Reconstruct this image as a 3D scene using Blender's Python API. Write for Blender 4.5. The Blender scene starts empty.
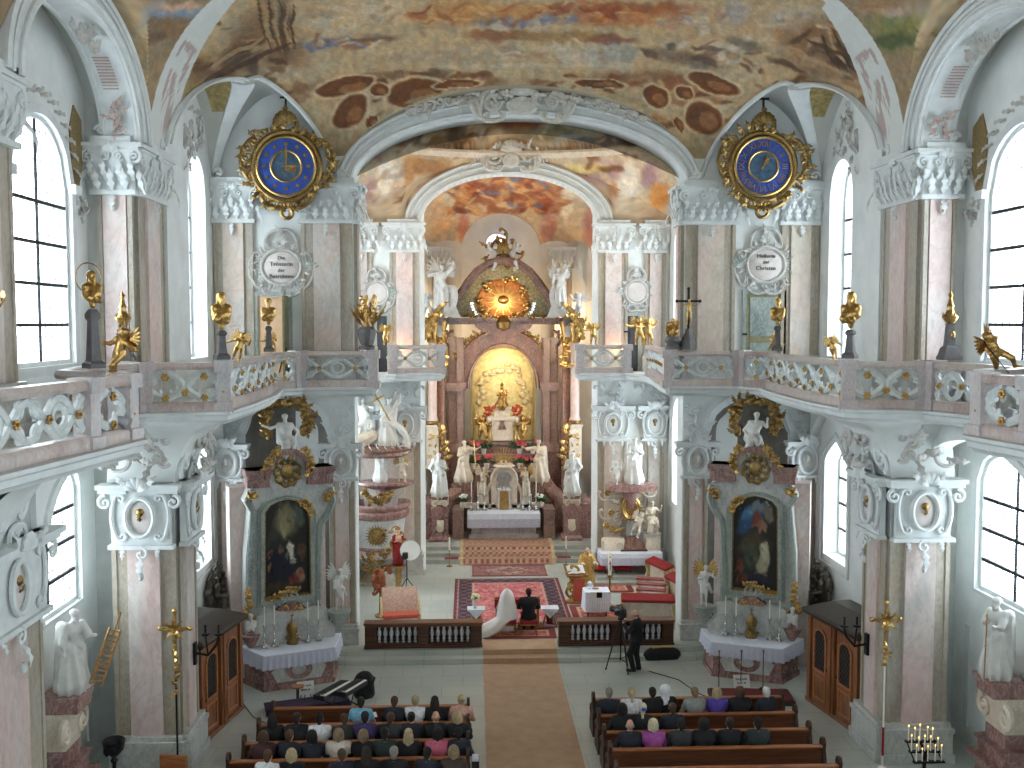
SKY = 14.0; EXPO = 0.0
import bpy, math, random
import numpy as np
from mathutils import Vector, Matrix
random.seed(7); RNG = np.random.default_rng(11)
PI = math.pi
SC = bpy.context.scene
COL = SC.collection
CAM = np.array([-1.5, 0.0, 10.0]); FPX = 1000.0
phi = math.atan(.062); psi = math.atan(.042*math.cos(phi))
cf = np.array([math.sin(psi)*math.cos(phi), math.cos(psi)*math.cos(phi), -math.sin(phi)])
cr = np.array([math.cos(psi), -math.sin(psi), 0.0])
cu = np.cross(cr, cf)
def at(px, py, Y):
 d = cf + cr*(px-512)/FPX + cu*(384-py)/FPX
 return CAM + d*(Y/d[1])
def pix(P):
 P = np.asarray(P, float)-CAM
 z = P@cf
 return 512+FPX*(P@cr)/z, 384-FPX*(P@cu)/z
cd = bpy.data.cameras.new('camera'); cam = bpy.data.objects.new('camera', cd); COL.objects.link(cam)
cam.location = CAM
cam.matrix_world = Matrix(((cr[0], cu[0], -cf[0], CAM[0]), (cr[1], cu[1], -cf[1], CAM[1]), (cr[2], cu[2], -cf[2], CAM[2]), (0, 0, 0, 1)))
cd.sensor_width = 36; cd.lens = 36*FPX/1024; cd.clip_end = 300
SC.camera = cam
def fr(o=(0,0,0), x=(1,0,0), y=(0,1,0), z=(0,0,1)):
 T = np.eye(4); T[:3,0] = x; T[:3,1] = y; T[:3,2] = z; T[:3,3] = o
 return T
def rotz(a, o=(0,0,0)):
 c, s = math.cos(a), math.sin(a)
 return fr(o, (c,s,0), (-s,c,0), (0,0,1))
def scl(sx, sy=None, sz=None):
 sy = sx if sy is None else sy; sz = sx if sz is None else sz
 T = np.eye(4); T[0,0]=sx; T[1,1]=sy; T[2,2]=sz
 return T
MIR = scl(-1,1,1)
def face_frame(o, n):
 """frame on a wall: x along the wall (to the right seen from the front), y up, z = outward normal n"""
 n = np.array(n, float); n /= np.linalg.norm(n)
 x = np.cross((0,0,1), n); x /= np.linalg.norm(x)
 return fr(o, x, (0,0,1), n)
class MB:
 def __init__(s, T=None):
  s.V = []; s.F = []; s.n = 0; s.T = np.eye(4) if T is None else T
 def add(s, v, f, T=None):
  v = np.asarray(v, float).reshape(-1,3)
  M = s.T if T is None else s.T@T
  v = v@M[:3,:3].T + M[:3,3]
  flip = np.linalg.det(M[:3,:3]) < 0
  n = s.n
  if flip: s.F += [tuple(i+n for i in reversed(q)) for q in f]
  else: s.F += [tuple(i+n for i in q) for q in f]
  s.V.append(v); s.n += len(v)
 def merge(s, o, T=None):
  if o.n: s.add(np.concatenate(o.V), o.F, T)
 def box(s, x0, x1, y0, y1, z0, z1, T=None):
  v = [(x0,y0,z0),(x1,y0,z0),(x1,y1,z0),(x0,y1,z0),(x0,y0,z1),(x1,y0,z1),(x1,y1,z1),(x0,y1,z1)]
  s.add(v, [(0,3,2,1),(4,5,6,7),(0,1,5,4),(1,2,6,5),(2,3,7,6),(3,0,4,7)], T)
 def cbox(s, c, d, ch=.02, T=None):
  """box by centre and size with chamfered vertical edges and top"""
  x, y, z = d[0]/2, d[1]/2, d[2]/2
  def ring(i, zz): return [(c[0]+a*(x-i)+ (b if 0 else 0), c[1]+b*(y-i), c[2]+zz) for a,b in ()]
  def oct_(i, zz):
   X, Y = x-i, y-i
   return [(c[0]+p, c[1]+q, c[2]+zz) for p,q in ((X-ch,-Y),(X,-Y+ch),(X,Y-ch),(X-ch,Y),(-X+ch,Y),(-X,Y-ch),(-X,-Y+ch),(-X+ch,-Y))]
  s.loft([oct_(0,-z), oct_(0,z-ch), oct_(ch*.7,z)], closed=True, cap=True, T=T)
 def loft(s, rings, closed=True, cap=True, T=None):
  R = np.asarray(rings, float); m, n = R.shape[:2]
  f = []
  for i in range(m-1):
   for j in range(n if closed else n-1):
    k = (j+1) % n
    f.append((i*n+j, i*n+k, (i+1)*n+k, (i+1)*n+j))
  if cap and closed:
   f.append(tuple(reversed(range(n)))); f.append(tuple(range((m-1)*n, m*n)))
  s.add(R.reshape(-1,3), f, T)
 def grid(s, P, T=None):
  s.loft(P, closed=False, cap=False, T=T)
 def lathe(s, prof, n=16, c=(0,0,0), a0=0, a1=2*PI, T=None, sq=None):
  full = abs(a1-a0-2*PI) < 1e-6
  k = n if full else n+1
  an = [a0+(a1-a0)*i/n for i in range(k)]
  rings = []
  for r, z in prof:
   rings.append([(c[0]+r*math.cos(a), c[1]+r*math.sin(a)*(sq or 1), c[2]+z) for a in an])
  s.loft(rings, closed=full, cap=full, T=T)
 def ell(s, c, r, n=10, m=7, T=None):
  r = (r,r,r) if np.isscalar(r) else r
  rings = []
  for i in range(m+1):
   t = -PI/2+PI*i/m; cz = max(math.cos(t), .02)
   rings.append([(c[0]+r[0]*cz*math.cos(2*PI*j/n), c[1]+r[1]*cz*math.sin(2*PI*j/n), c[2]+r[2]*math.sin(t)) for j in range(n)])
  s.loft(rings, T=T)
 def tube(s, path, r, n=6, flat=1.0, up=(0,0,1), closed=False, T=None, wide=1.0):
  """round or flattened bar along a path; `up` is the direction it is flattened in"""
  P = np.asarray(path, float); m = len(P)
  r = np.full(m, r, float) if np.isscalar(r) else np.asarray(r, float)
  t = np.gradient(P, axis=0) if not closed else np.roll(P,-1,0)-np.roll(P,1,0)
  t /= np.linalg.norm(t, axis=1)[:,None]+1e-12
  up = np.asarray(up, float)
  U = np.tile(up, (m,1)) if up.ndim == 1 else up
  b = np.cross(t, U); L = np.linalg.norm(b, axis=1)
  for i in range(m):
   if L[i] < 1e-4: b[i] = b[i-1] if i else np.cross(t[i], (0.3,0.9,.2))
  b /= np.linalg.norm(b, axis=1)[:,None]+1e-12
  w = np.cross(b, t)
  an = np.arange(n)*2*PI/n + PI/n
  R = P[:,None,:] + r[:,None,None]*(np.cos(an)[None,:,None]*b[:,None,:]*wide + flat*np.sin(an)[None,:,None]*w[:,None,:])
  if closed:
   R = np.concatenate([R, R[:1]]); s.loft(R, cap=False, T=T)
  else: s.loft(R, T=T)
 def prism(s, poly, d0, d1, T=None):
  """extrude a polygon given in local x,y between z=d0 and z=d1"""
  p = np.asarray(poly, float); n = len(p)
  A = 0.5*np.sum(p[:,0]*np.roll(p[:,1],-1)-np.roll(p[:,0],-1)*p[:,1])
  if A < 0: p = p[::-1]
  v = np.concatenate([np.c_[p, np.full(n,d0)], np.c_[p, np.full(n,d1)]])
  f = [tuple(reversed(range(n))), tuple(range(n,2*n))] + [(i,(i+1)%n,n+(i+1)%n,n+i) for i in range(n)]
  s.add(v, f, T)
 def band(s, outer, inner, d0, d1, T=None, closed=True):
  """flat frame between two outlines with the same number of points, thick from d0 to d1"""
  o = np.asarray(outer, float); i = np.asarray(inner, float); n = len(o)
  rings = np.stack([np.c_[o,np.full(n,d0)], np.c_[o,np.full(n,d1)], np.c_[i,np.full(n,d1)], np.c_[i,np.full(n,d0)]], 1)
  if closed: rings = np.concatenate([rings, rings[:1]]); s.loft(rings, cap=False, T=T)
  else: s.loft(rings, cap=True, T=T)
 def sweep(s, path, prof, closed=False, T=None, up=(0,0,1), side=1):
  """sweep a profile [(out, up)] along a path with mitred corners; out is to the right of travel * side"""
  P = np.asarray(path, float); m = len(P); up = np.asarray(up, float)
  d = np.diff(np.concatenate([P, P[:1]]) if closed else P, axis=0)
  d /= np.linalg.norm(d, axis=1)[:,None]+1e-12
  rings = []
  for i in range(m):
   if closed: a, b = d[i-1], d[i]
   else: a, b = d[max(i-1,0)], d[min(i,m-2)]
   na = np.cross(a, up); nb = np.cross(b, up)
   nn = na+nb; nn /= np.linalg.norm(nn)+1e-12
   k = max(.45, float(nn@na))
   rings.append([P[i]+nn*side*(q[0]/k)+up*q[1] for q in prof])
  if closed: rings.append(rings[0])
  s.loft(rings, closed=True, cap=not closed, T=T)
 def scroll(s, c, R, a0, turns, r0, r1=None, T=None, flat=.8, n=6, seg=9, hand=1, shrink=.16):
  """a C-scroll spiral in the local xy plane: starts at radius R, angle a0, and winds in"""
  m = max(8, int(seg*turns*2)); r1 = r0*.6 if r1 is None else r1
  pts = []; rr = []
  for i in range(m+1):
   t = i/m; R_ = R*(1-(1-shrink)*t); a = a0+hand*2*PI*turns*t
   pts.append((c[0]+R_*math.cos(a), c[1]+R_*math.sin(a), c[2] if len(c)>2 else 0)); rr.append(r0+(r1-r0)*t)
  s.tube(pts, rr, n=n, flat=flat, up=(0,0,1), T=T)
  s.ell(pts[-1], (r1*1.7, r1*1.7, r1*1.2), 8, 5, T=T)
 def leaf(s, base, ang, L, w, curl=.5, bend=0., T=None, lift=.5, th=.3, lobes=3, z0=0.):
  """an acanthus leaf growing from base in the local xy plane along ang, rising off the plane and curling over"""
  m = 4*lobes+3; pts = []; rr = []; up = []
  a = ang; p = np.array([base[0], base[1]], float); h = z0
  for i in range(m):
   t = i/(m-1)
   pts.append((p[0], p[1], h+L*lift*(math.sin(t*PI*.75)*.6+ .25*t)))
   env = math.sin(PI*min(1,.12+.88*t))**.7
   rr.append(w*max(.10, env*(.72+.28*math.cos(2*PI*t*lobes))))
   a += bend/m + (curl*4*max(0,t-.6))/m
   p = p+np.array([math.cos(a), math.sin(a)])*L/m
  s.tube(pts, rr, n=6, flat=th, up=(0,0,1), T=T)
 def cscroll(s, p, q, bulge, r, T=None, end=.35, flat=.8, z=0):
  """S/C curve from p to q bulging to the left, with curled ends"""
  p = np.array(p, float); q = np.array(q, float); d = q-p; L = np.linalg.norm(d); d /= L; nn = np.array([-d[1], d[0]])
  pts = []; rr = []
  a_ = math.atan2(bulge*4, L)
  def spir(c0, dirang, hand, rev):
   out = []
   x, y = c0; a = dirang; st = L*end*.16
   for i in range(14):
    a += hand*.42; x += math.cos(a)*st; y += math.sin(a)*st; st *= .9
    out.append((x, y))
   return out
  da = math.atan2(d[1], d[0]); sg = 1 if bulge >= 0 else -1
  mid = [tuple(p+d*L*t+nn*bulge*4*t*(1-t)) for t in np.linspace(0,1,11)]
  s0 = spir(mid[0], da+a_+PI, sg, 1); s1 = spir(mid[-1], da-a_, -sg, 0)
  allp = s0[::-1]+mid+s1
  pts = [(x,y,z) for x,y in allp]; n = len(pts)
  rr = [r*(.45+.55*math.sin(PI*min(1,max(0,(i+2)/(n+3))))) for i in range(n)]
  s.tube(pts, rr, n=6, flat=flat, T=T)
  for e in (0,-1): s.ell(pts[e], (r*.8,r*.8,r*.7), 7, 5, T=T)
 def shell(s, c, R, a0, a1, n=7, T=None, th=.25):
  """a scallop shell fan of ribs"""
  for i in range(n):
   a = a0+(a1-a0)*(i+.5)/n
   L = R*(.85+.15*math.cos(PI*(i-(n-1)/2)/n))
   pts = [(c[0]+math.cos(a)*L*t, c[1]+math.sin(a)*L*t, (c[2] if len(c)>2 else 0)+R*th*math.sin(PI*t*.8)) for t in np.linspace(.1,1,6)]
   w = abs(a1-a0)/n*R*.55
   s.tube(pts, [w*(.25+.75*t) for t in np.linspace(.1,1,6)], n=6, flat=.6, T=T)
 def spray(s, c, n, L, a0, a1, w, T=None, rnd=None, lift=.4):
  rnd = rnd or random
  for i in range(n):
   a = a0+(a1-a0)*(i+.5)/n+rnd.uniform(-.12,.12)
   s.leaf(c, a, L*rnd.uniform(.7,1.1), w, curl=rnd.choice((-1,1))*rnd.uniform(.3,1.2), T=T, lift=lift)
OB = {}
def v3(p): return tuple(float(a) for a in p)
def emit(mb, name, mat, parent=None, world=True, smooth=True, angle=40, label=None, bevel=0):
 V = np.concatenate(mb.V) if mb.V else np.zeros((0,3))
 root = parent
 if parent is not None:
  while root.parent: root = root.parent
  if world: V = V-np.array(root.location)
 me = bpy.data.meshes.new(name)
 loc = None
 if parent is None:
  lo, hi = V.min(0), V.max(0); loc = np.array([(lo[0]+hi[0])/2, (lo[1]+hi[1])/2, lo[2]]); V = V-loc
 me.from_pydata(V.tolist(), [], mb.F)
 me.validate(verbose=False)
 if smooth:
  me.shade_smooth()
  if angle: me.set_sharp_from_angle(angle=math.radians(angle))
 o = bpy.data.objects.new(name, me); COL.objects.link(o)
 if mat: me.materials.append(mat)
 if parent is not None: o.parent = parent
 else: o.location = v3(loc)
 if label: o['label'] = label
 if bevel:
  b = o.modifiers.new('bevel','BEVEL'); b.width = bevel; b.segments = 2; b.limit_method = 'ANGLE'
 return o
def tag(o, label, cat, group=None, kind=None):
 o['label'] = label; o['category'] = cat
 if group: o['group'] = group
 if kind: o['kind'] = kind
 return o
def thing(name, label, cat, loc=(0,0,0), rz=0, group=None, kind=None):
 o = bpy.data.objects.new(name, None); COL.objects.link(o)
 o.location = v3(loc); o.rotation_euler = (0,0,rz); o.empty_display_size = .2
 return tag(o, label, cat, group, kind)
def struct(mb, name, mat, label, cat='wall', parent=None, **k):
 o = emit(mb, name, mat, parent, **k)
 if parent is None: tag(o, label, cat, kind='structure')
 return o
def copy_tree(o, parent=None):
 c = o.copy(); COL.objects.link(c)
 if parent is not None: c.parent = parent
 for ch in [x for x in o.children]: copy_tree(ch, c)
 return c
def surfnet(F, o, h):
 nx, ny, nz = F.shape
 neg = F < 0
 idx = np.zeros((nx-1,ny-1,nz-1), int)
 cs = [(i,j,k) for i in (0,1) for j in (0,1) for k in (0,1)]
 def sub(A,i,j,k): return A[i:nx-1+i, j:ny-1+j, k:nz-1+k]
 cnt = sum(sub(neg,*c).astype(np.int8) for c in cs)
 act = (cnt > 0) & (cnt < 8)
 I = np.argwhere(act)
 if len(I) == 0: return np.zeros((0,3)), []
 vid = -np.ones(act.shape, int); vid[act] = np.arange(len(I))
 acc = np.zeros((len(I),3)); num = np.zeros(len(I))
 E = [(a,b) for a in cs for b in cs if sum(abs(x-y) for x,y in zip(a,b))==1 and a<b]
 for a,b in E:
  fa = F[I[:,0]+a[0], I[:,1]+a[1], I[:,2]+a[2]]; fb = F[I[:,0]+b[0], I[:,1]+b[1], I[:,2]+b[2]]
  m = (fa<0) != (fb<0)
  t = np.where(m, fa/np.where(m, fa-fb, 1), 0)
  p = np.array(a)[None]+t[:,None]*(np.array(b)-np.array(a))[None]
  acc[m] += p[m]; num[m] += 1
 V = (I+acc/num[:,None])*h+o
 faces = []
 for ax in range(3):
  u, w = (ax+1)%3, (ax+2)%3
  sl0 = [slice(None)]*3; sl1 = [slice(None)]*3
  sl0[ax] = slice(0,-1); sl1[ax] = slice(1,None)
  a, b = neg[tuple(sl0)], neg[tuple(sl1)]
  ch = a != b
  J = np.argwhere(ch)
  ok = (J[:,u]>0)&(J[:,w]>0)&(J[:,u]<F.shape[u]-1)&(J[:,w]<F.shape[w]-1)
  J = J[ok]
  if not len(J): continue
  s = a[J[:,0],J[:,1],J[:,2]]
  def g(du,dw):
   K = J.copy(); K[:,u] += du; K[:,w] += dw
   return vid[K[:,0],K[:,1],K[:,2]]
  q = np.stack([g(-1,-1), g(0,-1), g(0,0), g(-1,0)], 1)
  q[~s] = q[~s][:,::-1]
  faces.append(q)
 Q = np.concatenate(faces)
 return V, [tuple(x) for x in Q.tolist()]
def blob(prims, h=.03, k=.03):
 """prims: ('c',a,b,ra,rb) tapered limb, ('e',c,r) ellipsoid, ('r',a,b,ra,rb,n,amp,ph) pleated robe; optional last dict k=..., sub=True"""
 lo = np.full(3,1e9); hi = np.full(3,-1e9)
 for p in prims:
  if p[-1].__class__ is dict and p[-1].get('sub'): continue
  if p[0] == 'e':
   c = np.array(p[1],float); r = np.array(p[2],float)*np.ones(3)
   lo = np.minimum(lo, c-r); hi = np.maximum(hi, c+r)
  else:
   R = max(p[3],p[4])*1.2
   for q in (p[1],p[2]):
    lo = np.minimum(lo, np.array(q)-R); hi = np.maximum(hi, np.array(q)+R)
 lo -= 3*h; hi += 3*h
 n = np.ceil((hi-lo)/h).astype(int)+1
 ax = [lo[i]+h*np.arange(n[i]) for i in range(3)]
 F = np.full(tuple(n), 1.0)
 for p in prims:
  opt = p[-1] if p[-1].__class__ is dict else {}
  kk = opt.get('k', k)
  if p[0] == 'e':
   c = np.array(p[1],float); r = np.array(p[2],float)*np.ones(3); b0, b1 = c-r, c+r
  else:
   R = max(p[3],p[4])*1.25; a = np.array(p[1],float); b = np.array(p[2],float)
   b0 = np.minimum(a,b)-R; b1 = np.maximum(a,b)+R
  m = kk+2*h
  i0 = np.maximum(((b0-m-lo)/h).astype(int), 0); i1 = np.minimum(((b1+m-lo)/h).astype(int)+2, n)
  if (i1 <= i0).any(): continue
  X, Y, Z = np.meshgrid(*[ax[i][i0[i]:i1[i]] for i in range(3)], indexing='ij')
  if p[0] == 'e':
   q0 = np.sqrt(((X-c[0])/r[0])**2+((Y-c[1])/r[1])**2+((Z-c[2])/r[2])**2)+1e-9
   q1 = np.sqrt(((X-c[0])/r[0]**2)**2+((Y-c[1])/r[1]**2)**2+((Z-c[2])/r[2]**2)**2)+1e-9
   d = q0*(q0-1)/q1
  else:
   ab = b-a; L2 = ab@ab+1e-12
   t = np.clip(((X-a[0])*ab[0]+(Y-a[1])*ab[1]+(Z-a[2])*ab[2])/L2, 0, 1)
   dx, dy, dz = X-a[0]-t*ab[0], Y-a[1]-t*ab[1], Z-a[2]-t*ab[2]
   rad = p[3]+(p[4]-p[3])*t
   d = np.sqrt(dx*dx+dy*dy+dz*dz)
   if p[0] == 'r':
    an = ab/math.sqrt(L2); u = np.cross(an,(1,0,0) if abs(an[0])<.8 else (0,1,0)); u /= np.linalg.norm(u); w = np.cross(an,u)
    th = np.arctan2(dx*w[0]+dy*w[1]+dz*w[2], dx*u[0]+dy*u[1]+dz*u[2])
    nf, amp, ph = p[5], p[6], p[7]
    mod = (1-2*np.abs(np.sin(.5*(nf*th+ph+2.2*t))))*.6+np.sin(int(nf*.5+1)*th-ph*2+3*t)*.4
    rad = rad*(1+amp*mod*(.35+.65*t))
   d = d-rad
  S = F[i0[0]:i1[0], i0[1]:i1[1], i0[2]:i1[2]]
  if opt.get('sub'):
   d = -d; hh = np.maximum(kk-np.abs(S-d),0)/max(kk,1e-6); S[...] = np.maximum(S,d)+hh*hh*kk*.25
  else:
   hh = np.maximum(kk-np.abs(S-d),0)/max(kk,1e-6); S[...] = np.minimum(S,d)-hh*hh*kk*.25
 return surfnet(F, lo, h)
def blobs(mb, prims, h=.03, k=.03, T=None):
 v, f = blob(prims, h, k)
 if len(v): mb.add(v, f, T)
_tab = RNG.random((64,64))
def vnoise(x, y, s=1.0, off=0):
 x = np.asarray(x)*s+off*7.3; y = np.asarray(y)*s+off*3.1
 xi = np.floor(x).astype(int); yi = np.floor(y).astype(int); fx = x-xi; fy = y-yi
 fx = fx*fx*(3-2*fx); fy = fy*fy*(3-2*fy)
 g = lambda a,b: _tab[a%64, b%64]
 return (g(xi,yi)*(1-fx)+g(xi+1,yi)*fx)*(1-fy)+(g(xi,yi+1)*(1-fx)+g(xi+1,yi+1)*fx)*fy
def fbm(x, y, s=1.0, o=4, off=0):
 r = 0; a = .5; t = 0
 for i in range(o):
  r = r+a*vnoise(x, y, s*2**i, off+i); t += a; a *= .55
 return r/t
def srgb(c):
 c = np.asarray(c, float)/255.0
 return np.where(c <= .04045, c/12.92, ((c+.055)/1.055)**2.4)
MT = {}
def nodes(name):
 m = MT.get(name) or bpy.data.materials.new(name); m.use_nodes = True
 nt = m.node_tree; b = nt.nodes['Principled BSDF']
 MT[name] = m
 return m, nt, b
def N(nt, t, **k):
 n = nt.nodes.new(t)
 for a, v in k.items():
  if a in n.inputs: n.inputs[a].default_value = v
  else: setattr(n, a, v)
 return n
def rgb(c): return tuple(float(a) for a in srgb(c))+(1.0,)
def coord(nt, scale=(1,1,1)):
 g = N(nt, 'ShaderNodeNewGeometry'); mp = N(nt, 'ShaderNodeMapping'); mp.inputs['Scale'].default_value = scale
 nt.links.new(g.outputs['Position'], mp.inputs['Vector'])
 return mp.outputs['Vector']
def ramp(nt, fac, stops, interp='LINEAR'):
 r = N(nt, 'ShaderNodeValToRGB'); e = r.color_ramp.elements; r.color_ramp.interpolation = interp
 while len(e) > 1: e.remove(e[0])
 e[0].position = stops[0][0]; e[0].color = rgb(stops[0][1])
 for p, c in stops[1:]:
  x = e.new(p); x.color = rgb(c)
 nt.links.new(fac, r.inputs['Fac'])
 return r.outputs['Color']
def mixc(nt, fac, a, b, mode='MIX'):
 m = N(nt, 'ShaderNodeMix'); m.data_type = 'RGBA'; m.blend_type = mode
 for s, v in ((0, fac), (6, a), (7, b)):
  if hasattr(v, 'is_linked') or hasattr(v, 'links'): nt.links.new(v, m.inputs[s])
  else: m.inputs[s].default_value = v
 return m.outputs[2]
def bump(nt, b, h, strength=.2, dist=.02):
 bp = N(nt, 'ShaderNodeBump'); bp.inputs['Strength'].default_value = strength; bp.inputs['Distance'].default_value = dist
 nt.links.new(h, bp.inputs['Height']); nt.links.new(bp.outputs['Normal'], b.inputs['Normal'])
def plain(name, c, rough=.6, metal=0, var=.12, scale=6, bmp=0, spec=.5, c2=None):
 m, nt, b = nodes(name)
 v = coord(nt)
 n = N(nt, 'ShaderNodeTexNoise', Scale=scale, Detail=5.0, Roughness=.6); nt.links.new(v, n.inputs['Vector'])
 d = [max(0, min(255, x*(1-var))) for x in c]; l = [max(0, min(255, x*(1+var*.6))) for x in c]
 if c2: d = c2; l = c
 nt.links.new(ramp(nt, n.outputs['Fac'], [(.3, d), (.7, l)]), b.inputs['Base Color'])
 b.inputs['Roughness'].default_value = rough; b.inputs['Metallic'].default_value = metal
 b.inputs['Specular IOR Level'].default_value = spec
 if bmp: bump(nt, b, n.outputs['Fac'], bmp)
 return m
def marble(name, cols, scale=.5, rough=.28, vein=(120,90,80), vamt=.35, stretch=(1,1,.55), detail=6):
 """stucco marble: clouds of several colours plus thin wandering veins"""
 m, nt, b = nodes(name)
 v = coord(nt, stretch)
 n = N(nt, 'ShaderNodeTexNoise', Scale=scale, Detail=float(detail), Roughness=.55, Distortion=.8); nt.links.new(v, n.inputs['Vector'])
 k = len(cols); st = [(.27+.46*i/(k-1), c) for i, c in enumerate(cols)]
 c = ramp(nt, n.outputs['Fac'], st)
 n2 = N(nt, 'ShaderNodeTexNoise', Scale=scale*2.6, Detail=8.0, Roughness=.65, Distortion=1.6); nt.links.new(v, n2.inputs['Vector'])
 vr = N(nt, 'ShaderNodeValToRGB'); e = vr.color_ramp.elements
 e[0].position = .46; e[0].color = (0,0,0,1); e[1].position = .54; e[1].color = (0,0,0,1)
 x = e.new(.5); x.color = (vamt,vamt,vamt,1)
 nt.links.new(n2.outputs['Fac'], vr.inputs['Fac'])
 c = mixc(nt, vr.outputs['Color'], c, rgb(vein))
 n3 = N(nt, 'ShaderNodeTexNoise', Scale=scale*22, Detail=3.0); nt.links.new(v, n3.inputs['Vector'])
 c = mixc(nt, .12, c, ramp(nt, n3.outputs['Fac'], [(.3,(90,85,80)),(.7,(240,235,228))]))
 nt.links.new(c, b.inputs['Base Color']); b.inputs['Roughness'].default_value = rough
 return m
plain('stucco_white', (210,213,212), .75, var=.05, scale=3, bmp=.05)
plain('wall_white', (222,224,221), .8, var=.05, scale=1.2, bmp=.03)
plain('wall_grey', (190,192,188), .8, var=.07, scale=1.5)
plain('openwork_white', (204,208,206), .5, var=.08, scale=8)
marble('marble_post',[(150,146,148),(182,176,176),(176,160,158),(160,158,160)],.9,vein=(205,200,198),rough=.3)
plain('stucco_grey', (186,182,176), .75, var=.12, scale=6, bmp=.1)
plain('stucco_pink', (176,152,144), .8, var=.12, scale=6, bmp=.1)
plain('niche_shade_grey', (116,112,104), .85, var=.12, scale=3)  # darkened to carry the shade inside the side-altar niches
plain('statue_white', (208,206,200), .55, var=.06, scale=5, bmp=.05)
plain('statue_ivory', (205,192,172), .55, var=.1, scale=5)
plain('gold', (192,156,96), .34, 1, var=.25, scale=20, bmp=.12)
plain('gold_dark', (150,122,76), .42, 1, var=.35, scale=24, bmp=.2)
plain('silver', (214,214,210), .25, 1, var=.1, scale=14)
plain('iron', (34,33,34), .5, .6)
plain('black_cloth', (22,22,26), .85, var=.25, scale=30)
plain('black_plastic', (20,20,22), .45)
plain('void_shade', (38,36,36), .9)
plain('skin', (214,164,138), .5, var=.06)
plain('linen', (226,230,240), .8, var=.05, scale=12, bmp=.06)
plain('wax', (236,230,214), .5, var=.03)
plain('red_velvet', (140,34,32), .9, var=.2, scale=18)
plain('red_cushion', (196,92,74), .85, var=.12, scale=18)
plain('purple_cloth', (52,40,66), .9, var=.3, scale=20)
plain('leaf_green', (46,78,40), .55, var=.4, scale=30)
plain('blossom', (206,84,96), .6, var=.2, scale=40)
plain('blossom_white', (232,232,214), .6, var=.06, scale=40)
plain('paper', (222,222,216), .8, var=.02)
plain('gilt_wood', (170,122,66), .45, .35, var=.25, scale=16)
marble('marble_pink', [(180,174,168),(208,194,188),(212,184,176),(216,208,202),(198,172,162)], .42, vein=(160,134,126), vamt=.3)
marble('marble_cream', [(178,170,158),(206,194,176),(212,190,176),(204,198,192),(186,170,156)], .45, vein=(160,140,120), vamt=.3)
marble('marble_olive', [(140,134,122),(164,150,128),(172,164,150),(150,138,122)], .7, vein=(132,118,98), vamt=.3)
marble('marble_red', [(84,46,44),(122,72,66),(148,102,94),(102,58,54)], .9, vein=(205,178,168), vamt=.4, rough=.25)
marble('marble_rail', [(148,124,120),(176,154,148),(188,178,172),(156,132,126)], .9, vein=(205,190,184), vamt=.4, rough=.3)
marble('marble_green', [(96,112,108),(128,142,136),(150,158,150),(110,122,116)], 1.0, vein=(196,196,186), vamt=.4, rough=.3)
marble('marble_grey', [(150,154,152),(184,186,182),(200,200,194),(168,162,160)], .8, vein=(110,110,110), rough=.3)
marble('marble_brown', [(64,36,30),(102,58,46),(126,76,60),(82,46,38)], 1.1, vein=(190,150,120), vamt=.35, rough=.25)
marble('marble_dusky', [(88,62,54),(122,88,78),(138,106,92),(104,74,64)], 1.0, vein=(190,160,140), vamt=.35, rough=.3)
marble('marble_ivory', [(196,176,150),(214,198,176),(222,208,188),(204,182,158)], 1.0, vein=(160,130,104), rough=.3)
def wood(name, a, b_, rough=.35, axis=(1,14,14)):
 m, nt, b = nodes(name)
 v = coord(nt, axis)
 n = N(nt, 'ShaderNodeTexNoise', Scale=1.3, Detail=6.0, Distortion=.6); nt.links.new(v, n.inputs['Vector'])
 nt.links.new(ramp(nt, n.outputs['Fac'], [(.3,a),(.7,b_)]), b.inputs['Base Color'])
 b.inputs['Roughness'].default_value = rough
 return m
wood('wood_pew', (82,48,32), (122,76,50))
wood('wood_rail', (60,36,24), (96,58,36))
wood('wood_confessional', (104,62,36), (146,92,56), axis=(10,10,1))
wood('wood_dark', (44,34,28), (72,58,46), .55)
wood('wood_light', (150,120,88), (190,160,122), .5)
def floor_mat():
 m, nt, b = nodes('floor_stone')
 v = coord(nt)
 br = N(nt, 'ShaderNodeTexBrick'); br.offset = .5
 br.inputs['Scale'].default_value = 1.0; br.inputs['Brick Width'].default_value = 1.15; br.inputs['Row Height'].default_value = .75
 br.inputs['Mortar Size'].default_value = .012; br.inputs['Color1'].default_value = rgb((178,184,178)); br.inputs['Color2'].default_value = rgb((190,194,186)); br.inputs['Mortar'].default_value = rgb((146,152,148))
 nt.links.new(v, br.inputs['Vector'])
 n = N(nt, 'ShaderNodeTexNoise', Scale=.7, Detail=7.0); nt.links.new(v, n.inputs['Vector'])
 c = mixc(nt, .35, br.outputs['Color'], ramp(nt, n.outputs['Fac'], [(.3,(156,166,162)),(.7,(206,206,194))]))
 nt.links.new(c, b.inputs['Base Color']); b.inputs['Roughness'].default_value = .32
 return m
floor_mat()
plain('step_stone', (166,168,160), .4, var=.1, scale=2)
plain('carpet_tan', (186,154,126), .95, var=.06, scale=3, bmp=.1)
def vcol(name, rough=.7, attr='paint'):
 m, nt, b = nodes(name)
 a = N(nt, 'ShaderNodeAttribute'); a.attribute_name = attr
 nt.links.new(a.outputs['Color'], b.inputs['Base Color']); b.inputs['Roughness'].default_value = rough
 b.inputs['Specular IOR Level'].default_value = .25
 return m
vcol('fresco', .8); vcol('oil_paint', .35); vcol('rug', .95); vcol('dial', .4)
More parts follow.
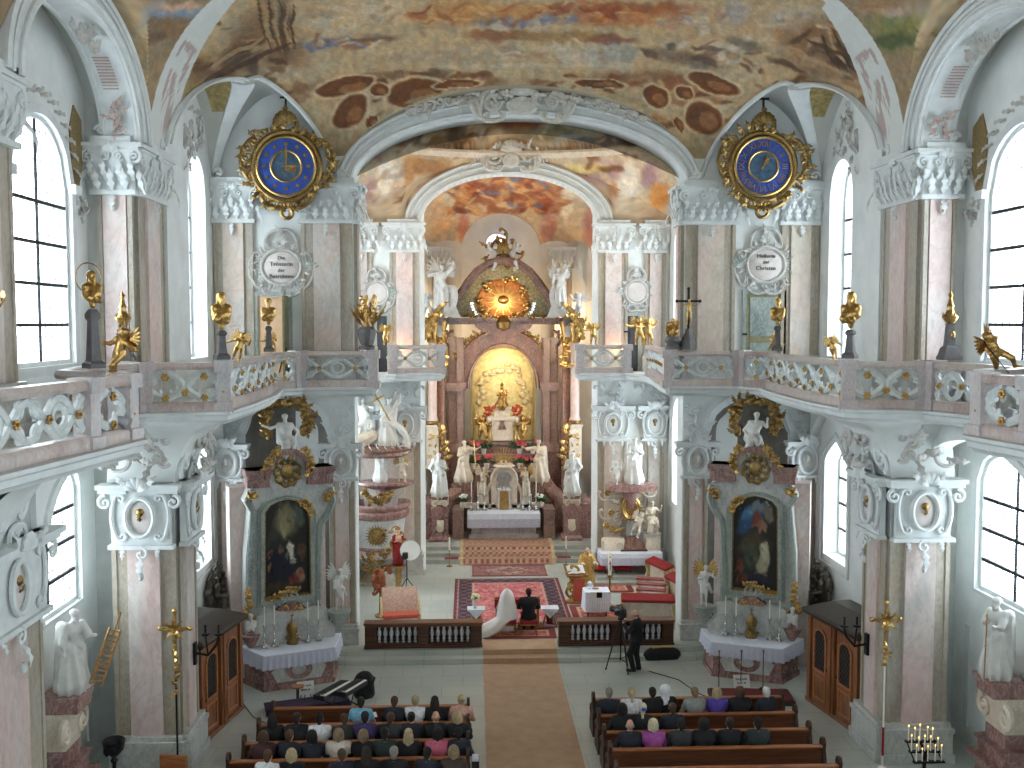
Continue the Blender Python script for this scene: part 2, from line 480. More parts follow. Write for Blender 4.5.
def mosaic():
 m, nt, b = nodes('gold_mosaic')
 v = coord(nt, (9,9,9))
 n = N(nt, 'ShaderNodeTexVoronoi'); nt.links.new(v, n.inputs['Vector'])
 nt.links.new(ramp(nt, n.outputs['Distance'], [(.1,(176,148,92)),(.6,(120,100,66))]), b.inputs['Base Color'])
 b.inputs['Roughness'].default_value = .55
 return m
mosaic()
def lace():
 m, nt, b = nodes('lace')
 v = coord(nt, (16,16,16))
 n = N(nt, 'ShaderNodeTexVoronoi'); n.feature = 'DISTANCE_TO_EDGE'; nt.links.new(v, n.inputs['Vector'])
 nt.links.new(ramp(nt, n.outputs['Distance'], [(.02,(224,226,238)),(.22,(150,146,166))]), b.inputs['Base Color'])
 b.inputs['Roughness'].default_value = .9
 return m
lace()
def glass():
 m, nt, b = nodes('window_glass')
 out = nt.nodes['Material Output']; nt.nodes.remove(b)
 t = N(nt, 'ShaderNodeBsdfTransparent'); t.inputs['Color'].default_value = (.93,.95,.97,1)
 g = N(nt, 'ShaderNodeBsdfGlossy'); g.inputs['Roughness'].default_value = .08; g.inputs['Color'].default_value = (.9,.95,1,1)
 mx = N(nt, 'ShaderNodeMixShader'); mx.inputs[0].default_value = .04
 nt.links.new(t.outputs[0], mx.inputs[1]); nt.links.new(g.outputs[0], mx.inputs[2]); nt.links.new(mx.outputs[0], out.inputs[0])
 return m
glass()
def emis(name, c, s):
 m, nt, b = nodes(name)
 b.inputs['Base Color'].default_value = rgb(c); b.inputs['Emission Color'].default_value = rgb(c); b.inputs['Emission Strength'].default_value = s
 return m
emis('flame', (255,190,90), 8); emis('lamp_lens', (255,225,205), 9)
def cloth(name, c):
 if name not in MT or not MT[name].use_nodes: plain(name, c, .85, var=.14, scale=14)
 return MT[name]
def G(n):
 if n not in MT: MT[n] = bpy.data.materials.new(n)
 return MT[n]
def paint(o, P, cols, name='paint'):
 """store one colour per vertex (sRGB 0-255) as an attribute"""
 a = o.data.color_attributes.new(name, 'FLOAT_COLOR', 'POINT')
 c = np.ones((len(cols),4), np.float32); c[:,:3] = srgb(np.clip(cols,0,255))
 a.data.foreach_set('color', c.ravel())
ZS = 14.05
def ov(t): return np.sqrt(np.clip(1-t*t, 0, 1))
def S_vault(x, Y):
 ex = np.clip(np.abs(x)/9.0, 0, 1); t = np.clip((Y-21)/9.12, 0, 1)
 return ZS+4.5*np.sqrt(1-ex**4)*np.sqrt(1-t**3)
def L1(x, Y): return np.where(np.abs(Y-20.2) < 3.65, ZS+2.65*ov((Y-20.2)/3.65), 0)
def L2(x, Y):
 t = np.abs(Y-27.55)/2.4
 return np.where((t < 1), ZS+2.45*(np.clip(1-t**1.8,0,1))**.62, 0)
def L3(x, Y):
 t = np.abs(np.abs(x)-7.2)/1.8
 return np.where((t < 1)&(Y>24.5), ZS+2.6*(np.clip(1-t**1.6,0,1))**.66, 0)
def L4(x, Y): return np.where((np.abs(x) < 5.4)&(Y>26), ZS+2.7*ov(x/5.4), 0)
def vault_z(x, Y): return np.maximum.reduce([S_vault(x,Y), L1(x,Y), L2(x,Y), L3(x,Y), L4(x,Y)])
def blobcol(px, py, base, lst, warp=6., seed=0, soft=.55):
 """lay soft-edged patches of pigment (surveyed centre, radii, colour, angle) over a ground colour"""
 wx = px+warp*2*(fbm(px,py,.05,3,seed)-.5)*2; wy = py+warp*(fbm(px,py,.07,3,seed+5)-.5)*2
 c = np.array(base,float) if np.ndim(base) == 2 else np.tile(np.array(base,float), (len(px),1))
 for b in lst:
  x0,y0,rx,ry,co = b[:5]; an = math.radians(b[5]) if len(b)>5 else 0; al = b[6] if len(b)>6 else 1
  dx, dy = wx-x0, wy-y0
  u = (dx*math.cos(an)+dy*math.sin(an))/rx; v = (-dx*math.sin(an)+dy*math.cos(an))/ry
  r = np.sqrt(u*u+v*v)
  a = np.clip((1.15-r)/soft, 0, 1)[:,None]*al
  c = c*(1-a)+np.array(co,float)*a
 return c
def brush(c, px, py, amt=.16, seed=3, sx=.22, sy=.5):
 n = fbm(px, py, sx, 4, seed)-.5; m = fbm(px, py*2.2, sy, 3, seed+9)-.5
 c = c*(1+amt*2*n[:,None]+amt*1.2*m[:,None])
 h = fbm(px, py, .09, 3, seed+20)-.5
 c[:,0] += 26*h; c[:,2] -= 22*h
 return c
FRESCO = [
 (520,20,230,46,(196,174,140)), (470,14,80,13,(190,138,86)), (620,16,70,12,(184,122,78)), (700,30,60,16,(190,162,130)),
 (380,12,46,16,(206,190,166)), (330,26,30,9,(196,186,168)), (505,24,36,6,(116,134,170)), (560,19,22,5,(124,140,172)),(640,8,60,7,(150,92,64)), (330,43,40,6,(92,108,150),-8), (372,38,24,4,(104,84,72)),
 (500,36,36,6,(130,82,60)), (610,40,30,5,(128,76,62)), (560,36,50,6,(158,126,86)), (450,56,70,7,(176,162,144)), (590,58,44,9,(186,176,160),20,.8), (620,52,18,10,(160,160,156),20,.7),
 (690,60,40,8,(112,96,84),12), (720,52,26,9,(198,190,174),15), (745,44,24,6,(116,108,100),14), (790,18,30,16,(188,176,158)), (735,12,12,14,(164,162,166),-20,.7),
 (262,40,40,30,(124,98,74)), (232,60,36,16,(104,84,66),-30), (272,14,20,40,(140,116,90)), (290,58,24,12,(132,104,80)), (250,62,8,16,(80,66,56)), (246,48,26,3,(84,64,50),-24),(282,34,7,34,(96,76,60)),(266,30,4,34,(168,146,116)),
 (826,50,46,34,(128,96,72)), (800,40,30,10,(150,120,92),20), (850,66,30,10,(96,76,64),20), (858,40,10,26,(148,118,88),-20), (812,60,30,4,(176,150,120),28), (790,66,26,4,(84,66,56),24),
 (420,76,60,6,(110,90,72)), (300,92,30,9,(150,124,98),-28), (350,108,36,26,(172,156,130)), (346,86,26,8,(104,66,44),-24), (350,112,19,12,(88,58,36),-38), (356,118,9,6,(150,116,74),-38), (412,92,27,14,(100,66,42),-10), (424,90,8,12,(150,120,86),0), (378,88,12,8,(176,158,126)), (460,82,50,8,(120,88,66),-3),
 (640,80,60,10,(124,88,66)), (652,98,26,16,(178,160,134),40), (684,88,30,12,(142,92,66),10), (712,84,26,8,(96,62,44),18), (702,116,18,13,(118,76,54),40), (690,122,30,5,(176,160,130),40), (740,104,14,26,(170,156,132),-20), (650,100,9,15,(150,150,140),30), (676,92,10,5,(190,160,100)),
 (370,134,30,8,(164,152,118),-50), (690,140,30,8,(168,152,118),50), (312,130,8,28,(170,160,134),0,.8), (738,132,8,28,(170,160,134),0,.8),
 (196,74,10,30,(150,130,90),30,.9), (206,70,20,8,(124,96,76),-45), (222,62,20,6,(104,84,74),-40), (880,110,14,24,(122,92,88),-35), (872,96,16,8,(156,124,84),-35), (846,78,30,7,(160,130,100),25), (842,62,14,6,(60,56,56),20),
]
CRISP = []
for x_,y_,rx_,ry_,an_ in ((345,86,27,8,-12),(351,111,19,13,-38),(415,93,26,13,-10),(380,90,9,6,0),(455,84,22,4,-4),(712,84,25,8,18),(703,117,18,14,42),(655,97,13,9,30),(600,84,24,4,4),(682,92,9,6,20),(372,122,7,4,-50),(680,124,8,4,50)):
 CRISP += [(x_,y_,rx_*1.16,ry_*1.24,(204,184,152),an_),(x_,y_,rx_,ry_,(112,74,50),an_),(x_+rx_*.25,y_+ry_*.25,rx_*.5,ry_*.5,(146,104,72),an_)]
for k_ in range(7): CRISP += [(262+5*k_,16+k_*2,1.3,34-2*k_,((96,76,58),(168,144,114))[k_%2],-14+2*k_),(866-6*k_,40+k_*2,1.4,30-2*k_,((92,70,54),(176,150,118))[k_%2],-42+3*k_)]
for x_,y_,rx_,ry_,c_,an_ in ((252,60,40,2.5,(84,66,54),-24),(236,52,30,2,(176,152,122),-28),(228,66,26,2,(90,72,58),-30),(838,52,34,2,(84,64,50),24),(820,62,34,2,(182,156,124),26),(856,70,24,2,(88,68,54),24),(520,66,90,2,(196,184,164),0),(430,98,26,3,(170,150,116),-12),(620,99,26,3,(170,150,116),12),(590,52,8,9,(188,180,166),18),(612,54,7,9,(172,170,164),20),(566,54,8,8,(194,184,168),15)): CRISP.append((x_,y_,rx_,ry_,c_,an_,.8))
FRESCO_WEST = [(905,28,40,26,(128,128,84)), (900,40,36,8,(92,98,66)), (900,10,40,7,(176,150,128)), (880,4,30,5,(150,120,90)), (165,10,40,9,(138,148,160)), (180,6,22,4,(200,160,130)), (160,28,34,14,(134,108,82)), (150,38,16,8,(116,94,74))]
CLUST = [((470,14,70,9),6),((520,24,50,7),9),((620,14,70,10),6),((350,18,50,16),1),((335,42,46,6),9),((700,56,60,12),3),((790,30,44,22),2),((248,46,44,34),4),((830,54,54,32),4),((372,104,56,22),5),((690,106,60,22),5),((430,80,70,8),5),((600,82,70,9),5),((450,50,90,10),1),((580,54,80,12),2),((760,70,50,20),5),((290,92,40,14),4),((205,72,26,18),4),((870,86,30,24),4),((905,28,50,24),7),((168,12,44,14),8),((400,30,60,10),1),((560,8,60,6),6),((690,20,40,12),2)]
PAL = {1:[(214,198,172),(188,164,132),(170,150,128),(200,176,140)],2:[(196,180,162),(160,150,146),(178,140,124),(206,196,180)],3:[(92,80,72),(150,124,100),(204,196,182),(126,96,80)],4:[(110,86,68),(146,118,92),(82,66,54),(170,144,112),(130,100,78)],5:[(120,82,58),(178,152,120),(150,108,78),(196,172,134),(98,66,46)],6:[(200,146,92),(168,104,68),(150,84,62),(216,176,124),(188,128,92)],7:[(124,126,86),(96,102,70),(166,146,116),(150,126,90)],8:[(136,146,160),(198,160,132),(160,140,112),(180,170,160)],9:[(112,128,166),(204,190,168),(150,104,78),(170,140,110)]}
rdF = random.Random(12); FINE = []
for (cx_,cy_,rx_,ry_),pk_ in CLUST:
 for k_ in range(16):
  a_ = rdF.uniform(0,6.3); r_ = rdF.uniform(0,1)**.6
  FINE.append((cx_+rx_*r_*math.cos(a_),cy_+ry_*r_*math.sin(a_),rdF.uniform(3,14)*(1.2 if rx_>50 else .8),rdF.uniform(1.2,4.5),rdF.choice(PAL[pk_]),rdF.uniform(-35,35),.75))
def build_vault():
 for nm, ys in (('far', np.linspace(22.0,30.05,230)), ('near', np.linspace(-6,22.0,120))):
  xs = np.linspace(-9.3, 9.3, 520 if nm == 'far' else 160)
  if nm == 'near': pass
  X, Y = np.meshgrid(xs, ys, indexing='ij')
  s, l1, l2, l3, l4 = S_vault(X,Y), L1(X,Y), L2(X,Y), L3(X,Y), L4(X,Y)
  Z = np.maximum.reduce([s,l1,l2,l3,l4])
  P = np.stack([X,Y,Z],-1); m = MB(); m.grid(P)
  o = emit(m, 'ceiling', G('fresco'), angle=30); tag(o, 'painted vault over the nave with brown and blue frescoes' if nm=='far' else 'painted vault over the organ end of the nave', 'ceiling', kind='structure')
  F = P.reshape(-1,3); px, py = pix(F)
  py = np.where(F[:,1]>6, py, -400)
  c = blobcol(px, py, (186,166,136), [f if len(f)>6 else tuple(f)+((0,.72) if len(f)==5 else (.72,)) for f in FRESCO]+FINE, seed=2, warp=4.5)
  c = blobcol(px, py, c, CRISP, warp=2.5, seed=6, soft=.16)
  c = brush(c, px, py)*np.array((.97,.94,.9))
  dom = np.stack([s,l1,l2,l3,l4],0).argmax(0).ravel()
  x, y, z = F.T
  ax = np.abs(x)
  rib = 9.0-.95*np.clip(z-14.0,0,3.2)**1.12   # inner rim of the plaster pendentive
  west = (y < 24.9-(9.0-ax)*.55)&(dom==0)
  cw = brush(blobcol(px, py, (150,128,100), FRESCO_WEST, seed=4), px, py)
  c = np.where(west[:,None], cw, c)
  edge = y-(24.9-(9.0-ax)*.55)
  pend = (dom==0)&(ax>7.0)&(np.abs(edge-.1) < .95-(9-ax)*.28)&(y<26)
  ribm = (dom==0)&(np.abs(edge)<.20)
  white = np.array((206,208,204.));
  c = np.where((pend|ribm)[:,None], white*(1+.06*(fbm(px,py,.2,3)-.5)[:,None]), c)
  pk = (fbm(edge*2.2+7,z*.9,2.2,4,31) > .52)&pend&(np.abs(edge-.15)<.5)&(z>14.5)&(z<16.6)
  c = np.where(pk[:,None], np.array((176,158,154.)), c)
  web = (dom==2)|(dom==3)
  cwb = np.where((dom==3)[:,None], np.array((178,180,176.)), np.array((196,196,190.)))*(1+.08*(fbm(x,y,1.5,3)-.5)[:,None])  # clock lunettes greyer than the side ones, for the shadow there
  gm = (dom==2)&(y>27.3)&(y<28.9)&(ax>7.95)&(ax<8.75)
  cwb = np.where(gm[:,None], np.array((164,146,98.))*(1+.5*(fbm(x,y,12,2)-.5)[:,None]), cwb)
  c = np.where(web[:,None], cwb, c)
  c = np.where((dom==4)[:,None]&(y>29.0)[:,None], np.array((170,158,136.)), c)
  paint(o, F, c)
build_vault()
def rims():
 """white stucco ribs where the side vaults cut the painted main vault"""
 for s in (-1,1):
  m = MB(MIR if s<0 else None)
  pts = []
  for Y in np.linspace(25.2,29.85,60):
   xs = np.linspace(9.0, 3.0, 300); d = S_vault(xs, Y)-L2(xs, Y)
   k = np.argmax(d > 0); x = xs[k]; z = L2(x,Y)
   if L3(x,Y) <= z+.02: pts.append((x,Y,z-.03))
  m.tube(pts, .075, n=6, up=(1,0,0));
  m.tube([(p[0]-.16,p[1],p[2]+.03) for p in pts], .035, n=5, up=(1,0,0))
  pts = []
  for x in np.linspace(5.45,8.95,60):
   ys = np.linspace(30.0, 25.5, 300); d = S_vault(x, ys)-L3(x, ys)
   k = np.argmax(d > 0); Y = ys[k]; z = L3(x,Y)
   if L2(x,Y) <= z+.02: pts.append((x,Y,z-.03))
  m.tube(pts, .075, n=6, up=(1,0,0))
  pts = []
  for t in np.linspace(0,1,40):
   Y = 29.9-2.3*t; xs = np.linspace(9.0,5.4,400); d = L3(xs,Y)-L2(xs,Y)
   k = np.argmax(d > 0); x = xs[k]; z = max(L2(x,Y), L3(x,Y))
   if S_vault(x,Y) <= z+.03 and k>0: pts.append((x,Y,z-.03))
  if len(pts) > 4: m.tube(pts, [.12+.24*i/(len(pts)-1) for i in range(len(pts))], n=6, up=(0,0,1), flat=.3)
  struct(m, 'trim_vault_rib', G('stucco_white'), 'white stucco ribs edging the lunettes on the %s of the nave vault' % ('left' if s<0 else 'right'), 'trim')
rims()
m = MB(); m.box(-11.2,11.2,-7,50,20.2,20.5); struct(m, 'ceiling_light_block', G('wall_grey'), 'unseen slab over the vaults blocking stray sky light', 'roof')  # added above the vaults to keep sky light from leaking in
def opening(uc, w, zb, zs, rise, n=12, point=False):
 a = [uc-w/2+w*i/n for i in range(n+1)]
 if point: top = [(u, zs+rise*max(0,1-abs((u-uc)/(w/2)))**.75) for u in a]
 else: top = [(u, zs+rise*math.sqrt(max(0,1-((u-uc)/(w/2))**2))) for u in a]
 return dict(uc=uc, w=w, zb=zb, zs=zs, rise=rise, top=top)
def outline(o, g=0.0):
 """closed outline of an opening grown by g"""
 k = (o['w']/2+g)/(o['w']/2)
 zb = o['zb']-g
 return [(o['uc']-o['w']/2-g, zb), (o['uc']+o['w']/2+g, zb)]+[(o['uc']+(u-o['uc'])*k, o['zs']+(z-o['zs'])*(1+g/max(o['rise'],.2))) for u,z in reversed(o['top'])]
def wall_panel(mb, T, u0, u1, z0, z1, ops, th):
 cols = {}
 for o in ops: cols.setdefault((round(o['uc']-o['w']/2,3), round(o['uc']+o['w']/2,3)), []).append(o)
 x = u0
 for (a,b), L in sorted(cols.items()):
  if a > x: mb.prism([(x,z0),(a,z0),(a,z1),(x,z1)], -th, 0, T)
  low = [(a,z0),(b,z0)]
  for o in sorted(L, key=lambda q: q['zb']):
   if o['zb'] > z0+1e-3: mb.prism(low+[(b,o['zb']),(a,o['zb'])], -th, 0, T)
   low = list(o['top'])
  mb.prism(low+[(b,z1),(a,z1)], -th, 0, T)
  x = b
 if u1 > x: mb.prism([(x,z0),(u1,z0),(u1,z1),(x,z1)], -th, 0, T)
WIN = []; wn = [0]
def window(T, o, depth, where, nv=1, nh=4, hexes=False, portal=True):
 """leaded window set `depth` behind the wall face"""
 wn[0] += 1
 Tz = T@fr((0,0,-depth))
 m = MB(); m.band(outline(o), outline(o,-.09), -.06, .06, Tz)
 w = struct(m, 'window_%d' % wn[0], G('stucco_white'), where, 'window')
 g = MB(); ol = outline(o,-.04); g.prism(ol, -.012, .0, Tz)
 emit(g, 'pane', G('window_glass'), w)
 b = MB()
 for i in range(nv):
  u = o['uc']-o['w']/2+o['w']*(i+1)/(nv+1)
  zt = np.interp(u, [q[0] for q in o['top']], [q[1] for q in o['top']])
  b.box(u-.03,u+.03, o['zb'], zt, .0, .04, Tz)
 for i in range(nh):
  z = o['zb']+(o['zs']+o['rise']*.35-o['zb'])*(i+1)/(nh+1)
  b.box(o['uc']-o['w']/2, o['uc']+o['w']/2, z-.035, z+.035, .0, .06, Tz)
 emit(b, 'glazing_bar', G('iron'), w, smooth=False)
 l = MB()   # fine leading
 nfu = int(o['w']/.28); nfz = int((o['zs']+o['rise']-o['zb'])/.3)
 for i in range(1,nfu):
  u = o['uc']-o['w']/2+o['w']*i/nfu; zt = np.interp(u, [q[0] for q in o['top']], [q[1] for q in o['top']])
  l.box(u-.006,u+.006,o['zb'],zt,.0,.012,Tz)
 for i in range(1,nfz):
  z = o['zb']+(o['zs']+o['rise']-o['zb'])*i/nfz
  hw = o['w']/2 if z < o['zs'] else o['w']/2*math.sqrt(max(0,1-((z-o['zs'])/o['rise'])**2))
  l.box(o['uc']-hw,o['uc']+hw,z-.006,z+.006,.0,.012,Tz)
 emit(l, 'leading', G('iron'), w, smooth=False)
 if portal:
  ld = bpy.data.lights.new('daylight','AREA'); ld.shape='RECTANGLE'; ld.size = o['w']; ld.size_y = o['zs']+o['rise']-o['zb']
  ld.cycles.is_portal = True
  lo = bpy.data.objects.new('daylight_portal', ld); COL.objects.link(lo)
  c = Tz@np.array([o['uc'], (o['zb']+o['zs']+o['rise'])/2, -.35, 1])
  zdir = Vector(Tz[:3,2]); lo.location = v3(c[:3])
  X = Vector(Tz[:3,0]); Yv = Vector((0,0,1)); Zv = -zdir
  X = Yv.cross(Zv)
  lo.matrix_world = Matrix(((X[0],Yv[0],Zv[0],c[0]),(X[1],Yv[1],Zv[1],c[1]),(X[2],Yv[2],Zv[2],c[2]),(0,0,0,1)))
 return w
SIDE = {-1:'left', 1:'right'}
def side_walls(s):
 SN = SIDE[s]; M_ = MIR if s<0 else np.eye(4)
 def W(x, Y0): return M_@face_frame((x, Y0, 0), (-1,0,0))   # local u = Y0-Y
 T = W(10.2, 23.4)
 ops = [];
 for k in range(4):
  uc = 2.5+7.7*k
  ops += [opening(uc, 2.9, 3.85, 6.4, .8), opening(uc, 2.9, 9.1, 12.8, 1.4)]
 m = MB(); wall_panel(m, T, -2.6, 30.4, 0, 20.3, ops, .75)
 struct(m, 'wall_'+SN, G('wall_white'), 'white %s side wall of the nave with tall windows' % SN)
 for k, o in enumerate(ops):
  up = 'upper' if k%2 else 'lower'
  ds = ['%s %s window beside the nearest big %s pier', '%s %s window one bay behind the camera side on the %s', '%s %s window two bays back on the %s', '%s %s window by the organ loft on the %s'][k//2]
  window(T, o, .12, ds % ('tall' if k%2 else 'short', up, SN), 1, 4 if k%2 else 3)
  if k < 2:
   t = MB(); t.band(outline(o,.2 if k%2 else .08), outline(o,.0), 0, .06, T)
   if k%2:
    for q in (-1,1): t.box(o['uc']+q*(o['w']/2+.13)-.17, o['uc']+q*(o['w']/2+.13)+.17, 12.78, 12.98, 0, .16, T)
   struct(t, 'trim_window_%d' % (k+1+4*(s>0)), G('stucco_white'), 'white moulding around the %s window beside the nearest %s pier' % (up, SN), 'trim')
 T2 = W(9.05, 30.0)
 o1 = opening(1.7, 1.75, 9.0, 13.6, 1.0); o2 = opening(1.85, 1.75, 3.1, 6.0, .6, point=True)
 o2['uc']=1.7; o2 = opening(1.7, 1.75, 3.1, 5.9, .65, point=True)
 m = MB(); wall_panel(m, T2, 0, 4.5, 0, 20.3, [o1,o2], .9)
 struct(m, 'wall_recess_'+SN, G('wall_white'), 'white wall behind the %s confessional with two windows' % SN)
 window(T2, o1, .5, 'narrow upper window between the big %s pier and the clock wall' % SN, 1, 4)
 window(T2, o2, .5, 'narrow lower window above the %s confessional' % SN, 1, 3)
 t = MB(); t.band(outline(o2,.3), outline(o2,.22), 0, .04, T2)
 struct(t, 'trim_reveal_'+SN, G('stucco_white'), 'thin raised line around the lower %s window' % SN, 'trim')
 m = MB(M_); Tc = face_frame((0,30.0,0),(0,-1,0))  # local u = x
 nn = opening(7.0, 2.5, 0, 6.6, 1.05)
 wall_panel(m, Tc, 4.95, 10.2, 0, 20.3, [nn], .8)
 struct(m, 'wall_clock_'+SN, G('wall_white'), 'white %s wall with the blue clock above the gallery' % SN)
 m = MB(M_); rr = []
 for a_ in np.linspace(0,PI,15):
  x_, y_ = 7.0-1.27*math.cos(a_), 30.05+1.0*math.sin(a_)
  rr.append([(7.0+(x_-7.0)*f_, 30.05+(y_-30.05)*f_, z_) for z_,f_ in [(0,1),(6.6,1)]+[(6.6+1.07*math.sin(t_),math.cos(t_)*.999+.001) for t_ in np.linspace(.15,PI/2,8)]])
 m.loft(rr,closed=False,cap=False); struct(m,'wall_niche_'+SN,G('niche_shade_grey'),'shade-darkened grey niche above the %s side altar' % SN)
 return T, T2
for s in (-1,1): side_walls(s)
m = MB(); Tw = face_frame((0,-6.5,0),(0,1,0))
wo = [opening(-4.5,2.6,9.2,13.5,1.3), opening(4.5,2.6,9.2,13.5,1.3), opening(0,3.4,9.4,14.0,1.7)]
wall_panel(m, Tw, -11, 11, 0, 20.3, wo, .6); struct(m, 'wall_west', G('wall_white'), 'plain west wall behind the organ loft')
for i, o in enumerate(wo): window(Tw, o, .3, ['left window of the west wall','right window of the west wall','middle window of the west wall'][i], 2, 5)
m = MB(); m.box(-9,9,-6.5,1.2,8.0,8.3); struct(m, 'floor_loft', G('floor_stone'), 'stone floor of the organ loft under the camera', 'floor')
m = MB(); m.box(-11,11,-7,50,-.3,0); struct(m, 'floor', G('floor_stone'), 'grey green flagstone floor of the nave', 'floor')
m = MB()
def stepshape(y0, r):
 return [(-6.0,30.2),(-6.0,y0+.5),(-5.7,y0+.12),(-5.0,y0),(5.0,y0),(5.7,y0+.12),(6.0,y0+.5),(6.0,30.2),(6.2,38.4),(-6.2,38.4)]
m.prism(stepshape(28.75,0), 0, .15); m.prism(stepshape(29.1,0), .15, .3)
m.box(-6.2,6.2,38.4,49,0,.3)
struct(m, 'floor_choir', G('floor_stone'), 'raised stone floor of the choir behind the wooden rails', 'floor')
m = MB()
for i, (y, z) in enumerate(((39.7,.3),(40.2,.46),(40.7,.62))):
 m.prism([(-3.6,49),(-3.6,y),(3.6,y),(3.6,49)], z, z+.16)
struct(m, 'floor_altar_steps', G('step_stone'), 'three grey stone steps up to the high altar', 'steps')
def choir_side(s):
 SN = SIDE[s]; M_ = MIR if s<0 else np.eye(4)
 T = M_@face_frame((6.15,38.3,0),(-1,0,0))
 o1 = opening(1.9,2.0,9.0,12.6,1.0); o2 = opening(1.9,2.0,3.2,6.3,.9); o3 = opening(5.4,2.2,9.0,12.6,1.0); o4 = opening(5.4,2.2,3.2,6.3,.9)
 m = MB(); wall_panel(m, T, 0, 7.5, 0, 20.3, [o1,o2,o3,o4], .7)
 window(T, o3, .45, 'added upper window for daylight in the %s choir wall close to the choir arch' % SN, 1, 4); window(T, o4, .45, 'added lower window for daylight in the %s choir wall close to the choir arch' % SN, 1, 3)  # unseen second pair of windows, added to let in more daylight
 struct(m, 'wall_choir_'+SN, G('wall_white'), 'white %s side wall of the choir' % SN)
 window(T, o1, .45, 'upper window in the %s choir wall' % SN, 1, 4); window(T, o2, .45, 'lower window in the %s choir wall' % SN, 1, 3)
for s in (-1,1): choir_side(s)
def arch_ring(mb, y0, y1, ho, ro, hi, ri, zs, foot=None, n=40):
 a = np.linspace(PI,0,n+1)
 o = [(ho*math.cos(t), zs+ro*math.sin(t)) for t in a]; i = [(hi*math.cos(t), zs+ri*math.sin(t)) for t in a]
 T = face_frame((0,y0,0),(0,-1,0))
 mb.band(o, i, y0-y1, 0, T, closed=False)
def arch_path(h, r, zs, y, n=40): return [(h*math.cos(t), y, zs+r*math.sin(t)) for t in np.linspace(PI,0,n+1)]
m = MB(); arch_ring(m, 29.85, 31.0, 5.4, 2.7, 4.95, 2.05, ZS)
for h,r,rad in ((5.34,2.62,.07),(5.2,2.42,.05),(5.0,2.14,.06)): m.tube(arch_path(h,r,ZS,29.82), rad, n=6, up=(0,1,0))
for s in (-1,1):
 TT = (MIR if s<0 else np.eye(4))@face_frame((0,29.8,0),(0,-1,0))
 m.scroll((5.1,ZS+.14), .17, -PI/2, 1.4, .05, T=TT)
arch = struct(m, 'trim_choir_arch', G('stucco_white'), 'broad white moulded arch between nave and choir', 'arch')
m = MB()   # wall above the choir arch up to the vault
top = [(x, ZS+2.75*math.sqrt(1-(x/5.4)**2)*.985) for x in np.linspace(-5.39,5.39,41)]
m.prism([(-5.4,ZS)]+[(x,z) for x,z in top]+[(5.4,ZS),(5.4,20.3),(-5.4,20.3)], -.9, 0, face_frame((0,30.05,0),(0,-1,0)))
struct(m, 'wall_above_arch', G('wall_white'), 'wall over the choir arch')
def choir_z(x, Y):
 r = np.sqrt((x/5.5)**2+((Y-34.6)/3.45)**2)
 return np.where(r < 1, 16.25+.15+1.7*np.sqrt(np.clip(1-r*r,0,1)), 16.25-2.5*np.clip((r-1)/.6,0,1)**1.1)
CH = [(440,140,60,8,(120,96,66)), (470,128,50,6,(150,120,86)), (520,125,24,14,(128,70,44)), (455,136,10,12,(90,68,48)), (560,135,60,10,(132,116,84)), (600,140,40,8,(112,96,84)), (590,130,14,8,(170,150,120)), (640,140,20,6,(80,58,48)), (400,140,20,6,(150,110,90)), (480,138,8,16,(170,150,124)),
 (385,180,22,22,(196,176,152)), (425,165,24,12,(164,120,80)), (386,178,11,20,(222,212,196)), (412,172,8,14,(178,132,88)), (372,190,8,14,(170,140,136)), (600,172,26,14,(176,146,146)), (628,186,13,24,(226,216,200)), (590,168,22,6,(206,180,120)), (652,176,12,16,(168,136,140)), (612,190,8,10,(180,130,90)), (660,196,8,16,(204,140,80)), (570,168,16,5,(214,190,130))]
def painted_grid(P, lst, base, name, label, cat='ceiling', seed=5, amt=.14):
 m = MB(); m.grid(P); o = emit(m, name, G('fresco'), angle=30); tag(o, label, cat, kind='structure')
 F = P.reshape(-1,3); px, py = pix(F)
 x0,x1,y0,y1 = (376,650,118,225) if base[0]<203 else (445,565,175,212); rd = random.Random(seed); pal = PAL[5]+PAL[2] if base[0]<203 else PAL[6]+PAL[6]+[(120,60,42),(226,196,150),(120,124,150)]
 ex = [(rd.uniform(x0,x1),rd.uniform(y0,y1),rd.uniform(3,11),rd.uniform(1.2,4),rd.choice(pal),rd.uniform(-50,50),.75) for k in range(150)]
 paint(o, F, brush(blobcol(px, py, base, lst+ex, seed=seed, warp=4), px, py, amt, seed)); return o
X, Y = np.meshgrid(np.linspace(-6.2,6.2,220), np.linspace(30.6,38.35,150), indexing='ij')
painted_grid(np.stack([X,Y,choir_z(X,Y)],-1), CH, (198,176,146), 'ceiling_choir', 'painted dome and pendentives over the choir')
m = MB(); ring = [(5.5*math.cos(a), 34.6+3.45*math.sin(a), 16.2) for a in np.linspace(0,2*PI,72,endpoint=False)]
m.sweep(ring, [(-.02,.22),(.14,.2),(.16,.1),(.05,.02),(-.02,-.06),(-.1,.0)], closed=True, side=-1)
struct(m, 'trim_choir_ring', G('marble_ivory'), 'cream oval cornice ring under the choir dome', 'trim')
ZI = 13.75; YI = 38.3
m = MB(); Ti = face_frame((0,YI,0),(0,-1,0))
io = opening(0, 6.8, 0, ZI, 1.85, n=30)
wall_panel(m, Ti, -6.2, 6.2, 0, 20.3, [io], .7); struct(m, 'wall_inner_arch', G('wall_white'), 'white wall with piers and arch between choir and apse')
P = []
for t in np.linspace(0,1,60):
 x = 6.15*(2*t-1); z0 = ZI+(2.3*math.sqrt(1-(x/3.95)**2) if abs(x)<3.95 else 0)-.1
 P.append([(x, YI-.03, z0+(16.4-z0)*k) for k in np.linspace(0,1,30)])
painted_grid(np.array(P), CH, (200,178,150), 'wall_fresco_spandrel', 'painted spandrels with grey figures beside the inner arch', 'wall', seed=6)
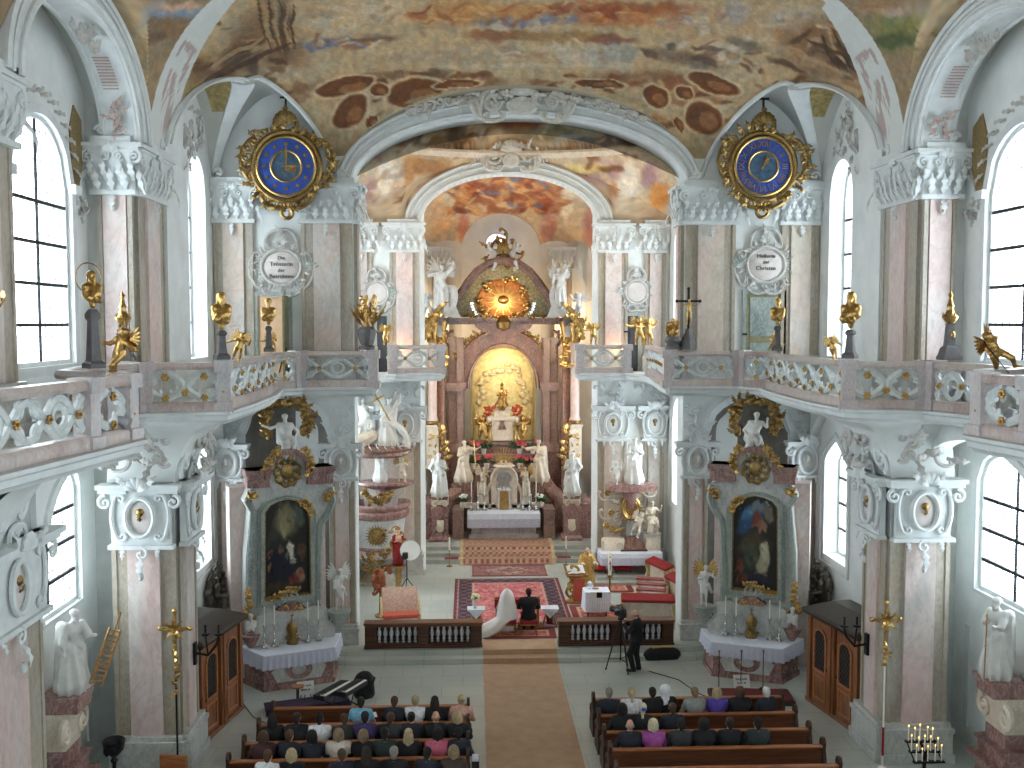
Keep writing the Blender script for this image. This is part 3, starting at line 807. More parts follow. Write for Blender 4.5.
m = MB(); arch_ring(m, YI-.12, YI+.6, 3.95, 2.4, 3.4, 1.85, ZI)
for h,r,rad in ((3.9,2.34,.06),(3.7,2.15,.05),(3.45,1.9,.05)): m.tube(arch_path(h,r,ZI,YI-.14), rad, n=6, up=(0,1,0))
struct(m, 'trim_inner_arch', G('stucco_white'), 'white moulded inner arch in front of the apse', 'arch')
AP = [(3.3,38.9),(4.5,39.3),(4.6,44.6),(4.2,45.9),(3.1,47.4),(1.9,48.2),(0,48.45)]
def apse():
 pts = [(-x,y) for x,y in AP]+[(x,y) for x,y in reversed(AP)][1:]
 for i in range(len(pts)-1):
  a = np.array(pts[i]); b = np.array(pts[i+1]); d = b-a; L = np.linalg.norm(d); d /= L
  n = np.array([d[1], -d[0], 0])   # inward
  T = fr((a[0],a[1],0),(d[0],d[1],0),(0,0,1),n)
  m = MB(); ops = []
  nmw = None
  if abs(b[1]-a[1]) > 3: ops = [opening(L*.45,1.9,3.2,7.0,.9), opening(L*.45,1.9,9.2,12.2,.9)]
  elif L > 1.7 and abs(a[1]-b[1])>1.2 and max(a[1],b[1])>46: ops = [opening(L*.5,.9,2.6,6.6,.4), opening(L*.5,.8,9,11.6,.4)]
  wall_panel(m, T, -.05, L+.05, 0, 20.3, ops, .5)
  sd = 'left' if (a[0]+b[0])<0 else 'right'
  struct(m, 'wall_apse', G('wall_white'), ['first','second','third','fourth','fifth','sixth'][min(i,len(pts)-2-i)]+' facet of the white apse wall on the '+sd)
  for k, o in enumerate(ops): window(T, o, .3, '%s window of the apse, %s facet %d from the arch on the %s' % (['lower','upper'][k], 'wide' if o['w']>1 else 'slim', min(i,len(pts)-2-i)+1, sd), 1, 4)
 return pts
apse()
APF = [(505,186,60,18,(176,92,58)), (490,192,20,6,(110,56,38)), (525,194,22,6,(120,60,40)), (470,200,10,10,(132,66,46)), (545,204,10,12,(132,66,46)), (480,186,18,7,(150,72,48)), (530,188,22,8,(214,140,90)), (505,182,18,6,(224,170,120)), (545,196,16,8,(170,90,62)), (460,196,12,8,(206,140,90)), (515,196,30,5,(150,90,60)), (498,192,14,4,(120,120,140)),
 (468,222,14,22,(208,192,168)), (462,226,7,16,(196,136,116)), (548,228,8,18,(190,140,126)), (440,215,10,26,(214,178,140)), (590,225,8,22,(186,130,116)), (446,190,6,20,(226,206,176)), (566,200,6,26,(226,206,176))]
def apse_z(x, Y):
 r = np.clip(np.sqrt((np.abs(x)/4.7)**2.6+(np.clip(Y-41.5,0,9)/7.1)**2.6)**(2/2.6), 0, 1)
 z = 13.2+2.6*np.sqrt(np.clip(1-r**2.2,0,1))
 c = np.where(np.abs(x)<1.9, 13.4+1.8*ov(x/1.9), 0)*(Y>44)
 a1 = np.where(np.abs(Y-42)<2.2, 13.3+1.8*ov((Y-42)/2.2), 0)
 return np.maximum.reduce([z, c, a1])
X, Y = np.meshgrid(np.linspace(-4.7,4.7,160), np.linspace(38.9,48.6,160), indexing='ij')
painted_grid(np.stack([X,Y,apse_z(X,Y)],-1), APF, (206,180,146), 'ceiling_apse', 'red and orange painted vault of the apse', seed=8)
def capital(mb, w, h, d, T, leaves=True, small=False):
 """composite capital: x along the face, y up from the astragal, z out of the wall"""
 mb.box(-w/2-.06,w/2+.06,-.05,.06,-.02,d+.06,T)
 rings = []
 for t,k,e in ((0,1,0),(.45,.98,.0),(.75,1.06,.06),(.86,1.12,.1)):
  a = w/2*k; rings.append([(-a,t*h,0),(a,t*h,0),(a,t*h,d+e),(-a,t*h,d+e)])
 mb.loft(rings,T=T)
 for y0,y1,g in ((.86,.92,.16),(.92,1.0,.24)):
  mb.box(-w/2-g,w/2+g,y0*h,y1*h,-.02,d+g*.8,T)
 n = max(2, round(w/.3))
 for r,(yb,L,ww) in enumerate(((0.02,.5*h,.11),(.25*h,.46*h,.10))):
  k = n if r == 0 else n+1
  for i in range(k):
   u = -w/2+w*(i+.5)/k if r == 0 else -w/2+w*i/n
   mb.leaf((u,yb), PI/2+random.uniform(-.12,.12), L, ww, curl=random.choice((-.6,.6)), T=T@fr((0,0,d)), lift=.45, th=.35)
 R = .15*h
 for q in (-1,1):
  mb.scroll((q*(w/2+.06), h*.72), R, PI/2, 1.5, .042*h, hand=-q, T=T@fr((0,0,d+.1)))
  mb.scroll((q*w*.17, h*.74), R*.7, PI/2, 1.3, .035*h, hand=q, T=T@fr((0,0,d+.1)))
  mb.leaf((q*(w/2+.1),h*.55), -PI/2+q*.3, h*.7, .09, curl=q*.9, T=T@fr((0,0,d*.6)), lift=.5)
 mb.shell((0,h*.8,d+.14), h*.2, .3, PI-.3, 5, T=T)
 if not small:
  mb.leaf((0,-.02), -PI/2, h*.34, .1, curl=.3, T=T@fr((0,0,d)), lift=.5)
  mb.ell((0,-h*.32,d+.06),(.05,.07,.05),7,5,T=T)
def pilaster(mat_strip, mat_face, T, w, z0, z1, name, label, d1=.08, d2=.15, inner=.52, base=True):
 m = MB(); m.box(-w/2,w/2,z0,z1,-.02,d1,T); m.box(-w/2,-w/2+.1,z0,z1,d1-.01,d1+.03,T); m.box(w/2-.1,w/2,z0,z1,d1-.01,d1+.03,T)
 o = struct(m, name, G(mat_strip), label, 'pilaster', smooth=False)
 f = MB(); f.box(-w/2*inner,w/2*inner,z0,z1,d1-.01,d2,T); emit(f,'face',G(mat_face),o,smooth=False)
 if base:
  b = MB(); b.box(-w/2-.1,w/2+.1,z0,z0+.7,-.02,d2+.12,T); b.box(-w/2-.14,w/2+.14,z0,z0+.22,-.02,d2+.16,T); b.box(-w/2-.13,w/2+.13,z0+.7,z0+.8,-.02,d2+.15,T); b.box(-w/2-.06,w/2+.06,z0+.8,z0+.9,-.02,d2+.08,T); emit(b,'base',G('marble_grey'),o,smooth=False)
 return o
def rocaille(mb, w, h, T, seed, n=10, r=.04, leaf=.3):
 """an irregular patch of scrolls and leaf sprays"""
 rd = random.Random(seed)
 for i in range(n):
  u = rd.uniform(-.5,.5)*w*(1-.3*i/n); v = rd.uniform(-.5,.5)*h
  k = rd.random()
  if k < .4: mb.scroll((u,v), rd.uniform(.5,1)*leaf*.5, rd.uniform(0,6.3), rd.uniform(.8,1.4), r, T=T, hand=rd.choice((-1,1)))
  elif k < .75: mb.leaf((u,v), rd.uniform(0,6.3), leaf*rd.uniform(.8,1.5), r*2.0, curl=rd.choice((-1,1))*rd.uniform(.5,1.5), T=T)
  else:
   a = rd.uniform(0,6.3); L = leaf*1.3
   mb.cscroll((u,v),(u+math.cos(a)*L,v+math.sin(a)*L), rd.choice((-.3,.3))*L, r, T=T)
def cartouche_bracket(mb, w, h, T):
 """lower gallery capital: split cornice above, plate with oval shield and drops"""
 mb.box(-w/2,w/2,0,h,-.02,.12,T)
 mb.box(-w/2-.08,w/2+.08,-.03,.06,-.02,.2,T)
 for q in (-1,1):
  a, b = sorted((q*w*.20,q*(w/2+.22)))
  mb.box(a,b,h*.86,h*.93,-.02,.3,T); mb.box(a-.04,b+.04,h*.93,h,-.02,.38,T)
  mb.cscroll((q*w*.42,h*.8),(q*w*.40,h*.15), q*.1, .05, T=T@fr((0,0,.16)))
  mb.scroll((q*(w/2+.1),h*.72), .16, PI/2, 1.2, .05, hand=-q, T=T@fr((0,0,.2)))
  mb.leaf((q*w*.15,h*.95), PI/2-q*.7, .4, .1, curl=-q*.8, T=T@fr((0,0,.26)))
  mb.leaf((q*w*.3,.02), -PI/2, .28, .07, T=T@fr((0,0,.16)))
 mb.shell((0,h*.9,.3), .3, .2, PI-.2, 6, T=T)
 ring = [(.0+.30*math.cos(a), h*.48+.42*math.sin(a), .2) for a in np.linspace(0,2*PI,24,endpoint=False)]
 mb.tube(ring,.055,closed=True,T=T)
 mb.scroll((0,-.12), .16, PI/2, 1.0, .045, T=T@fr((0,0,.18))); mb.leaf((0,-.2), -PI/2, .45, .1, T=T@fr((0,0,.15)))
 mb.ell((0,-.62,.2),(.06,.1,.06),7,5,T=T)
def shield(T, h, par, mat='stucco_pink_pale', emblem='gold_dark', rx=.26, ry=.37):
 m = MB(); m.ell((0,h*.48,.13),(rx,ry,.06),14,7,T); o = emit(m,'shield',G(mat),par)
 e = MB(); e.ell((0,h*.48+ry*.3,.18),(rx*.4,ry*.25,.05),8,5,T); e.leaf((0,h*.48-ry*.3),PI/2,ry*.6,rx*.25,T=T@fr((0,0,.16))); emit(e,'emblem',G(emblem),o)
def pier_side(s):
 SN = SIDE[s]; M_ = MIR if s<0 else np.eye(4)
 m = MB(M_)
 m.box(9.2,10.3,23.35,25.55,7.9,20.2); m.box(7.98,9.35,21.95,23.4,0,8.0); m.box(8.95,10.3,23.35,24.2,0,8.0)
 m.box(9.2,10.3,14.7,17.35,7.9,20.2); m.box(8.95,10.3,14.5,17.2,0,8.0)
 m.box(9.2,10.3,7.0,9.2,7.9,20.2); m.box(8.95,10.3,6.8,9.4,0,8.0)
 struct(m,'wall_pier_'+SN,G('wall_grey'),'bodies of the wall piers along the %s side of the nave' % SN)
 for (ya,yb,lab) in ((23.35,25.55,'big near'),(14.9,17.35,'closest')):
  Tw = M_@face_frame((9.55,ya,0),(0,-1,0)); Tn = M_@face_frame((9.2,(ya+yb)/2,0),(-1,0,0))
  pilaster('marble_olive','marble_pink',Tw,.78,8.1,12.9,'wall_pilaster','pink marble pilaster above the gallery facing the organ on the %s %s pier' % (lab,SN),d2=.13,inner=.66)
  pilaster('marble_olive','marble_pink',Tn,2.0,8.1,12.9,'wall_pilaster','pink marble pilaster above the gallery facing the nave on the %s %s pier' % (lab,SN),inner=.45)
  c = MB(); capital(c,.9,1.1,.16,Tw@fr((0,12.92,0))); capital(c,2.1,1.1,.16,Tn@fr((0,12.92,0)))
  for TT in (Tw,Tn):
   hw = .45 if TT is Tw else 1.1
   c.box(-hw,hw,14.0,14.16,-.1,.3,TT); c.scroll((hw*.5,14.3),.13,0,1.3,.05,T=TT@fr((0,0,.22))); c.scroll((-hw*.5,14.3),.13,PI,1.3,.05,hand=-1,T=TT@fr((0,0,.22)))
  struct(c,'trim_capital',G('stucco_white'),'white leafy capital on the %s %s pier above the gallery' % (lab,SN),'capital')
  if ya>20: Tw = M_@face_frame((8.62,21.95,0),(0,-1,0)); Tn = M_@face_frame((7.98,22.6,0),(-1,0,0)); ww,wn_ = 1.38,1.3
  else: Tw = M_@face_frame((9.42,14.5,0),(0,-1,0)); Tn = M_@face_frame((8.95,15.95,0),(-1,0,0)); ww,wn_ = 1.05,2.5
  pilaster('marble_olive','marble_pink',Tw,ww,0,5.1,'wall_pilaster','pink marble pilaster under the gallery facing the organ on the %s %s pier' % (lab,SN),inner=.5)
  pilaster('marble_olive','marble_pink',Tn,wn_,0,5.1,'wall_pilaster','pink marble pilaster under the gallery facing the nave on the %s %s pier' % (lab,SN),inner=.45)
  c = MB(); cartouche_bracket(c,ww*.9,1.4,Tw@fr((0,5.12,.12))); cartouche_bracket(c,wn_*.9,1.4,Tn@fr((0,5.12,.12)))
  rocaille(c,1.1,.5,Tn@fr((0,6.9,.2)),5,8,.05,.4)
  o = struct(c,'trim_bracket',G('stucco_white'),'white bracket with oval shield under the gallery on the %s %s pier' % (lab,SN),'bracket')
  shield(Tw@fr((0,5.12,.12)),1.4,o); shield(Tn@fr((0,5.12,.12)),1.4,o)
 m = MB(M_); T = face_frame((8.9,20.2,0),(-1,0,0))
 a = np.linspace(PI,0,49)
 def el(h,r): return [(h*math.cos(t), ZS+r*math.sin(t)) for t in a]
 m.band(el(3.66,2.66),el(2.95,2.12),-.9,0,T,closed=False)
 for h,r,rad,dz in ((3.6,2.6,.08,0.02),(3.42,2.44,.05,.03),(3.1,2.24,.07,.02),(2.97,2.13,.05,-.1),(2.95,2.11,.04,-.8)):
  m.tube([(u,z,dz) for u,z in el(h,r)],rad,n=6,up=(0,0,1),T=T)
 arc = struct(m,'trim_bay_arch',G('stucco_white'),'white moulded arch over the nearest %s window bay' % SN,'arch')
 for q in ((1,) ):
  r_ = MB(M_)
  for k in range(16):
   t = .38+.5*k/15
   u, z = 2.86*math.cos(t), ZS+2.04*math.sin(t)
   if k >= 5: r_.box(-.17,.17,-.014,.014,0,.02,T@fr((-u,z,-.45),(0,0,1),(math.sin(t),math.cos(t),0),(math.cos(t),-math.sin(t),0)))
  for k in range(12):
   t = .12+.022*k; u, z = 2.86*math.cos(t), ZS+2.04*math.sin(t)
   r_.leaf((random.uniform(-.12,.12),0),random.uniform(0,6.3),.3,.06,curl=1,T=T@fr((-u,z,-.45),(0,0,1),(math.sin(t),math.cos(t),0),(math.cos(t),-math.sin(t),0)))
  emit(r_,'relief',G('stucco_pink'),arc)
 Y = np.linspace(17.0,23.4,50); X = np.linspace(9.1,10.3,14); XX,YY = np.meshgrid(X,Y,indexing='ij')
 zz = ZS+2.2*ov((YY-20.2)/3.3)+.25*(XX-9.1)
 P = np.stack([XX,YY,zz],-1)
 g = MB(M_); g.grid(P); o = emit(g,'ceiling_bay',G('fresco')); tag(o,'plaster vault with a gilded mosaic strip over the nearest %s window bay' % SN,'ceiling',kind='structure')
 F = P.reshape(-1,3); cc = np.tile(np.array((196,198,194.)),(len(F),1)); gm = (F[:,0]>9.35)&(F[:,0]<9.85)&(np.abs(F[:,1]-20.2)<2.6)
 cc = np.where(gm[:,None],np.array((166,146,96.))*(1+.5*(fbm(F[:,0],F[:,1],12,2)-.5)[:,None]),cc); paint(o,F,cc)
 T = M_@face_frame((10.2,23.4,0),(-1,0,0))
 f = MB(); f.prism([(.55,13.0),(.95,12.6),(1.0,14.2),(.75,14.75),(.35,14.5),(.3,13.6)],0,.03,T); struct(f,'trim_mosaic',G('gold_mosaic'),'small gilded mosaic field beside the upper window on the nearest %s bay' % SN,'ornament')
 f = MB(); rocaille(f,.9,1.4,T@fr((.3+4.0,14.2,0)),17+s,16,.05,.34); rocaille(f,.5,.6,T@fr((.5,12.5,0)),4,8,.04,.25)
 for k in range(14):
  t = .25+.2*k; f.leaf((2.55+1.75*math.cos(t),12.9+1.7*math.sin(t)),t+1.2,.34,.07,curl=1,T=T)
 struct(f,'trim_rocaille',G('stucco_grey'),'grey stucco rocaille around the head of the nearest %s upper window' % SN,'ornament')
 T2 = M_@face_frame((9.05,30,0),(-1,0,0))
 f = MB(); rocaille(f,1.6,1.1,T2@fr((1.8,15.2,0)),23+s,26,.045,.3); rocaille(f,.8,.9,T2@fr((2.6,14.4,0)),24,10,.04,.3)
 struct(f,'trim_rocaille',G('stucco_grey'),'grey stucco rocaille over the narrow upper window beside the %s clock' % SN,'ornament')
 for (xc,w,fa,lab) in ((5.72,1.5,'marble_cream','inner'),(8.45,1.15,'marble_cream','outer')):
  T = M_@face_frame((xc,30.0,0),(0,-1,0))
  pilaster('marble_olive',fa,T,w,8.1,12.95,'wall_pilaster','%s tall marble pilaster beside the %s blue clock' % (lab,SN))
  c = MB(); capital(c,w+.05,1.1,.16,T@fr((0,12.95,0))); c.box(-w/2-.1,w/2+.1,14.05,14.2,-.1,.3,T)
  for q in (-1,1): c.scroll((q*w*.3,14.34),.13,0 if q>0 else PI,1.3,.05,hand=q,T=T@fr((0,0,.22)))
  struct(c,'trim_capital',G('stucco_white'),'white leafy capital on the %s pilaster beside the %s blue clock' % (lab,SN),'capital')
 Tr = M_@face_frame((4.95,30.4,0),(-1,0,0))
 pilaster('marble_olive','marble_pink',Tr,.7,8.1,12.95,'wall_pilaster','narrow marble pilaster on the %s jamb of the choir arch' % SN)
 c = MB(); capital(c,.72,1.1,.14,Tr@fr((0,12.95,0)),small=True); struct(c,'trim_capital',G('stucco_white'),'white capital on the %s jamb of the choir arch' % SN,'capital')
 for (xc,w,lab) in ((5.35,.75,'inner'),(8.72,.75,'outer')):
  T = M_@face_frame((xc,30.0,0),(0,-1,0))
  pilaster('marble_olive','marble_pink',T,w,0,5.3,'wall_pilaster','%s lower marble pilaster beside the %s side altar' % (lab,SN))
  c = MB(); cartouche_bracket(c,w+.1,1.1,T@fr((0,5.3,.1))); rocaille(c,.8,.8,T@fr((0,7.1,.05)),40,9,.045,.34)
  o = struct(c,'trim_bracket',G('stucco_white'),'white bracket on the %s pilaster over the %s side altar' % (lab,SN),'bracket'); shield(T@fr((0,5.3,.1)),1.1,o,'stucco_grey','stucco_white',.18,.28)
 T = M_@face_frame((7.0,30.0,0),(0,-1,0)); m = MB()
 nn = opening(0,2.5,0,6.6,1.05); m.band([(p[0]*1.16,6.6+(p[1]-6.6)*1.2) for p in nn['top']],nn['top'],0,.1,T,closed=False)
 struct(m,'trim_niche_arch',G('stucco_white'),'white arch band over the niche of the %s side altar' % SN,'arch')
 for (xc,w,lab) in ((3.98,1.12,'broad'),(5.6,.8,'slim')):
  T = M_@face_frame((xc,38.3,0),(0,-1,0))
  pilaster('marble_olive','marble_pink',T,w,7.9,12.65,'wall_pilaster','%s pink marble pilaster of the choir above the %s gallery' % (lab,SN),inner=.55)
  c = MB(); capital(c,w+.06,1.05,.16,T@fr((0,12.68,0))); c.box(-w/2-.05,w/2+.05,13.7,13.86,-.1,.28,T); struct(c,'trim_capital',G('stucco_white'),'white capital on the %s choir pilaster on the %s' % (lab,SN),'capital')
  pilaster('marble_olive','marble_cream',T,w,.3,5.4,'wall_pilaster','%s pink marble pilaster of the choir under the %s gallery' % (lab,SN),inner=.55)
  c = MB(); cartouche_bracket(c,w+.06,1.35,T@fr((0,5.45,.1))); rocaille(c,1.0,.9,T@fr((0,7.3,.05)),33,12,.05,.36)
  o = struct(c,'trim_bracket',G('stucco_white'),'white bracket on the %s choir pilaster on the %s' % (lab,SN),'bracket'); shield(T@fr((0,5.45,.1)),1.35,o,'stucco_white','gold_dark')
 a, b = np.array(AP[4]), np.array(AP[3]); mid = (a*.62+b*.38); n = np.array([-(b-a)[1], (b-a)[0]]); n /= np.linalg.norm(n); n = n if n[1]<0 else -n
 T = M_@face_frame((2.9,47.3,0),(-.25,-1,0))
 pilaster('marble_olive','marble_cream',T,.8,.7,12.5,'wall_pilaster','cream marble pilaster in the apse on the %s of the high altar' % SN)
 c = MB(); capital(c,.9,1.0,.16,T@fr((0,12.5,0)),small=True); struct(c,'trim_capital',G('stucco_white'),'white capital in the apse on the %s of the high altar' % SN,'capital')
for s in (-1,1): pier_side(s)
GP = [(7.6,6),(7.4,12.5),(7.02,15),(6.85,16.2),(7.5,17.3),(8.55,18.1),(8.8,19.6),(8.2,20.9),(6.7,21.3),(6.6,23.5),(6.65,26.0),(6.9,28.2),(6.35,28.9),(4.3,28.95)]
GC = [(4.3,28.95),(4.4,31.0),(4.7,33.5),(4.75,35.6),(4.3,36.6),(2.55,36.7)]
def lerp_path(path, n):
 P = np.array(path,float); d = np.r_[0,np.cumsum(np.linalg.norm(np.diff(P,axis=0),axis=1))]
 return d[-1], (lambda s: np.array([np.interp(s,d,P[:,0]),np.interp(s,d,P[:,1])]))
def balustrade(path, s, unit, label, posts=(True,True), off=.16, gold=True, kind=0):
 """openwork parapet along a plan path (right-hand coordinates, mirrored for the left side)"""
 M_ = MIR if s<0 else None
 P = np.array(path,float); d = np.diff(P,axis=0)
 Q = []
 for i in range(len(P)):
  a = d[max(i-1,0)]; b = d[min(i,len(d)-1)]; nn = np.array([a[1],-a[0]])/np.linalg.norm(a)+np.array([b[1],-b[0]])/np.linalg.norm(b); nn /= np.linalg.norm(nn); Q.append(P[i]+nn*off)
 Q = np.array(Q); mid = Q[len(Q)//2]
 root = thing('gallery_balustrade', label, 'balustrade', ((-1 if s<0 else 1)*mid[0],mid[1],8.1))
 root['kind'] = 'structure'
 p3 = [(x,y,0) for x,y in Q]
 m = MB(M_); m.sweep(p3,[(-.13,9.0),(.13,9.0),(.16,9.06),(.12,9.15),(-.12,9.15),(-.16,9.06)]); emit(m,'rail',G('marble_rail'),root)
 m = MB(M_); m.sweep(p3,[(-.15,8.1),(.15,8.1),(.15,8.26),(.1,8.33),(-.1,8.33),(-.15,8.26)]); emit(m,'plinth',G('marble_rail'),root)
 L, f = lerp_path(Q,0); n = max(1, round(L/unit)); u = L/n
 z0, h = 8.33, .67
 ow = MB(M_); gd = MB(M_)
 def at_(sv, zz):
  q = f(np.clip(sv,0,L)); return (q[0],q[1],z0+zz*h)
 def nrm(sv):
  a = f(max(0,sv-.1)); b = f(min(L,sv+.1)); t = (b-a)/np.linalg.norm(b-a); return np.array([t[1],-t[0],0])
 for i in range(n):
  c = (i+.5)*u
  if kind == 0:   # interlaced strapwork
   for sg in (-1,1):
    ts = np.linspace(0,1,23); pts = [at_(i*u+t*u,.5+sg*.40*math.cos(2*PI*t)) for t in ts]
    ow.tube(pts,.062,n=6,flat=.9,up=nrm(c))
   for q in (.25,.75):
    cc = at_(i*u+q*u,.5); nv = nrm(i*u+q*u)
    if gold and q: gd.merge(rosette(.075), fr(np.array(cc)-nv*.075, np.cross((0,0,1),-nv), (0,0,1), -nv))
   for sg in (-1,1):
    rr = .17*min(1,u); ring = []
    for a in np.linspace(0,2*PI,13)[:-1]: ring.append(at_(c+rr*1.0*math.cos(a),.5+sg*.0+.24*math.sin(a)))
    if sg>0: ow.tube(ring,.05,n=6,flat=.8,up=nrm(c),closed=True)
    for e in (-1,1):
     sp = []
     for k in range(14):
      t = k/13; R = .13*(1-.75*t); a = -sg*PI/2+e*sg*4.6*t
      sp.append(at_(c+e*u*.36+R*math.cos(a),.5+sg*.30+R/h*math.sin(a)))
     ow.tube(sp,[.05*(1-.4*k/13) for k in range(14)],n=6,flat=.8,up=nrm(c))
  else:           # overlapping C scrolls with gilt flowers
   for e in (-1,1):
    pts = [at_(c+e*(.05+.38*u*math.sin(PI*t)), .08+.84*t) for t in np.linspace(0,1,13)]
    ow.tube(pts,.08,n=6,flat=.8,up=nrm(c))
    sp = []
    for k in range(16):
     t = k/15; R = .2*(1-.7*t); a = PI/2-e*5.2*t
     sp.append(at_(c+e*u*.22+R*math.cos(a),.34+R/h*math.sin(a)))
    ow.tube(sp,[.06*(1-.4*k/15) for k in range(16)],n=6,flat=.8,up=nrm(c))
   nv = nrm(c)
   for zz,ee in ((.78,0),(.3,.5),(.12,.0)):
    cc = at_(c+ee*u,zz); gd.merge(rosette(.085), fr(np.array(cc)-nv*.08, np.cross((0,0,1),-nv), (0,0,1), -nv))
 emit(ow,'openwork',G('openwork_white'),root)
 if gold and gd.n: emit(gd,'rosettes',G('gold'),root)
 for k,e in enumerate((0,-1)):
  if posts[k]:
   q = Q[e]; dd = d[e]/np.linalg.norm(d[e]); T = fr((q[0],q[1],0),(dd[0],dd[1],0),(-dd[1],dd[0],0),(0,0,1))
   m = MB(M_)
   for a,z0_,z1_ in ((.19,8.08,8.3),(.14,8.3,8.95),(.19,8.95,9.18)): m.box(-a,a,-a,a,z0_,z1_,T)
   emit(m,'post',G('marble_post'),root,smooth=False)
 return root
_ros = None
def rosette(r):
 m = MB()
 for k in range(6):
  a = k*PI/3; m.ell((r*.6*math.cos(a),r*.6*math.sin(a),.02),(r*.42,r*.42,r*.3),6,4)
 m.ell((0,0,.05),(r*.35,r*.35,r*.35),6,4)
 return m
def gallery(s):
 SN = SIDE[s]; M_ = MIR if s<0 else np.eye(4)
 m = MB(M_)
 poly = GP+[(4.3,30.0),(10.3,30.0),(10.3,6)]
 m.prism(poly,7.9,8.1)
 m.prism(GC+[(2.55,38.3),(6.2,38.3),(6.2,29.9),(4.3,29.9)],7.9,8.1)
 for path in (GP,GC):
  m.sweep([(x,y,0) for x,y in path],[(.2,7.84),(.02,7.84),(-.02,7.9),(-.09,7.93),(-.1,8.02),(-.16,8.06),(-.16,8.12),(.2,8.12)])
 m.sweep([(2.55,36.7,0),(2.55,38.3,0)],[(.2,7.84),(.02,7.84),(-.02,7.9),(-.09,7.93),(-.1,8.02),(-.16,8.06),(-.16,8.12),(.2,8.12)])
 struct(m,'floor_gallery_'+SN,G('stucco_white'),'white gallery slab with moulded cornice running along the %s side' % SN,'gallery')
 a = [(9.4,21.9),(7.95,21.9),(7.92,22.6),(8.1,24.2)]; b = [(8.5,20.95),(6.75,21.35),(6.68,23.5),(6.72,26.2)]
 def flare(a,b,z0,z1):
  rr = []
  for t in np.linspace(0,1,9):
   k = 1-math.sqrt(max(0,1-t*t)); z = z0+(z1-z0)*t
   rr.append([(p[0]+(q[0]-p[0])*k,p[1]+(q[1]-p[1])*k,z) for p,q in zip(a,b)])
  return rr
 m = MB(M_); m.loft(flare(a,b,6.3,7.9),closed=False,cap=False)
 m.loft(flare([(8.85,14.6),(8.85,15.5),(8.9,16.5),(9.5,17.2)],[(7.05,15.0),(6.9,16.15),(7.55,17.3),(8.5,18.0)],6.3,7.9),closed=False,cap=False)
 for (c,h) in ((20.0,2.5),(27.6,2.1)):
  T = face_frame((8.85,c,0),(-1,0,0)); lim = 2.9 if h>2.2 else 2.35
  arc = [(h*math.cos(t),6.25+1.3*math.sin(t)) for t in np.linspace(PI,0,25)]
  m.prism([(-lim,6.25)]+arc+[(lim,6.25),(lim,7.95),(-lim,7.95)],-.35,0,T)
  m.band([(u*1.08,6.25+(z-6.25)*1.12) for u,z in arc],arc,0,.06,T,closed=False)
 struct(m,'wall_arcade_'+SN,G('wall_white'),'white arcade arches and coved consoles under the %s gallery' % SN,'arcade')
 m = MB(M_); T = face_frame((8.6,21.75,0),(0,-1,0))
 rocaille(m,1.2,.8,T@fr((-.1,7.1,.25)),51,14,.05,.36); T = face_frame((7.7,23.2,0),(-1,0,0)); rocaille(m,1.8,.9,T@fr((0,7.1,.1)),52,18,.05,.38)
 T = face_frame((8.8,27.6,0),(-1,0,0))
 for k in range(12):
  t = .1+.1*k; m.leaf((2.2*math.cos(t),6.3+1.4*math.sin(t)),t+1.7,.42,.09,curl=.8,T=T)
 struct(m,'trim_rocaille',G('stucco_grey'),'rocaille stucco under the %s gallery bulge and along its arch' % SN,'ornament')
 D = '%s gallery'
 balustrade(GP[0:3],s,1.6,'openwork parapet of the %s gallery nearest the camera' % SN,kind=0)
 balustrade(GP[2:4],s,1.2,'short curved parapet at the nearest corner of the %s gallery' % SN,kind=1,posts=(False,True))
 balustrade(GP[4:8],s,1.1,'parapet of the %s gallery returning along the nearest bay' % SN,kind=0)
 balustrade(GP[7:9],s,.78,'parapet panel with gilt flowers facing the organ at the big %s pier' % SN,kind=1)
 balustrade(GP[8:13],s,1.1,'long wavy parapet of the %s gallery facing the nave beside the big pier' % SN,kind=1,posts=(False,True))
 balustrade(GP[12:14],s,2.1,'parapet panel in front of the %s clock wall' % SN,kind=0,gold=True,posts=(True,True))
 balustrade(GC[0:4],s,1.1,'parapet of the %s gallery running along the choir' % SN,kind=0,posts=(False,False))
 balustrade(GC[4:6],s,1.75,'parapet panel of the %s gallery beside the high altar' % SN,kind=0)
for s in (-1,1): gallery(s)
def onplane(px, py, T, off=0.):
 """where the sight line through a surveyed point meets a wall frame's plane: local (u, v)"""
 o = T[:3,3]+T[:3,2]*off; n = T[:3,2]
 d = cf+cr*(px-512)/FPX+cu*(384-py)/FPX
 P = CAM+d*(((o-CAM)@n)/(d@n)); q = P-o
 return float(q@T[:3,0]), float(q@T[:3,1])
def v(*a): return np.array(a, float)
ARM = {  # elbow, hand offsets from the shoulder for the right-hand side (+x); mirrored for the other
 'down': ((.07,.02,-.29),(.08,-.08,-.54)), 'hip': ((.2,.06,-.24),(.10,-.10,-.40)), 'chest': ((.12,-.04,-.27),(-.10,-.24,-.16)),
 'up': ((.17,-.06,.16),(.24,-.14,.42)), 'out': ((.26,-.08,-.08),(.50,-.16,.02)), 'fore': ((.06,-.12,-.25),(.06,-.38,-.20)),
 'pray': ((.08,-.08,-.26),(-.15,-.26,-.10)), 'book': ((.12,-.06,-.27),(-.02,-.28,-.22)), 'raise': ((.14,-.14,-.10),(.16,-.34,.16)), 'back':((.2,.12,-.2),(.34,.2,-.38)), 'knee':((.1,-.12,-.26),(.02,-.36,-.36)), 'cam':((.1,-.16,-.22),(-.08,-.36,-.06))}
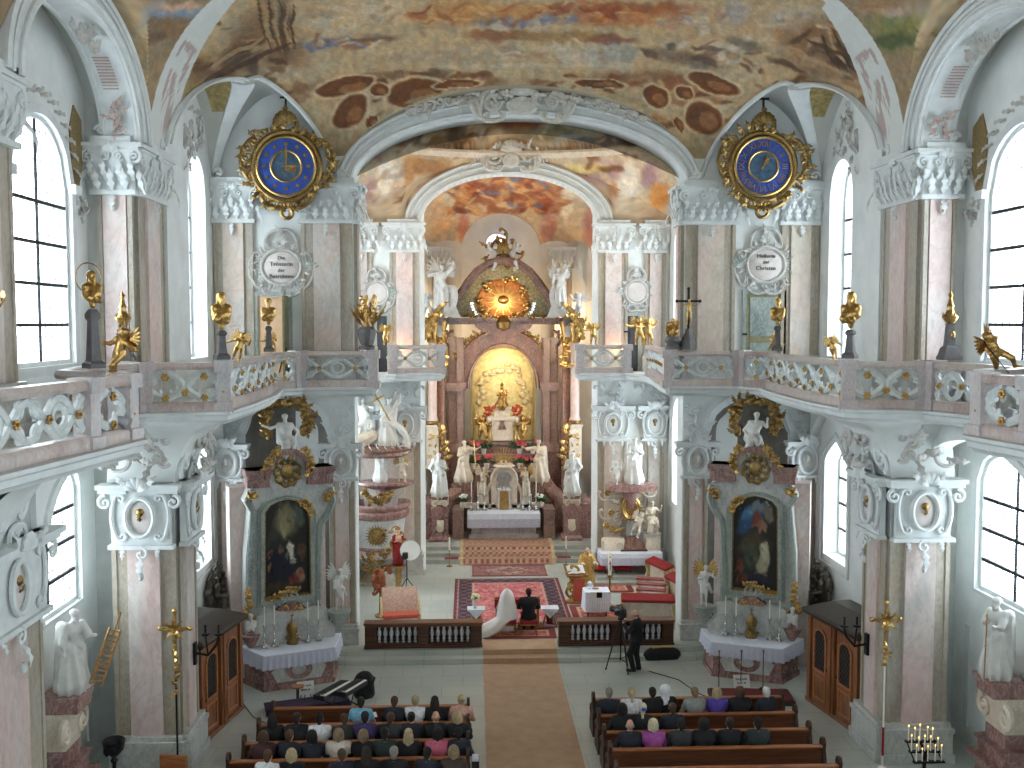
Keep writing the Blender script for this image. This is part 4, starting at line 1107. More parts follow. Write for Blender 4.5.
def limbs(pose, H=1., child=False, fingers=True):
 """joints of a figure that faces -y with its feet on z = 0 (or seat on z = .45 when seated)"""
 J = {}
 seat = pose.get('seat'); lean = pose.get('lean',0.); sway = pose.get('sway',0.); fwd = pose.get('fwd',0.)
 hz = .57 if seat else .95
 J['pel'] = v(0,0,hz); J['chest'] = v(lean*.4, -fwd*.4, hz+.34); J['neck'] = v(lean*.7,-fwd*.7,hz+.55);
 nod = pose.get('nod',.02); tw = pose.get('look',0.)
 J['head'] = v(lean*.8+tw*.05, -fwd*.8-nod, hz+.70)
 for q,n in ((1,'R'),(-1,'L')):
  sh = J['neck']+v(q*.185, .0, -.075); e,h = ARM[pose.get('arm'+n,'down')]
  J['sh'+n] = sh; J['el'+n] = sh+v(q*e[0],e[1],e[2]); J['ha'+n] = sh+v(q*h[0],h[1],h[2])
  if seat:
   J['hip'+n] = J['pel']+v(q*.1,0,-.03); J['kn'+n] = v(q*.13,-.46,.50); J['an'+n] = v(q*.12,-.44,.08); J['to'+n] = v(q*.13,-.60,.04)
  else:
   st = pose.get('step',0.)*(1 if n == pose.get('lead','R') else -.4)
   J['hip'+n] = J['pel']+v(q*.1,0,-.03); J['kn'+n] = v(q*(.11),-.05-st*.5+(-.06 if st>0 else 0),.50); J['an'+n] = v(q*.11,.02-st*.7,.08); J['to'+n] = v(q*.14,-.13-st*.7,.04)
 return J
def hand(J, n, hk=.006):
 """palm, four fingers of different length and a thumb from the side of the palm"""
 h = J['ha'+n]; d = h-J['el'+n]; d = d/np.linalg.norm(d); q = 1 if n=='R' else -1
 s = np.cross(d, (0,0,1)) if abs(d[2])<.9 else np.cross(d,(0,1,0)); s = s/np.linalg.norm(s); nn = np.cross(s,d)
 P = [('c', h-d*.03, h+d*.05, .028,.034, dict(k=.02))]
 c = h+d*.07
 for i,(o,L) in enumerate(((-.03,.060),(-.010,.074),(.012,.068),(.032,.052))):
  a = c+s*o; b = a+d*L*.55-nn*.006; e = b+d*L*.45-nn*L*.25
  P += [('c',a,b,.0095,.009,dict(k=hk)),('c',b,e,.009,.0075,dict(k=hk))]
 t0 = h-s*q*.0+ (s*-.034); a = t0+d*.01; b = a-s*.03+d*.035-nn*.012; e = b+d*.03-s*.004
 P += [('c',a,b,.013,.011,dict(k=hk)),('c',b,e,.011,.008,dict(k=hk))]
 return P
def headp(J, hair=None, beard=False, face=True):
 c = J['head']
 P = [('c', J['neck']-v(0,0,.03), c-v(0,0,.05), .052,.05), ('e', c+v(0,.012,.02),(.074,.094,.1)), ('e', c+v(0,-.035,-.045),(.055,.058,.068))]
 if face:
  P += [('c',c+v(0,-.088,.005),c+v(0,-.106,-.028),.010,.015,dict(k=.012)), ('e',c+v(.03,-.078,.012),(.014,.01,.008),dict(k=.012,sub=True)),('e',c+v(-.03,-.078,.012),(.014,.01,.008),dict(k=.012,sub=True)),
          ('c',c+v(-.02,-.09,-.062),c+v(.02,-.09,-.062),.006,.006,dict(k=.008)), ('e',c+v(.078,.01,-.005),(.012,.02,.03),dict(k=.01)),('e',c+v(-.078,.01,-.005),(.012,.02,.03),dict(k=.01))]
 if beard: P += [('c',c+v(0,-.07,-.08),c+v(0,-.09,-.16),.045,.02)]
 if hair == 'long': P += [('e',c+v(0,.03,.05),(.088,.095,.085)),('c',c+v(0,.07,0),c+v(0,.09,-.22),.07,.05),('c',c+v(.06,.03,0),c+v(.09,.02,-.2),.035,.03),('c',c+v(-.06,.03,0),c+v(-.09,.02,-.2),.035,.03)]
 elif hair == 'curl':
  for k in range(9): a = k*2*PI/9; P += [('e',c+v(.07*math.cos(a),.02+.08*math.sin(a),.06),(.034,.034,.034))]
  P += [('e',c+v(0,.03,.06),(.085,.09,.075))]
 elif hair: P += [('e',c+v(0,.025,.045),(.086,.094,.085))]
 return P
def bodyp(J, fat=1., legs=True, fingers=True):
 P = [('c',J['pel'],J['pel']+(J['chest']-J['pel'])*.45,.145*fat,.13*fat,dict(k=.06)),('c',J['pel']+(J['chest']-J['pel'])*.5,J['chest'],.13*fat,.15*fat,dict(k=.06)),('c',J['chest']+v(.07,0,.05),J['chest']+v(-.07,0,.05),.13*fat,.13*fat,dict(k=.06)),
         ('c',J['shR'],J['shL'],.07*fat,.07*fat,dict(k=.05)),('c',J['neck']-v(0,0,.1),J['neck'],.09,.06,dict(k=.06))]
 for n in 'RL':
  P += [('c',J['sh'+n],J['el'+n],.056*fat,.044*fat),('c',J['el'+n],J['ha'+n],.044*fat,.029*fat)]
  P += hand(J,n) if fingers else [('e',J['ha'+n]+(J['ha'+n]-J['el'+n])*.12,(.04,.04,.05))]
  if legs:
   P += [('c',J['hip'+n],J['kn'+n],.09*fat,.058*fat),('c',J['kn'+n],J['an'+n],.056*fat,.037*fat),('c',J['an'+n],J['to'+n],.042,.032)]
 return P
def robe(J, seed=0, w=.3, amp=.22, mantle=True, z1=.08):
 rd = random.Random(seed); P = []
 p = J['pel']; b = v(p[0]*.5+rd.uniform(-.04,.04), p[1]-.02, z1+.1)
 P += [('r',p+v(0,0,.12),b,.16,w,rd.choice((7,8,9,10)),amp,rd.uniform(0,6))]
 if mantle:
  q = rd.choice((-1,1)); s = J['shR' if q>0 else 'shL']
  P += [('r',s+v(0,.02,.02),p+v(-q*.13,-.12,.02),.085,.10,5,.2,rd.uniform(0,6)),('r',p+v(-q*.16,-.06,0),p+v(-q*.22,-.02,-.5),.10,.10,5,.25,rd.uniform(0,6)),
              ('r',s+v(q*.02,.1,0),p+v(q*.1,.16,-.6),.12,.2,6,.18,rd.uniform(0,6)),('r',p+v(q*.15,-.08,.05),p+v(-q*.1,-.16,-.25),.09,.08,5,.2,rd.uniform(0,6))]
 for n in 'RL': P += [('r',J['sh'+n],J['el'+n]*.8+J['ha'+n]*.2,.08,.085,5,.14,rd.uniform(0,6))]
 return P
def saint_prims(pose, seed=0, hair='curl', beard=True, mantle=True, w=.3):
 J = limbs(pose)
 return bodyp(J,fingers=False,legs=not pose.get('robed',True) or bool(pose.get('seat')))+headp(J,hair,beard,face=True)+robe(J,seed,w,mantle=mantle), J
def wing(mb, root, L, side, T, up=.8, thick=.03):
 """a feathered wing: three ranks of overlapping feathers"""
 for rank,(n,l0) in enumerate(((7,1.),(6,.68),(5,.42))):
  for i in range(n):
   t = i/(n-1); a = up+.3-1.35*t
   l = L*l0*(1-.5*t); b = v(root[0]+side*L*.18*t*(1-rank*.1), root[1], root[2]+L*.2*(1-t))
   tip = b+v(side*math.cos(a)*l, .06*l, math.sin(a)*l)
   pts = [b+(tip-b)*k+v(0,-.015*rank,0.04*L*math.sin(PI*k)) for k in np.linspace(0,1,5)]
   mb.tube(pts,[.06*L,.10*L,.105*L,.085*L,.03*L],n=6,flat=.22,up=(0,1,0),T=T)
def statue(name, label, mat, loc, H, pose, seed=0, rz=0., hair='curl', beard=True, cat='statue', mantle=True, extra=None, h=.028, w=.3, wings=False, group=None, robed=True, base=None, fat=1.):
 """one carved figure: its body is a single surface; what it holds are its parts"""
 k = H/1.78
 if robed: P, J = saint_prims(pose, seed, hair, beard, mantle, w)
 else:
  J = limbs(pose); P = bodyp(J,fat,fingers=False)+headp(J,hair,beard)
  if mantle:
   rd = random.Random(seed); p = J['pel']
   P += [('r',p+v(-.18,-.04,.08),p+v(.16,-.1,-.02),.09,.1,5,.2,rd.uniform(0,6)),('r',p+v(.16,.02,0),p+v(.3,.08,-.35),.09,.07,5,.25,rd.uniform(0,6)),('r',p+v(-.05,-.04,.0),p+v(.02,-.06,-.26),.15,.15,7,.15,1)]
   if pose.get('seat'): P += [('r',p+v(-.1,-.1,0),J['knR']*.9+p*.1,.16,.12,6,.2,2.),('r',J['knL']+v(.03,.0,.0),J['anL']+v(-.02,0,.1),.11,.15,7,.2,.5),('r',p+v(.1,-.1,0),J['knL']+v(0,0,0),.15,.12,6,.2,1.),('r',J['shL']+v(0,.04,0),p+v(-.2,.1,-.05),.09,.13,6,.2,0.)]
 root = thing(name, label, cat, loc, rz, group)
 T = scl(k)
 m = MB(T); blobs(m, P, h/max(k,.7), .035); emit(m,'figure',G(mat),root,world=False,angle=0)
 if wings:
  for q in (-1,1):
   m = MB(T); wing(m, J['chest']+v(q*.07,.13,.08), .62, q, np.eye(4)); emit(m,'wing',G(wings if isinstance(wings,str) else mat),root,world=False,angle=50)
 if base:
  m = MB(); m.lathe(base,12); emit(m,'base',G(mat),root,world=False)
 if extra: extra(root, J, T)
 return root
def child_prims(pose, H=1.):
 """a chubby winged child: big head, short round limbs; feet at z=0, about 1 m tall"""
 J = limbs(dict(pose)); K = {}
 for n,p in J.items(): K[n] = p*np.array((.9,.9,.56)) if not n.startswith('head') else p*np.array((.9,.9,.56))+v(0,0,.07)
 P = [('c',K['pel'],K['chest'],.14,.13,dict(k=.05)),('c',K['shR'],K['shL'],.07,.07,dict(k=.05)),('e',K['head'],(.11,.115,.125)),('e',K['head']+v(0,-.06,-.05),(.07,.06,.06)),('e',K['head']+v(0,-.115,-.01),(.02,.02,.018)),('c',K['neck'],K['head']-v(0,0,.05),.06,.06)]
 for k in range(7): a = k*2*PI/7; P += [('e',K['head']+v(.08*math.cos(a),.02+.08*math.sin(a),.07),(.04,.04,.04))]
 for n in 'RL': P += [('c',K['sh'+n],K['el'+n],.06,.05),('c',K['el'+n],K['ha'+n],.05,.035),('e',K['ha'+n],(.045,.045,.05)),('c',K['hip'+n],K['kn'+n],.095,.07),('c',K['kn'+n],K['an'+n],.065,.045),('c',K['an'+n],K['to'+n],.045,.035)]
 return P, K
def putto(label, mat, loc, H, pose, rz=0, wings=True, tilt=0., group=None, extra=None, wmat=None):
 root = thing('putto', label, 'cherub', loc, rz, group); k = H/1.05
 Tt = np.array(Matrix.Rotation(tilt,4,'Y')); T = scl(k)@Tt
 P, K = child_prims(pose); m = MB(T); blobs(m,P,.026/max(k,.8),.03); emit(m,'figure',G(mat),root,world=False,angle=0)
 if wings:
  for q in (-1,1):
   m = MB(T); wing(m,K['chest']+v(q*.05,.11,.04),.42,q,np.eye(4)); emit(m,'wing',G(wmat or mat),root,world=False,angle=50)
 if extra: extra(root,K,T)
 return root
def bust_prims(seed=0, beard=True, hair='curl'):
 J = limbs({}); sh = v(0,0,-1.12); J = {k:p+sh for k,p in J.items()}
 sR, sL = J['shR']*np.array((.78,1,1)), J['shL']*np.array((.78,1,1))
 P = [('c',J['chest']-v(.08,0,.02),J['chest']+v(.08,0,.0),.135,.135,dict(k=.08)),('c',sR,sL,.08,.08,dict(k=.07)),('c',J['neck']-v(0,0,.1),J['neck'],.1,.06,dict(k=.06)),('r',sR,J['chest']+v(-.12,-.1,-.1),.07,.09,5,.25,1.),('r',sL,J['chest']+v(.08,-.12,-.14),.06,.07,5,.25,2.),('c',sR,sR+v(.01,0,-.14),.075,.05),('c',sL,sL+v(-.01,0,-.14),.075,.05),('c',J['chest'],J['chest']-v(0,0,.26),.12,.06,dict(k=.06)),('e',J['head']+v(0,.05,.03),(.10,.10,.10))]
 return P+headp(J,hair,beard), J
def candle(root, loc, h, r=.02, mat='wax'):
 m = MB(); m.lathe([(r,0),(r*.9,h),(r*.3,h+.01),(.004,h+.03)],8,loc); return emit(m,'candle',G(mat),root,world=False)
RT = math.radians(22)
def candlestick(label, loc, hs, hc, mat='silver', group=None, r=.09):
 root = thing('candlestick', label, 'candlestick', loc, 0, group)
 m = MB(); m.lathe([(r,0),(r*1.05,.02),(r*.5,.06),(r*.3,.1),(r*.55,.14),(r*.25,.18),(r*.2,hs*.5),(r*.42,hs*.55),(r*.2,hs*.62),(r*.2,hs*.9),(r*.6,hs*.96),(r*.65,hs)],10)
 for k in range(3):
  a = k*2*PI/3+.3; m.scroll((0,0),r*.5,0,1.1,.012,T=fr((r*.9*math.cos(a),r*.9*math.sin(a),.05),(math.cos(a),math.sin(a),0),(0,0,1),(math.sin(a),-math.cos(a),0)))
 emit(m,'stand',G(mat),root,world=False); candle(root,(0,0,hs),hc); return root
def painting_cols(P, scheme, seed):
 u, w = P[:,0], P[:,1]
 c = np.tile(np.array((46,44,40.)),(len(P),1))
 def bl(x,y,rx,ry,co,al=1.):
  nonlocal c
  wu = u+.05*(fbm(u*10,w*10,1,3,seed)-.5)*2; ww = w+.05*(fbm(u*10,w*10,1,3,seed+3)-.5)*2
  r = np.sqrt(((wu-x)/rx)**2+((ww-y)/ry)**2); a = np.clip((1.1-r)/.5,0,1)[:,None]*al; c = c*(1-a)+np.array(co,float)*a
 for b in scheme: bl(*b)
 rd = random.Random(len(scheme)+int(scheme[0][4][0]))
 for k in range(46):
  b = rd.choice(scheme); f = rd.uniform(.6,1.25); bl(min(.98,max(.02,b[0]+rd.uniform(-1,1)*b[2])),min(.98,max(.02,b[1]+rd.uniform(-1,1)*b[3])),rd.uniform(.02,.07),rd.uniform(.012,.04),tuple(x*f for x in b[4]),.8)
 c *= (1+.3*(fbm(u*14,w*14,1,4,seed+7)-.5))[:,None]
 return c
PAINT_L = [(.5,.80,.30,.20,(120,112,84)),(.45,.72,.12,.16,(150,140,104)),(.8,.85,.16,.12,(90,96,88)),(.2,.62,.16,.14,(60,60,52)),(.3,.38,.34,.22,(36,38,48)),(.5,.3,.22,.2,(40,42,52)),(.58,.48,.09,.09,(190,180,160)),(.62,.42,.06,.1,(196,190,172)),(.12,.46,.05,.05,(130,92,70)),(.35,.50,.06,.05,(120,90,70)),(.84,.48,.12,.1,(94,70,56)),(.78,.2,.12,.09,(150,116,90)),(.66,.16,.16,.06,(110,54,46)),(.3,.08,.5,.06,(70,60,48)),(.1,.3,.05,.04,(140,110,80))]
PAINT_R = [(.4,.8,.3,.14,(58,92,130)),(.3,.84,.14,.07,(70,110,150)),(.5,.76,.12,.1,(130,64,54)),(.55,.9,.2,.06,(110,120,128)),(.8,.84,.14,.1,(120,108,92)),(.25,.68,.2,.1,(52,76,104)),(.62,.7,.1,.07,(140,100,84)),(.5,.5,.4,.14,(74,62,48)),(.3,.45,.2,.1,(84,80,62)),(.72,.36,.1,.2,(176,166,140)),(.64,.26,.14,.12,(160,152,126)),(.7,.48,.1,.05,(180,172,150)),(.4,.36,.2,.14,(72,80,66)),(.15,.24,.1,.1,(120,70,52)),(.5,.12,.4,.08,(50,48,60)),(.2,.12,.14,.06,(96,60,50))]
def side_altar(s):
 SN = SIDE[s]; M_ = MIR if s<0 else np.eye(4)
 OL = (-6.55,28.1,0); nL = (math.sin(RT),-math.cos(RT),0); TL = face_frame(OL,nL)
 def L(px,py,off=0.): return onplane(px,py,TL,off)
 T = TL if s<0 else MIR@TL
 W3 = lambda u,vv,w: v3((T@np.array((u,vv,w,1.)))[:3])
 root = thing('side_altar','grey marble side altar with a dark painting on the %s of the choir arch' % SN,'altar',W3(0,0,.5))
 ol = [(246,650),(246,560),(250,512),(244,502),(250,490),(262,484),(318,484),(332,486),(335,500),(331,512),(323,524),(321,560),(322,650)]
 out = [L(*p) for p in ol]; out[0] = (out[0][0],.9); out[-1] = (out[-1][0],.9)
 m = MB(); m.prism(out,-.7,.0,T);
 m.prism([(out[0][0],0),(out[-1][0],0),(out[-1][0],1.2),(out[0][0],1.2)],-.7,.12,T)
 emit(m,'retable',G('marble_grey'),root)
 m = MB(); m.prism([(out[0][0]-.28,0),(out[-1][0]+.3,0),(out[-1][0]+.3,5.35),(out[0][0]-.28,5.35)],-1.3,-.68,T); emit(m,'backing',G('marble_pink'),root,smooth=False)
 pa = [(265,598),(265,512),(270,505),(278,501),(287,499),(297,501),(304,506),(308,513),(309,590)]
 pp = [L(*p) for p in pa]; pp = np.array(pp); pp[0,1] = pp[-1,1] = (pp[0,1]+pp[-1,1])/2
 cen = pp.mean(0); g1 = [tuple(cen+(p-cen)*np.array((1.22,1.10))) for p in pp]; g2 = [tuple(cen+(p-cen)*np.array((1.06,1.03))) for p in pp]
 m = MB(); m.band(g1,g2,0,.16,T); m.band([tuple(cen+(p-cen)*np.array((1.36,1.15))) for p in pp],g1,0,.07,T)
 m.sweep([(p[0],p[1],0) for p in [L(*q) for q in ((333,486),(335,500),(331,512),(323,524),(321,560),(321,640))]],[(0,.0),(.12,0),(.16,.1),(.05,.16),(0,.12)],up=(0,0,1),T=T)
 m.sweep([(p[0],p[1],0) for p in [L(*q) for q in ((246,640),(247,560),(250,512),(245,502),(250,488))]],[(0,.0),(.12,0),(.16,.1),(.05,.16),(0,.12)],up=(0,0,1),T=T)
 emit(m,'frame',G('marble_green'),root)
 m = MB(); m.band(g2,[tuple(p) for p in pp],.0,.12,T); emit(m,'gilt_edge',G('gold_dark'),root)
 lo, hi = pp.min(0), pp.max(0); U, V_ = np.meshgrid(np.linspace(0,1,60),np.linspace(0,1,110),indexing='ij')
 top = np.interp(lo[0]+U*(hi[0]-lo[0]), pp[1:-1,0], pp[1:-1,1]);
 Q = np.stack([lo[0]+U*(hi[0]-lo[0]), lo[1]+V_*(top-lo[1]), np.full_like(U,.03)],-1)
 m = MB(); m.grid(Q,T=T); o = emit(m,'canvas',G('oil_paint'),root,angle=0,label='dark oil painting with %s' % ('a monk kneeling among dark blue robes' if s<0 else 'a figure in blue above a kneeling white monk'))
 uu = np.stack([U if s<0 else 1-U,V_],-1).reshape(-1,2); paint(o,None,painting_cols(uu, PAINT_L if s<0 else PAINT_R, 3))
 c0 = L(287,473); R = abs(L(310,473)[0]-L(264,473)[0])/2
 m = MB(); a = np.linspace(-.15,PI+.15,31)
 m.band([(c0[0]+R*1.04*math.cos(t),c0[1]+R*1.12*math.sin(t)) for t in a],[(c0[0]+R*.82*math.cos(t),c0[1]+R*.86*math.sin(t)) for t in a],-.1,.34,T,closed=False)
 for (x0,x1) in ((246,268),(306,331)):
  ua, ub = L(x0,474)[0], L(x1,474)[0]; va, vb = L(300,484)[1], L(300,467)[1]
  m.box(ua,ub,va,vb,-.5,.22,T); m.box(ua-.06,ub+.06,vb-.12,vb,-.5,.32,T); m.box(ua-.03,ub+.03,vb-.2,vb-.12,-.5,.26,T)
 emit(m,'pediment',G('marble_red'),root)
 m = MB(); m.prism([(c0[0]+R*.9*math.cos(t),c0[1]+R*.95*math.sin(t)) for t in np.linspace(0,2*PI,32,endpoint=False)],-.4,.1,T)
 m.prism([(c0[0]-R*.9,c0[1]-R*1.0),(c0[0]+R*.9,c0[1]-R*1.0),(c0[0]+R*.9,c0[1]),(c0[0]-R*.9,c0[1])],-.4,.02,T); emit(m,'medallion_field',G('marble_grey'),root)
 m = MB(); c = L(286,471)
 for k in range(9):
  t = k*2*PI/9; m.cscroll((c[0]+.3*math.cos(t),c[1]+.36*math.sin(t)),(c[0]+.3*math.cos(t+.7),c[1]+.36*math.sin(t+.7)),-.07,.05,T=T@fr((0,0,.16)))
  m.leaf((c[0]+.2*math.cos(t),c[1]+.24*math.sin(t)),t+.5,.26,.07,curl=1,T=T@fr((0,0,.14)))
 m.ell((c[0],c[1],.14),(.2,.24,.06),14,7,T); m.shell((c[0],c[1]+.3,.15),.2,.2,PI-.2,5,T=T)
 emit(m,'gilt_cartouche',G('gold_dark'),root)
 rd = random.Random(9)
 def trail(pts,n,w=.07,z=.2):
  m = MB(); P = np.array([L(*p) for p in pts]); d = np.r_[0,np.cumsum(np.linalg.norm(np.diff(P,axis=0),axis=1))]
  for k in range(n):
   q = d[-1]*(k+.5)/n; p = (np.interp(q,d,P[:,0]),np.interp(q,d,P[:,1]))
   m.leaf(p,rd.uniform(0,6.3),.2,w,curl=rd.choice((-1,1)),T=T@fr((0,0,z)))
   if k%2: m.scroll(p,.1,rd.uniform(0,6),1.1,.035,T=T@fr((0,0,z)),hand=rd.choice((-1,1)))
  emit(m,'gilt_rocaille',G('gold'),root)
 trail(((263,470),(266,460),(272,452),(277,446)),10,z=.36); trail(((298,446),(304,450),(307,460),(306,474)),11,.07,z=.36); trail(((299,501),(305,504),(309,512)),8,z=.18); trail(((267,598),(275,596),(284,592),(288,588),(297,590)),11,z=.18); trail(((322,500),(330,490)),5); trail(((247,495),(256,493)),5)
 trail(((247,585),(246,595),(247,605),(244,612),(249,618),(252,624)),13,.09,z=.22)
 m = MB(); c = L(290,611); ol = [(c[0]+.46*math.cos(t)*(1+.12*math.cos(2*t)),c[1]+.34*math.sin(t)-.08*abs(math.cos(t))) for t in np.linspace(0,2*PI,26,endpoint=False)]
 m.prism(ol,0,.2,T); u0, u1 = L(256,630)[0], L(334,630)[0]; vv = L(295,627)[1]; m.box(u0,u1,vv-.05,vv+.05,0,.16,T)
 o = emit(m,'heart_panel',G('marble_red'),root)
 m = MB(); m.cscroll((c[0]-.3,c[1]-.05),(c[0]+.3,c[1]+.02),-.14,.045,T=T@fr((0,0,.22))); rocaille(m,.5,.3,T@fr((c[0],c[1],.2)),6,6,.03,.16); emit(m,'gilt_inlay',G('gold'),o)
 m = MB(); m.scroll(L(292,594),.22,PI/2,1.4,.05,T=T@fr((0,0,.14))); rocaille(m,1.1,.2,T@fr((*L(290,597),.1)),8,6,.04,.3); emit(m,'green_scrollwork',G('marble_green'),root)
 m = MB(); va = 1.05; u0, u1 = -1.05, .95
 m.prism([(u0-.2,va),(u0-.22,va+.3),(u0-.02,va+.45),(u0,va+.8),(u0+.4,va+.95),(-.35,va+.85),(.25,va+.85),(u1-.4,va+.95),(u1,va+.8),(u1+.02,va+.45),(u1+.2,va+.3),(u1+.2,va)],0,.3,T)
 for q,uu_ in ((-1,u0),(1,u1)): m.scroll((uu_+q*.1,va+.3),.18,PI/2,1.2,.06,T=T@fr((0,0,.25)),hand=-q)
 emit(m,'predella',G('marble_grey'),root)
 fw, bw, dp, h = .92, 1.42, 1.15, 1.0
 ol = [(-bw+.1,.1),(-fw-.02,dp-.12),(fw+.02,dp-.12),(bw-.1,.1)]
 m = MB(); Tm = T@fr((-.05,0,0),(1,0,0),(0,0,1),(0,1,0))
 m.prism([(x*1.04,y*1.03) for x,y in ol],0,.14,Tm); m.prism(ol,.14,h-.06,Tm); emit(m,'altar_block',G('marble_red'),root,smooth=False)
 m = MB();
 m.prism([(-.6,.2),(-.75,.5),(-.45,.8),(.45,.8),(.75,.5),(.6,.2)],dp-.13,dp-.10,T@fr((-.05,0,0))); o = emit(m,'inlay_panel',G('marble_grey'),root,smooth=False)
 m = MB(); a_ = np.linspace(0,2*PI,25)[:-1]; m.band([(-.05+.36*math.cos(t),.5+.26*math.sin(t)) for t in a_],[(-.05+.2*math.cos(t),.5+.14*math.sin(t)) for t in a_],dp-.12,dp-.06,T); emit(m,'inlay_ring',G('marble_red'),o)
 cl = thing('altar_cloth','white lace-edged cloth on the %s side altar' % SN,'altar cloth',W3(-.05,h,.6))
 ol2 = [(-bw,.02),(-fw-.03,dp),(fw+.03,dp),(bw,.02)]
 m = MB(); m.prism(ol2,h-.06+.065,h+.03,Tm); emit(m,'top_sheet',G('linen'),cl)
 m = MB(); rings = []
 P = np.array(ol2); seg = []
 for i in range(3):
  for t in np.linspace(0,1,14 if i!=1 else 40,endpoint=False): seg.append(P[i]+(P[i+1]-P[i])*t)
 seg.append(P[3]); seg = np.array(seg); cc_ = np.array((0,.3)); nrm_ = (seg-cc_)/np.linalg.norm(seg-cc_,axis=1)[:,None]
 for k,dz in enumerate((.03,-.02,-.18,-.34)):
  w_ = (.012+.03*k*(.5+.5*np.sin(np.arange(len(seg))*1.9)))
  w_ = w_*(k>0)+.012; q = seg+nrm_*w_[:,None]; rings.append(np.c_[q,np.full(len(q),h+dz-(.03*np.abs(np.sin(np.arange(len(q))*.95)) if k==3 else 0))])
 m.loft(rings,closed=False,cap=False,T=Tm); o = emit(m,'lace_drop',G('lace'),cl,angle=0)
 m = MB(); m.tube([(p[0],p[1],h+.02) for p in seg+nrm_*.014],.02,n=5,T=Tm); emit(m,'hem',G('linen'),cl)
 for k,u in enumerate((-.82,-.55,.38,.68)):
  p = W3(u-.05,h+.034,.48); candlestick(['silver candlestick on the %s side altar, outer one by the wall','silver candlestick on the %s side altar, between the outer one and the gilt reliquary','silver candlestick on the %s side altar, just past the reliquary','silver candlestick on the %s side altar, last one beside the choir pier'][k] % SN,p,.62,.52,group='candlesticks on the side altars')
 rq = thing('reliquary','gilt shrine-shaped reliquary between the candles on the %s side altar' % SN,'reliquary',W3(-.1,h+.034,.45))
 rq.scale=(.8,.8,.9)
 m = MB(scl(1)); m.lathe([(.2,0),(.21,.05),(.12,.12),(.09,.25),(.16,.34),(.2,.5),(.14,.62),(.05,.7),(.03,.78)],10,sq=.7)
 for k in range(10): m.scroll((0,0),.08,k,1.1,.02,T=fr((.2*math.cos(k*2*PI/10),.12*math.sin(k*2*PI/10),.12+.05*(k%4)),(1,0,0),(0,0,1),(0,-1,0)))
 emit(m,'stand',G('gold_dark'),rq,world=False)
 m = MB(); m.box(-.014,.014,-.014,.014,.76,1.0); m.box(-.07,.07,-.014,.014,.88,.91); emit(m,'cross',G('gold'),rq,world=False)
 P0 = np.array(W3(*L(286,452),.0)); zb = P0[2]
 def cloud(root_,J,Tk):
  m = MB(); rd = random.Random(4)
  for k in range(26):
   t = -.5+4.2*k/25; r = .62+rd.uniform(-.08,.12)
   m.ell((r*math.cos(t)*.95,.28,.95+r*math.sin(t)),(rd.uniform(.1,.17),.1,rd.uniform(.09,.15)),8,6)
   m.leaf((r*1.1*math.cos(t),.95+r*1.1*math.sin(t)),rd.uniform(0,6),.28,.08,curl=1,T=fr((0,.2,0),(1,0,0),(0,0,1),(0,-1,0)))
  emit(m,'gilt_cloud',G('gold_dark'),root_,world=False)
 statue('statue','white seated statue in a gilt cloud above the %s side altar' % SN,'statue_white',(P0[0],P0[1]+.25,zb-.2),1.6,dict(seat=True,armR='raise' if s>0 else 'hip',armL='out' if s<0 else 'hip',lean=.1*s,fwd=.08),seed=11+s,rz=-s*RT*.8,beard=True,robed=False,extra=cloud,fat=1.1,hair='curl')
 c = np.array(W3(*L(336,607),.35))
 def tablet(root_,J,Tk):
  m = MB(Tk); m.cbox(J['haL']+v(0,-.05,.02),(.3,.04,.38),.01); emit(m,'tablet',G('statue_white'),root_,world=False)
 statue('angel_statue','white winged angel holding a tablet beside the %s altar painting' % SN,'statue_white',c,1.2,dict(armL='fore' if s<0 else 'chest',armR='raise',step=.2,lean=.08),seed=20+s,rz=-s*.35,hair='curl',beard=False,robed=False,wings='gold' if s>0 else True,extra=tablet if s<0 else None)
 m = MB(); u,vv = L(336,607); m.lathe([(.05,-.55),(.12,-.45),(.2,-.25),(.32,-.08),(.34,0)],14,(0,0,0),T=T@fr((u,vv,.33),(1,0,0),(0,0,-1),(0,1,0))); m.scroll((u,vv-.3),.2,0,1.2,.06,T=T@fr((0,0,.3))); emit(m,'angel_bracket',G('marble_green'),root)
 u,vv = L(249,630); m = MB(); m.lathe([(.04,-.4),(.12,-.3),(.24,-.06),(.26,0)],12,T=T@fr((u,vv-.05,.3),(1,0,0),(0,0,-1),(0,1,0))); o = emit(m,'bust_bracket',G('marble_red'),root)
 b = thing('bust','small white bust on the bracket at the wall end of the %s side altar' % SN,'bust',W3(u,vv-.05,.3),-s*RT)
 P,J = bust_prims(); m = MB(scl(.7)@fr((0,0,.18))); blobs(m,P,.028,.03); emit(m,'figure',G('statue_white'),b,world=False,angle=0)
 m = MB(); m.lathe([(.12,0),(.12,.03),(.06,.08),(.1,.16)],10); emit(m,'base',G('marble_red'),b,world=False)
for s in (-1,1): side_altar(s)
def FY(Y): return face_frame((0,Y,0),(0,-1,0))
def pl(px,py,Y):
 P = at(px,py,Y); return float(P[0]), float(P[2])
def ring_pts(c, rx, rz, n=40, z=0.): return [(c[0]+rx*math.cos(a),c[1]+rz*math.sin(a),z) for a in np.linspace(0,2*PI,n,endpoint=False)]
def font_mesh(cu_, name, mat):
 t = bpy.data.objects.new('tmp',cu_); COL.objects.link(t); bpy.context.view_layer.update()
 me = bpy.data.meshes.new_from_object(t.evaluated_get(bpy.context.evaluated_depsgraph_get())); me.name = name
 bpy.data.objects.remove(t); me.materials.clear(); me.materials.append(mat)
 o = bpy.data.objects.new(name,me); COL.objects.link(o); return o
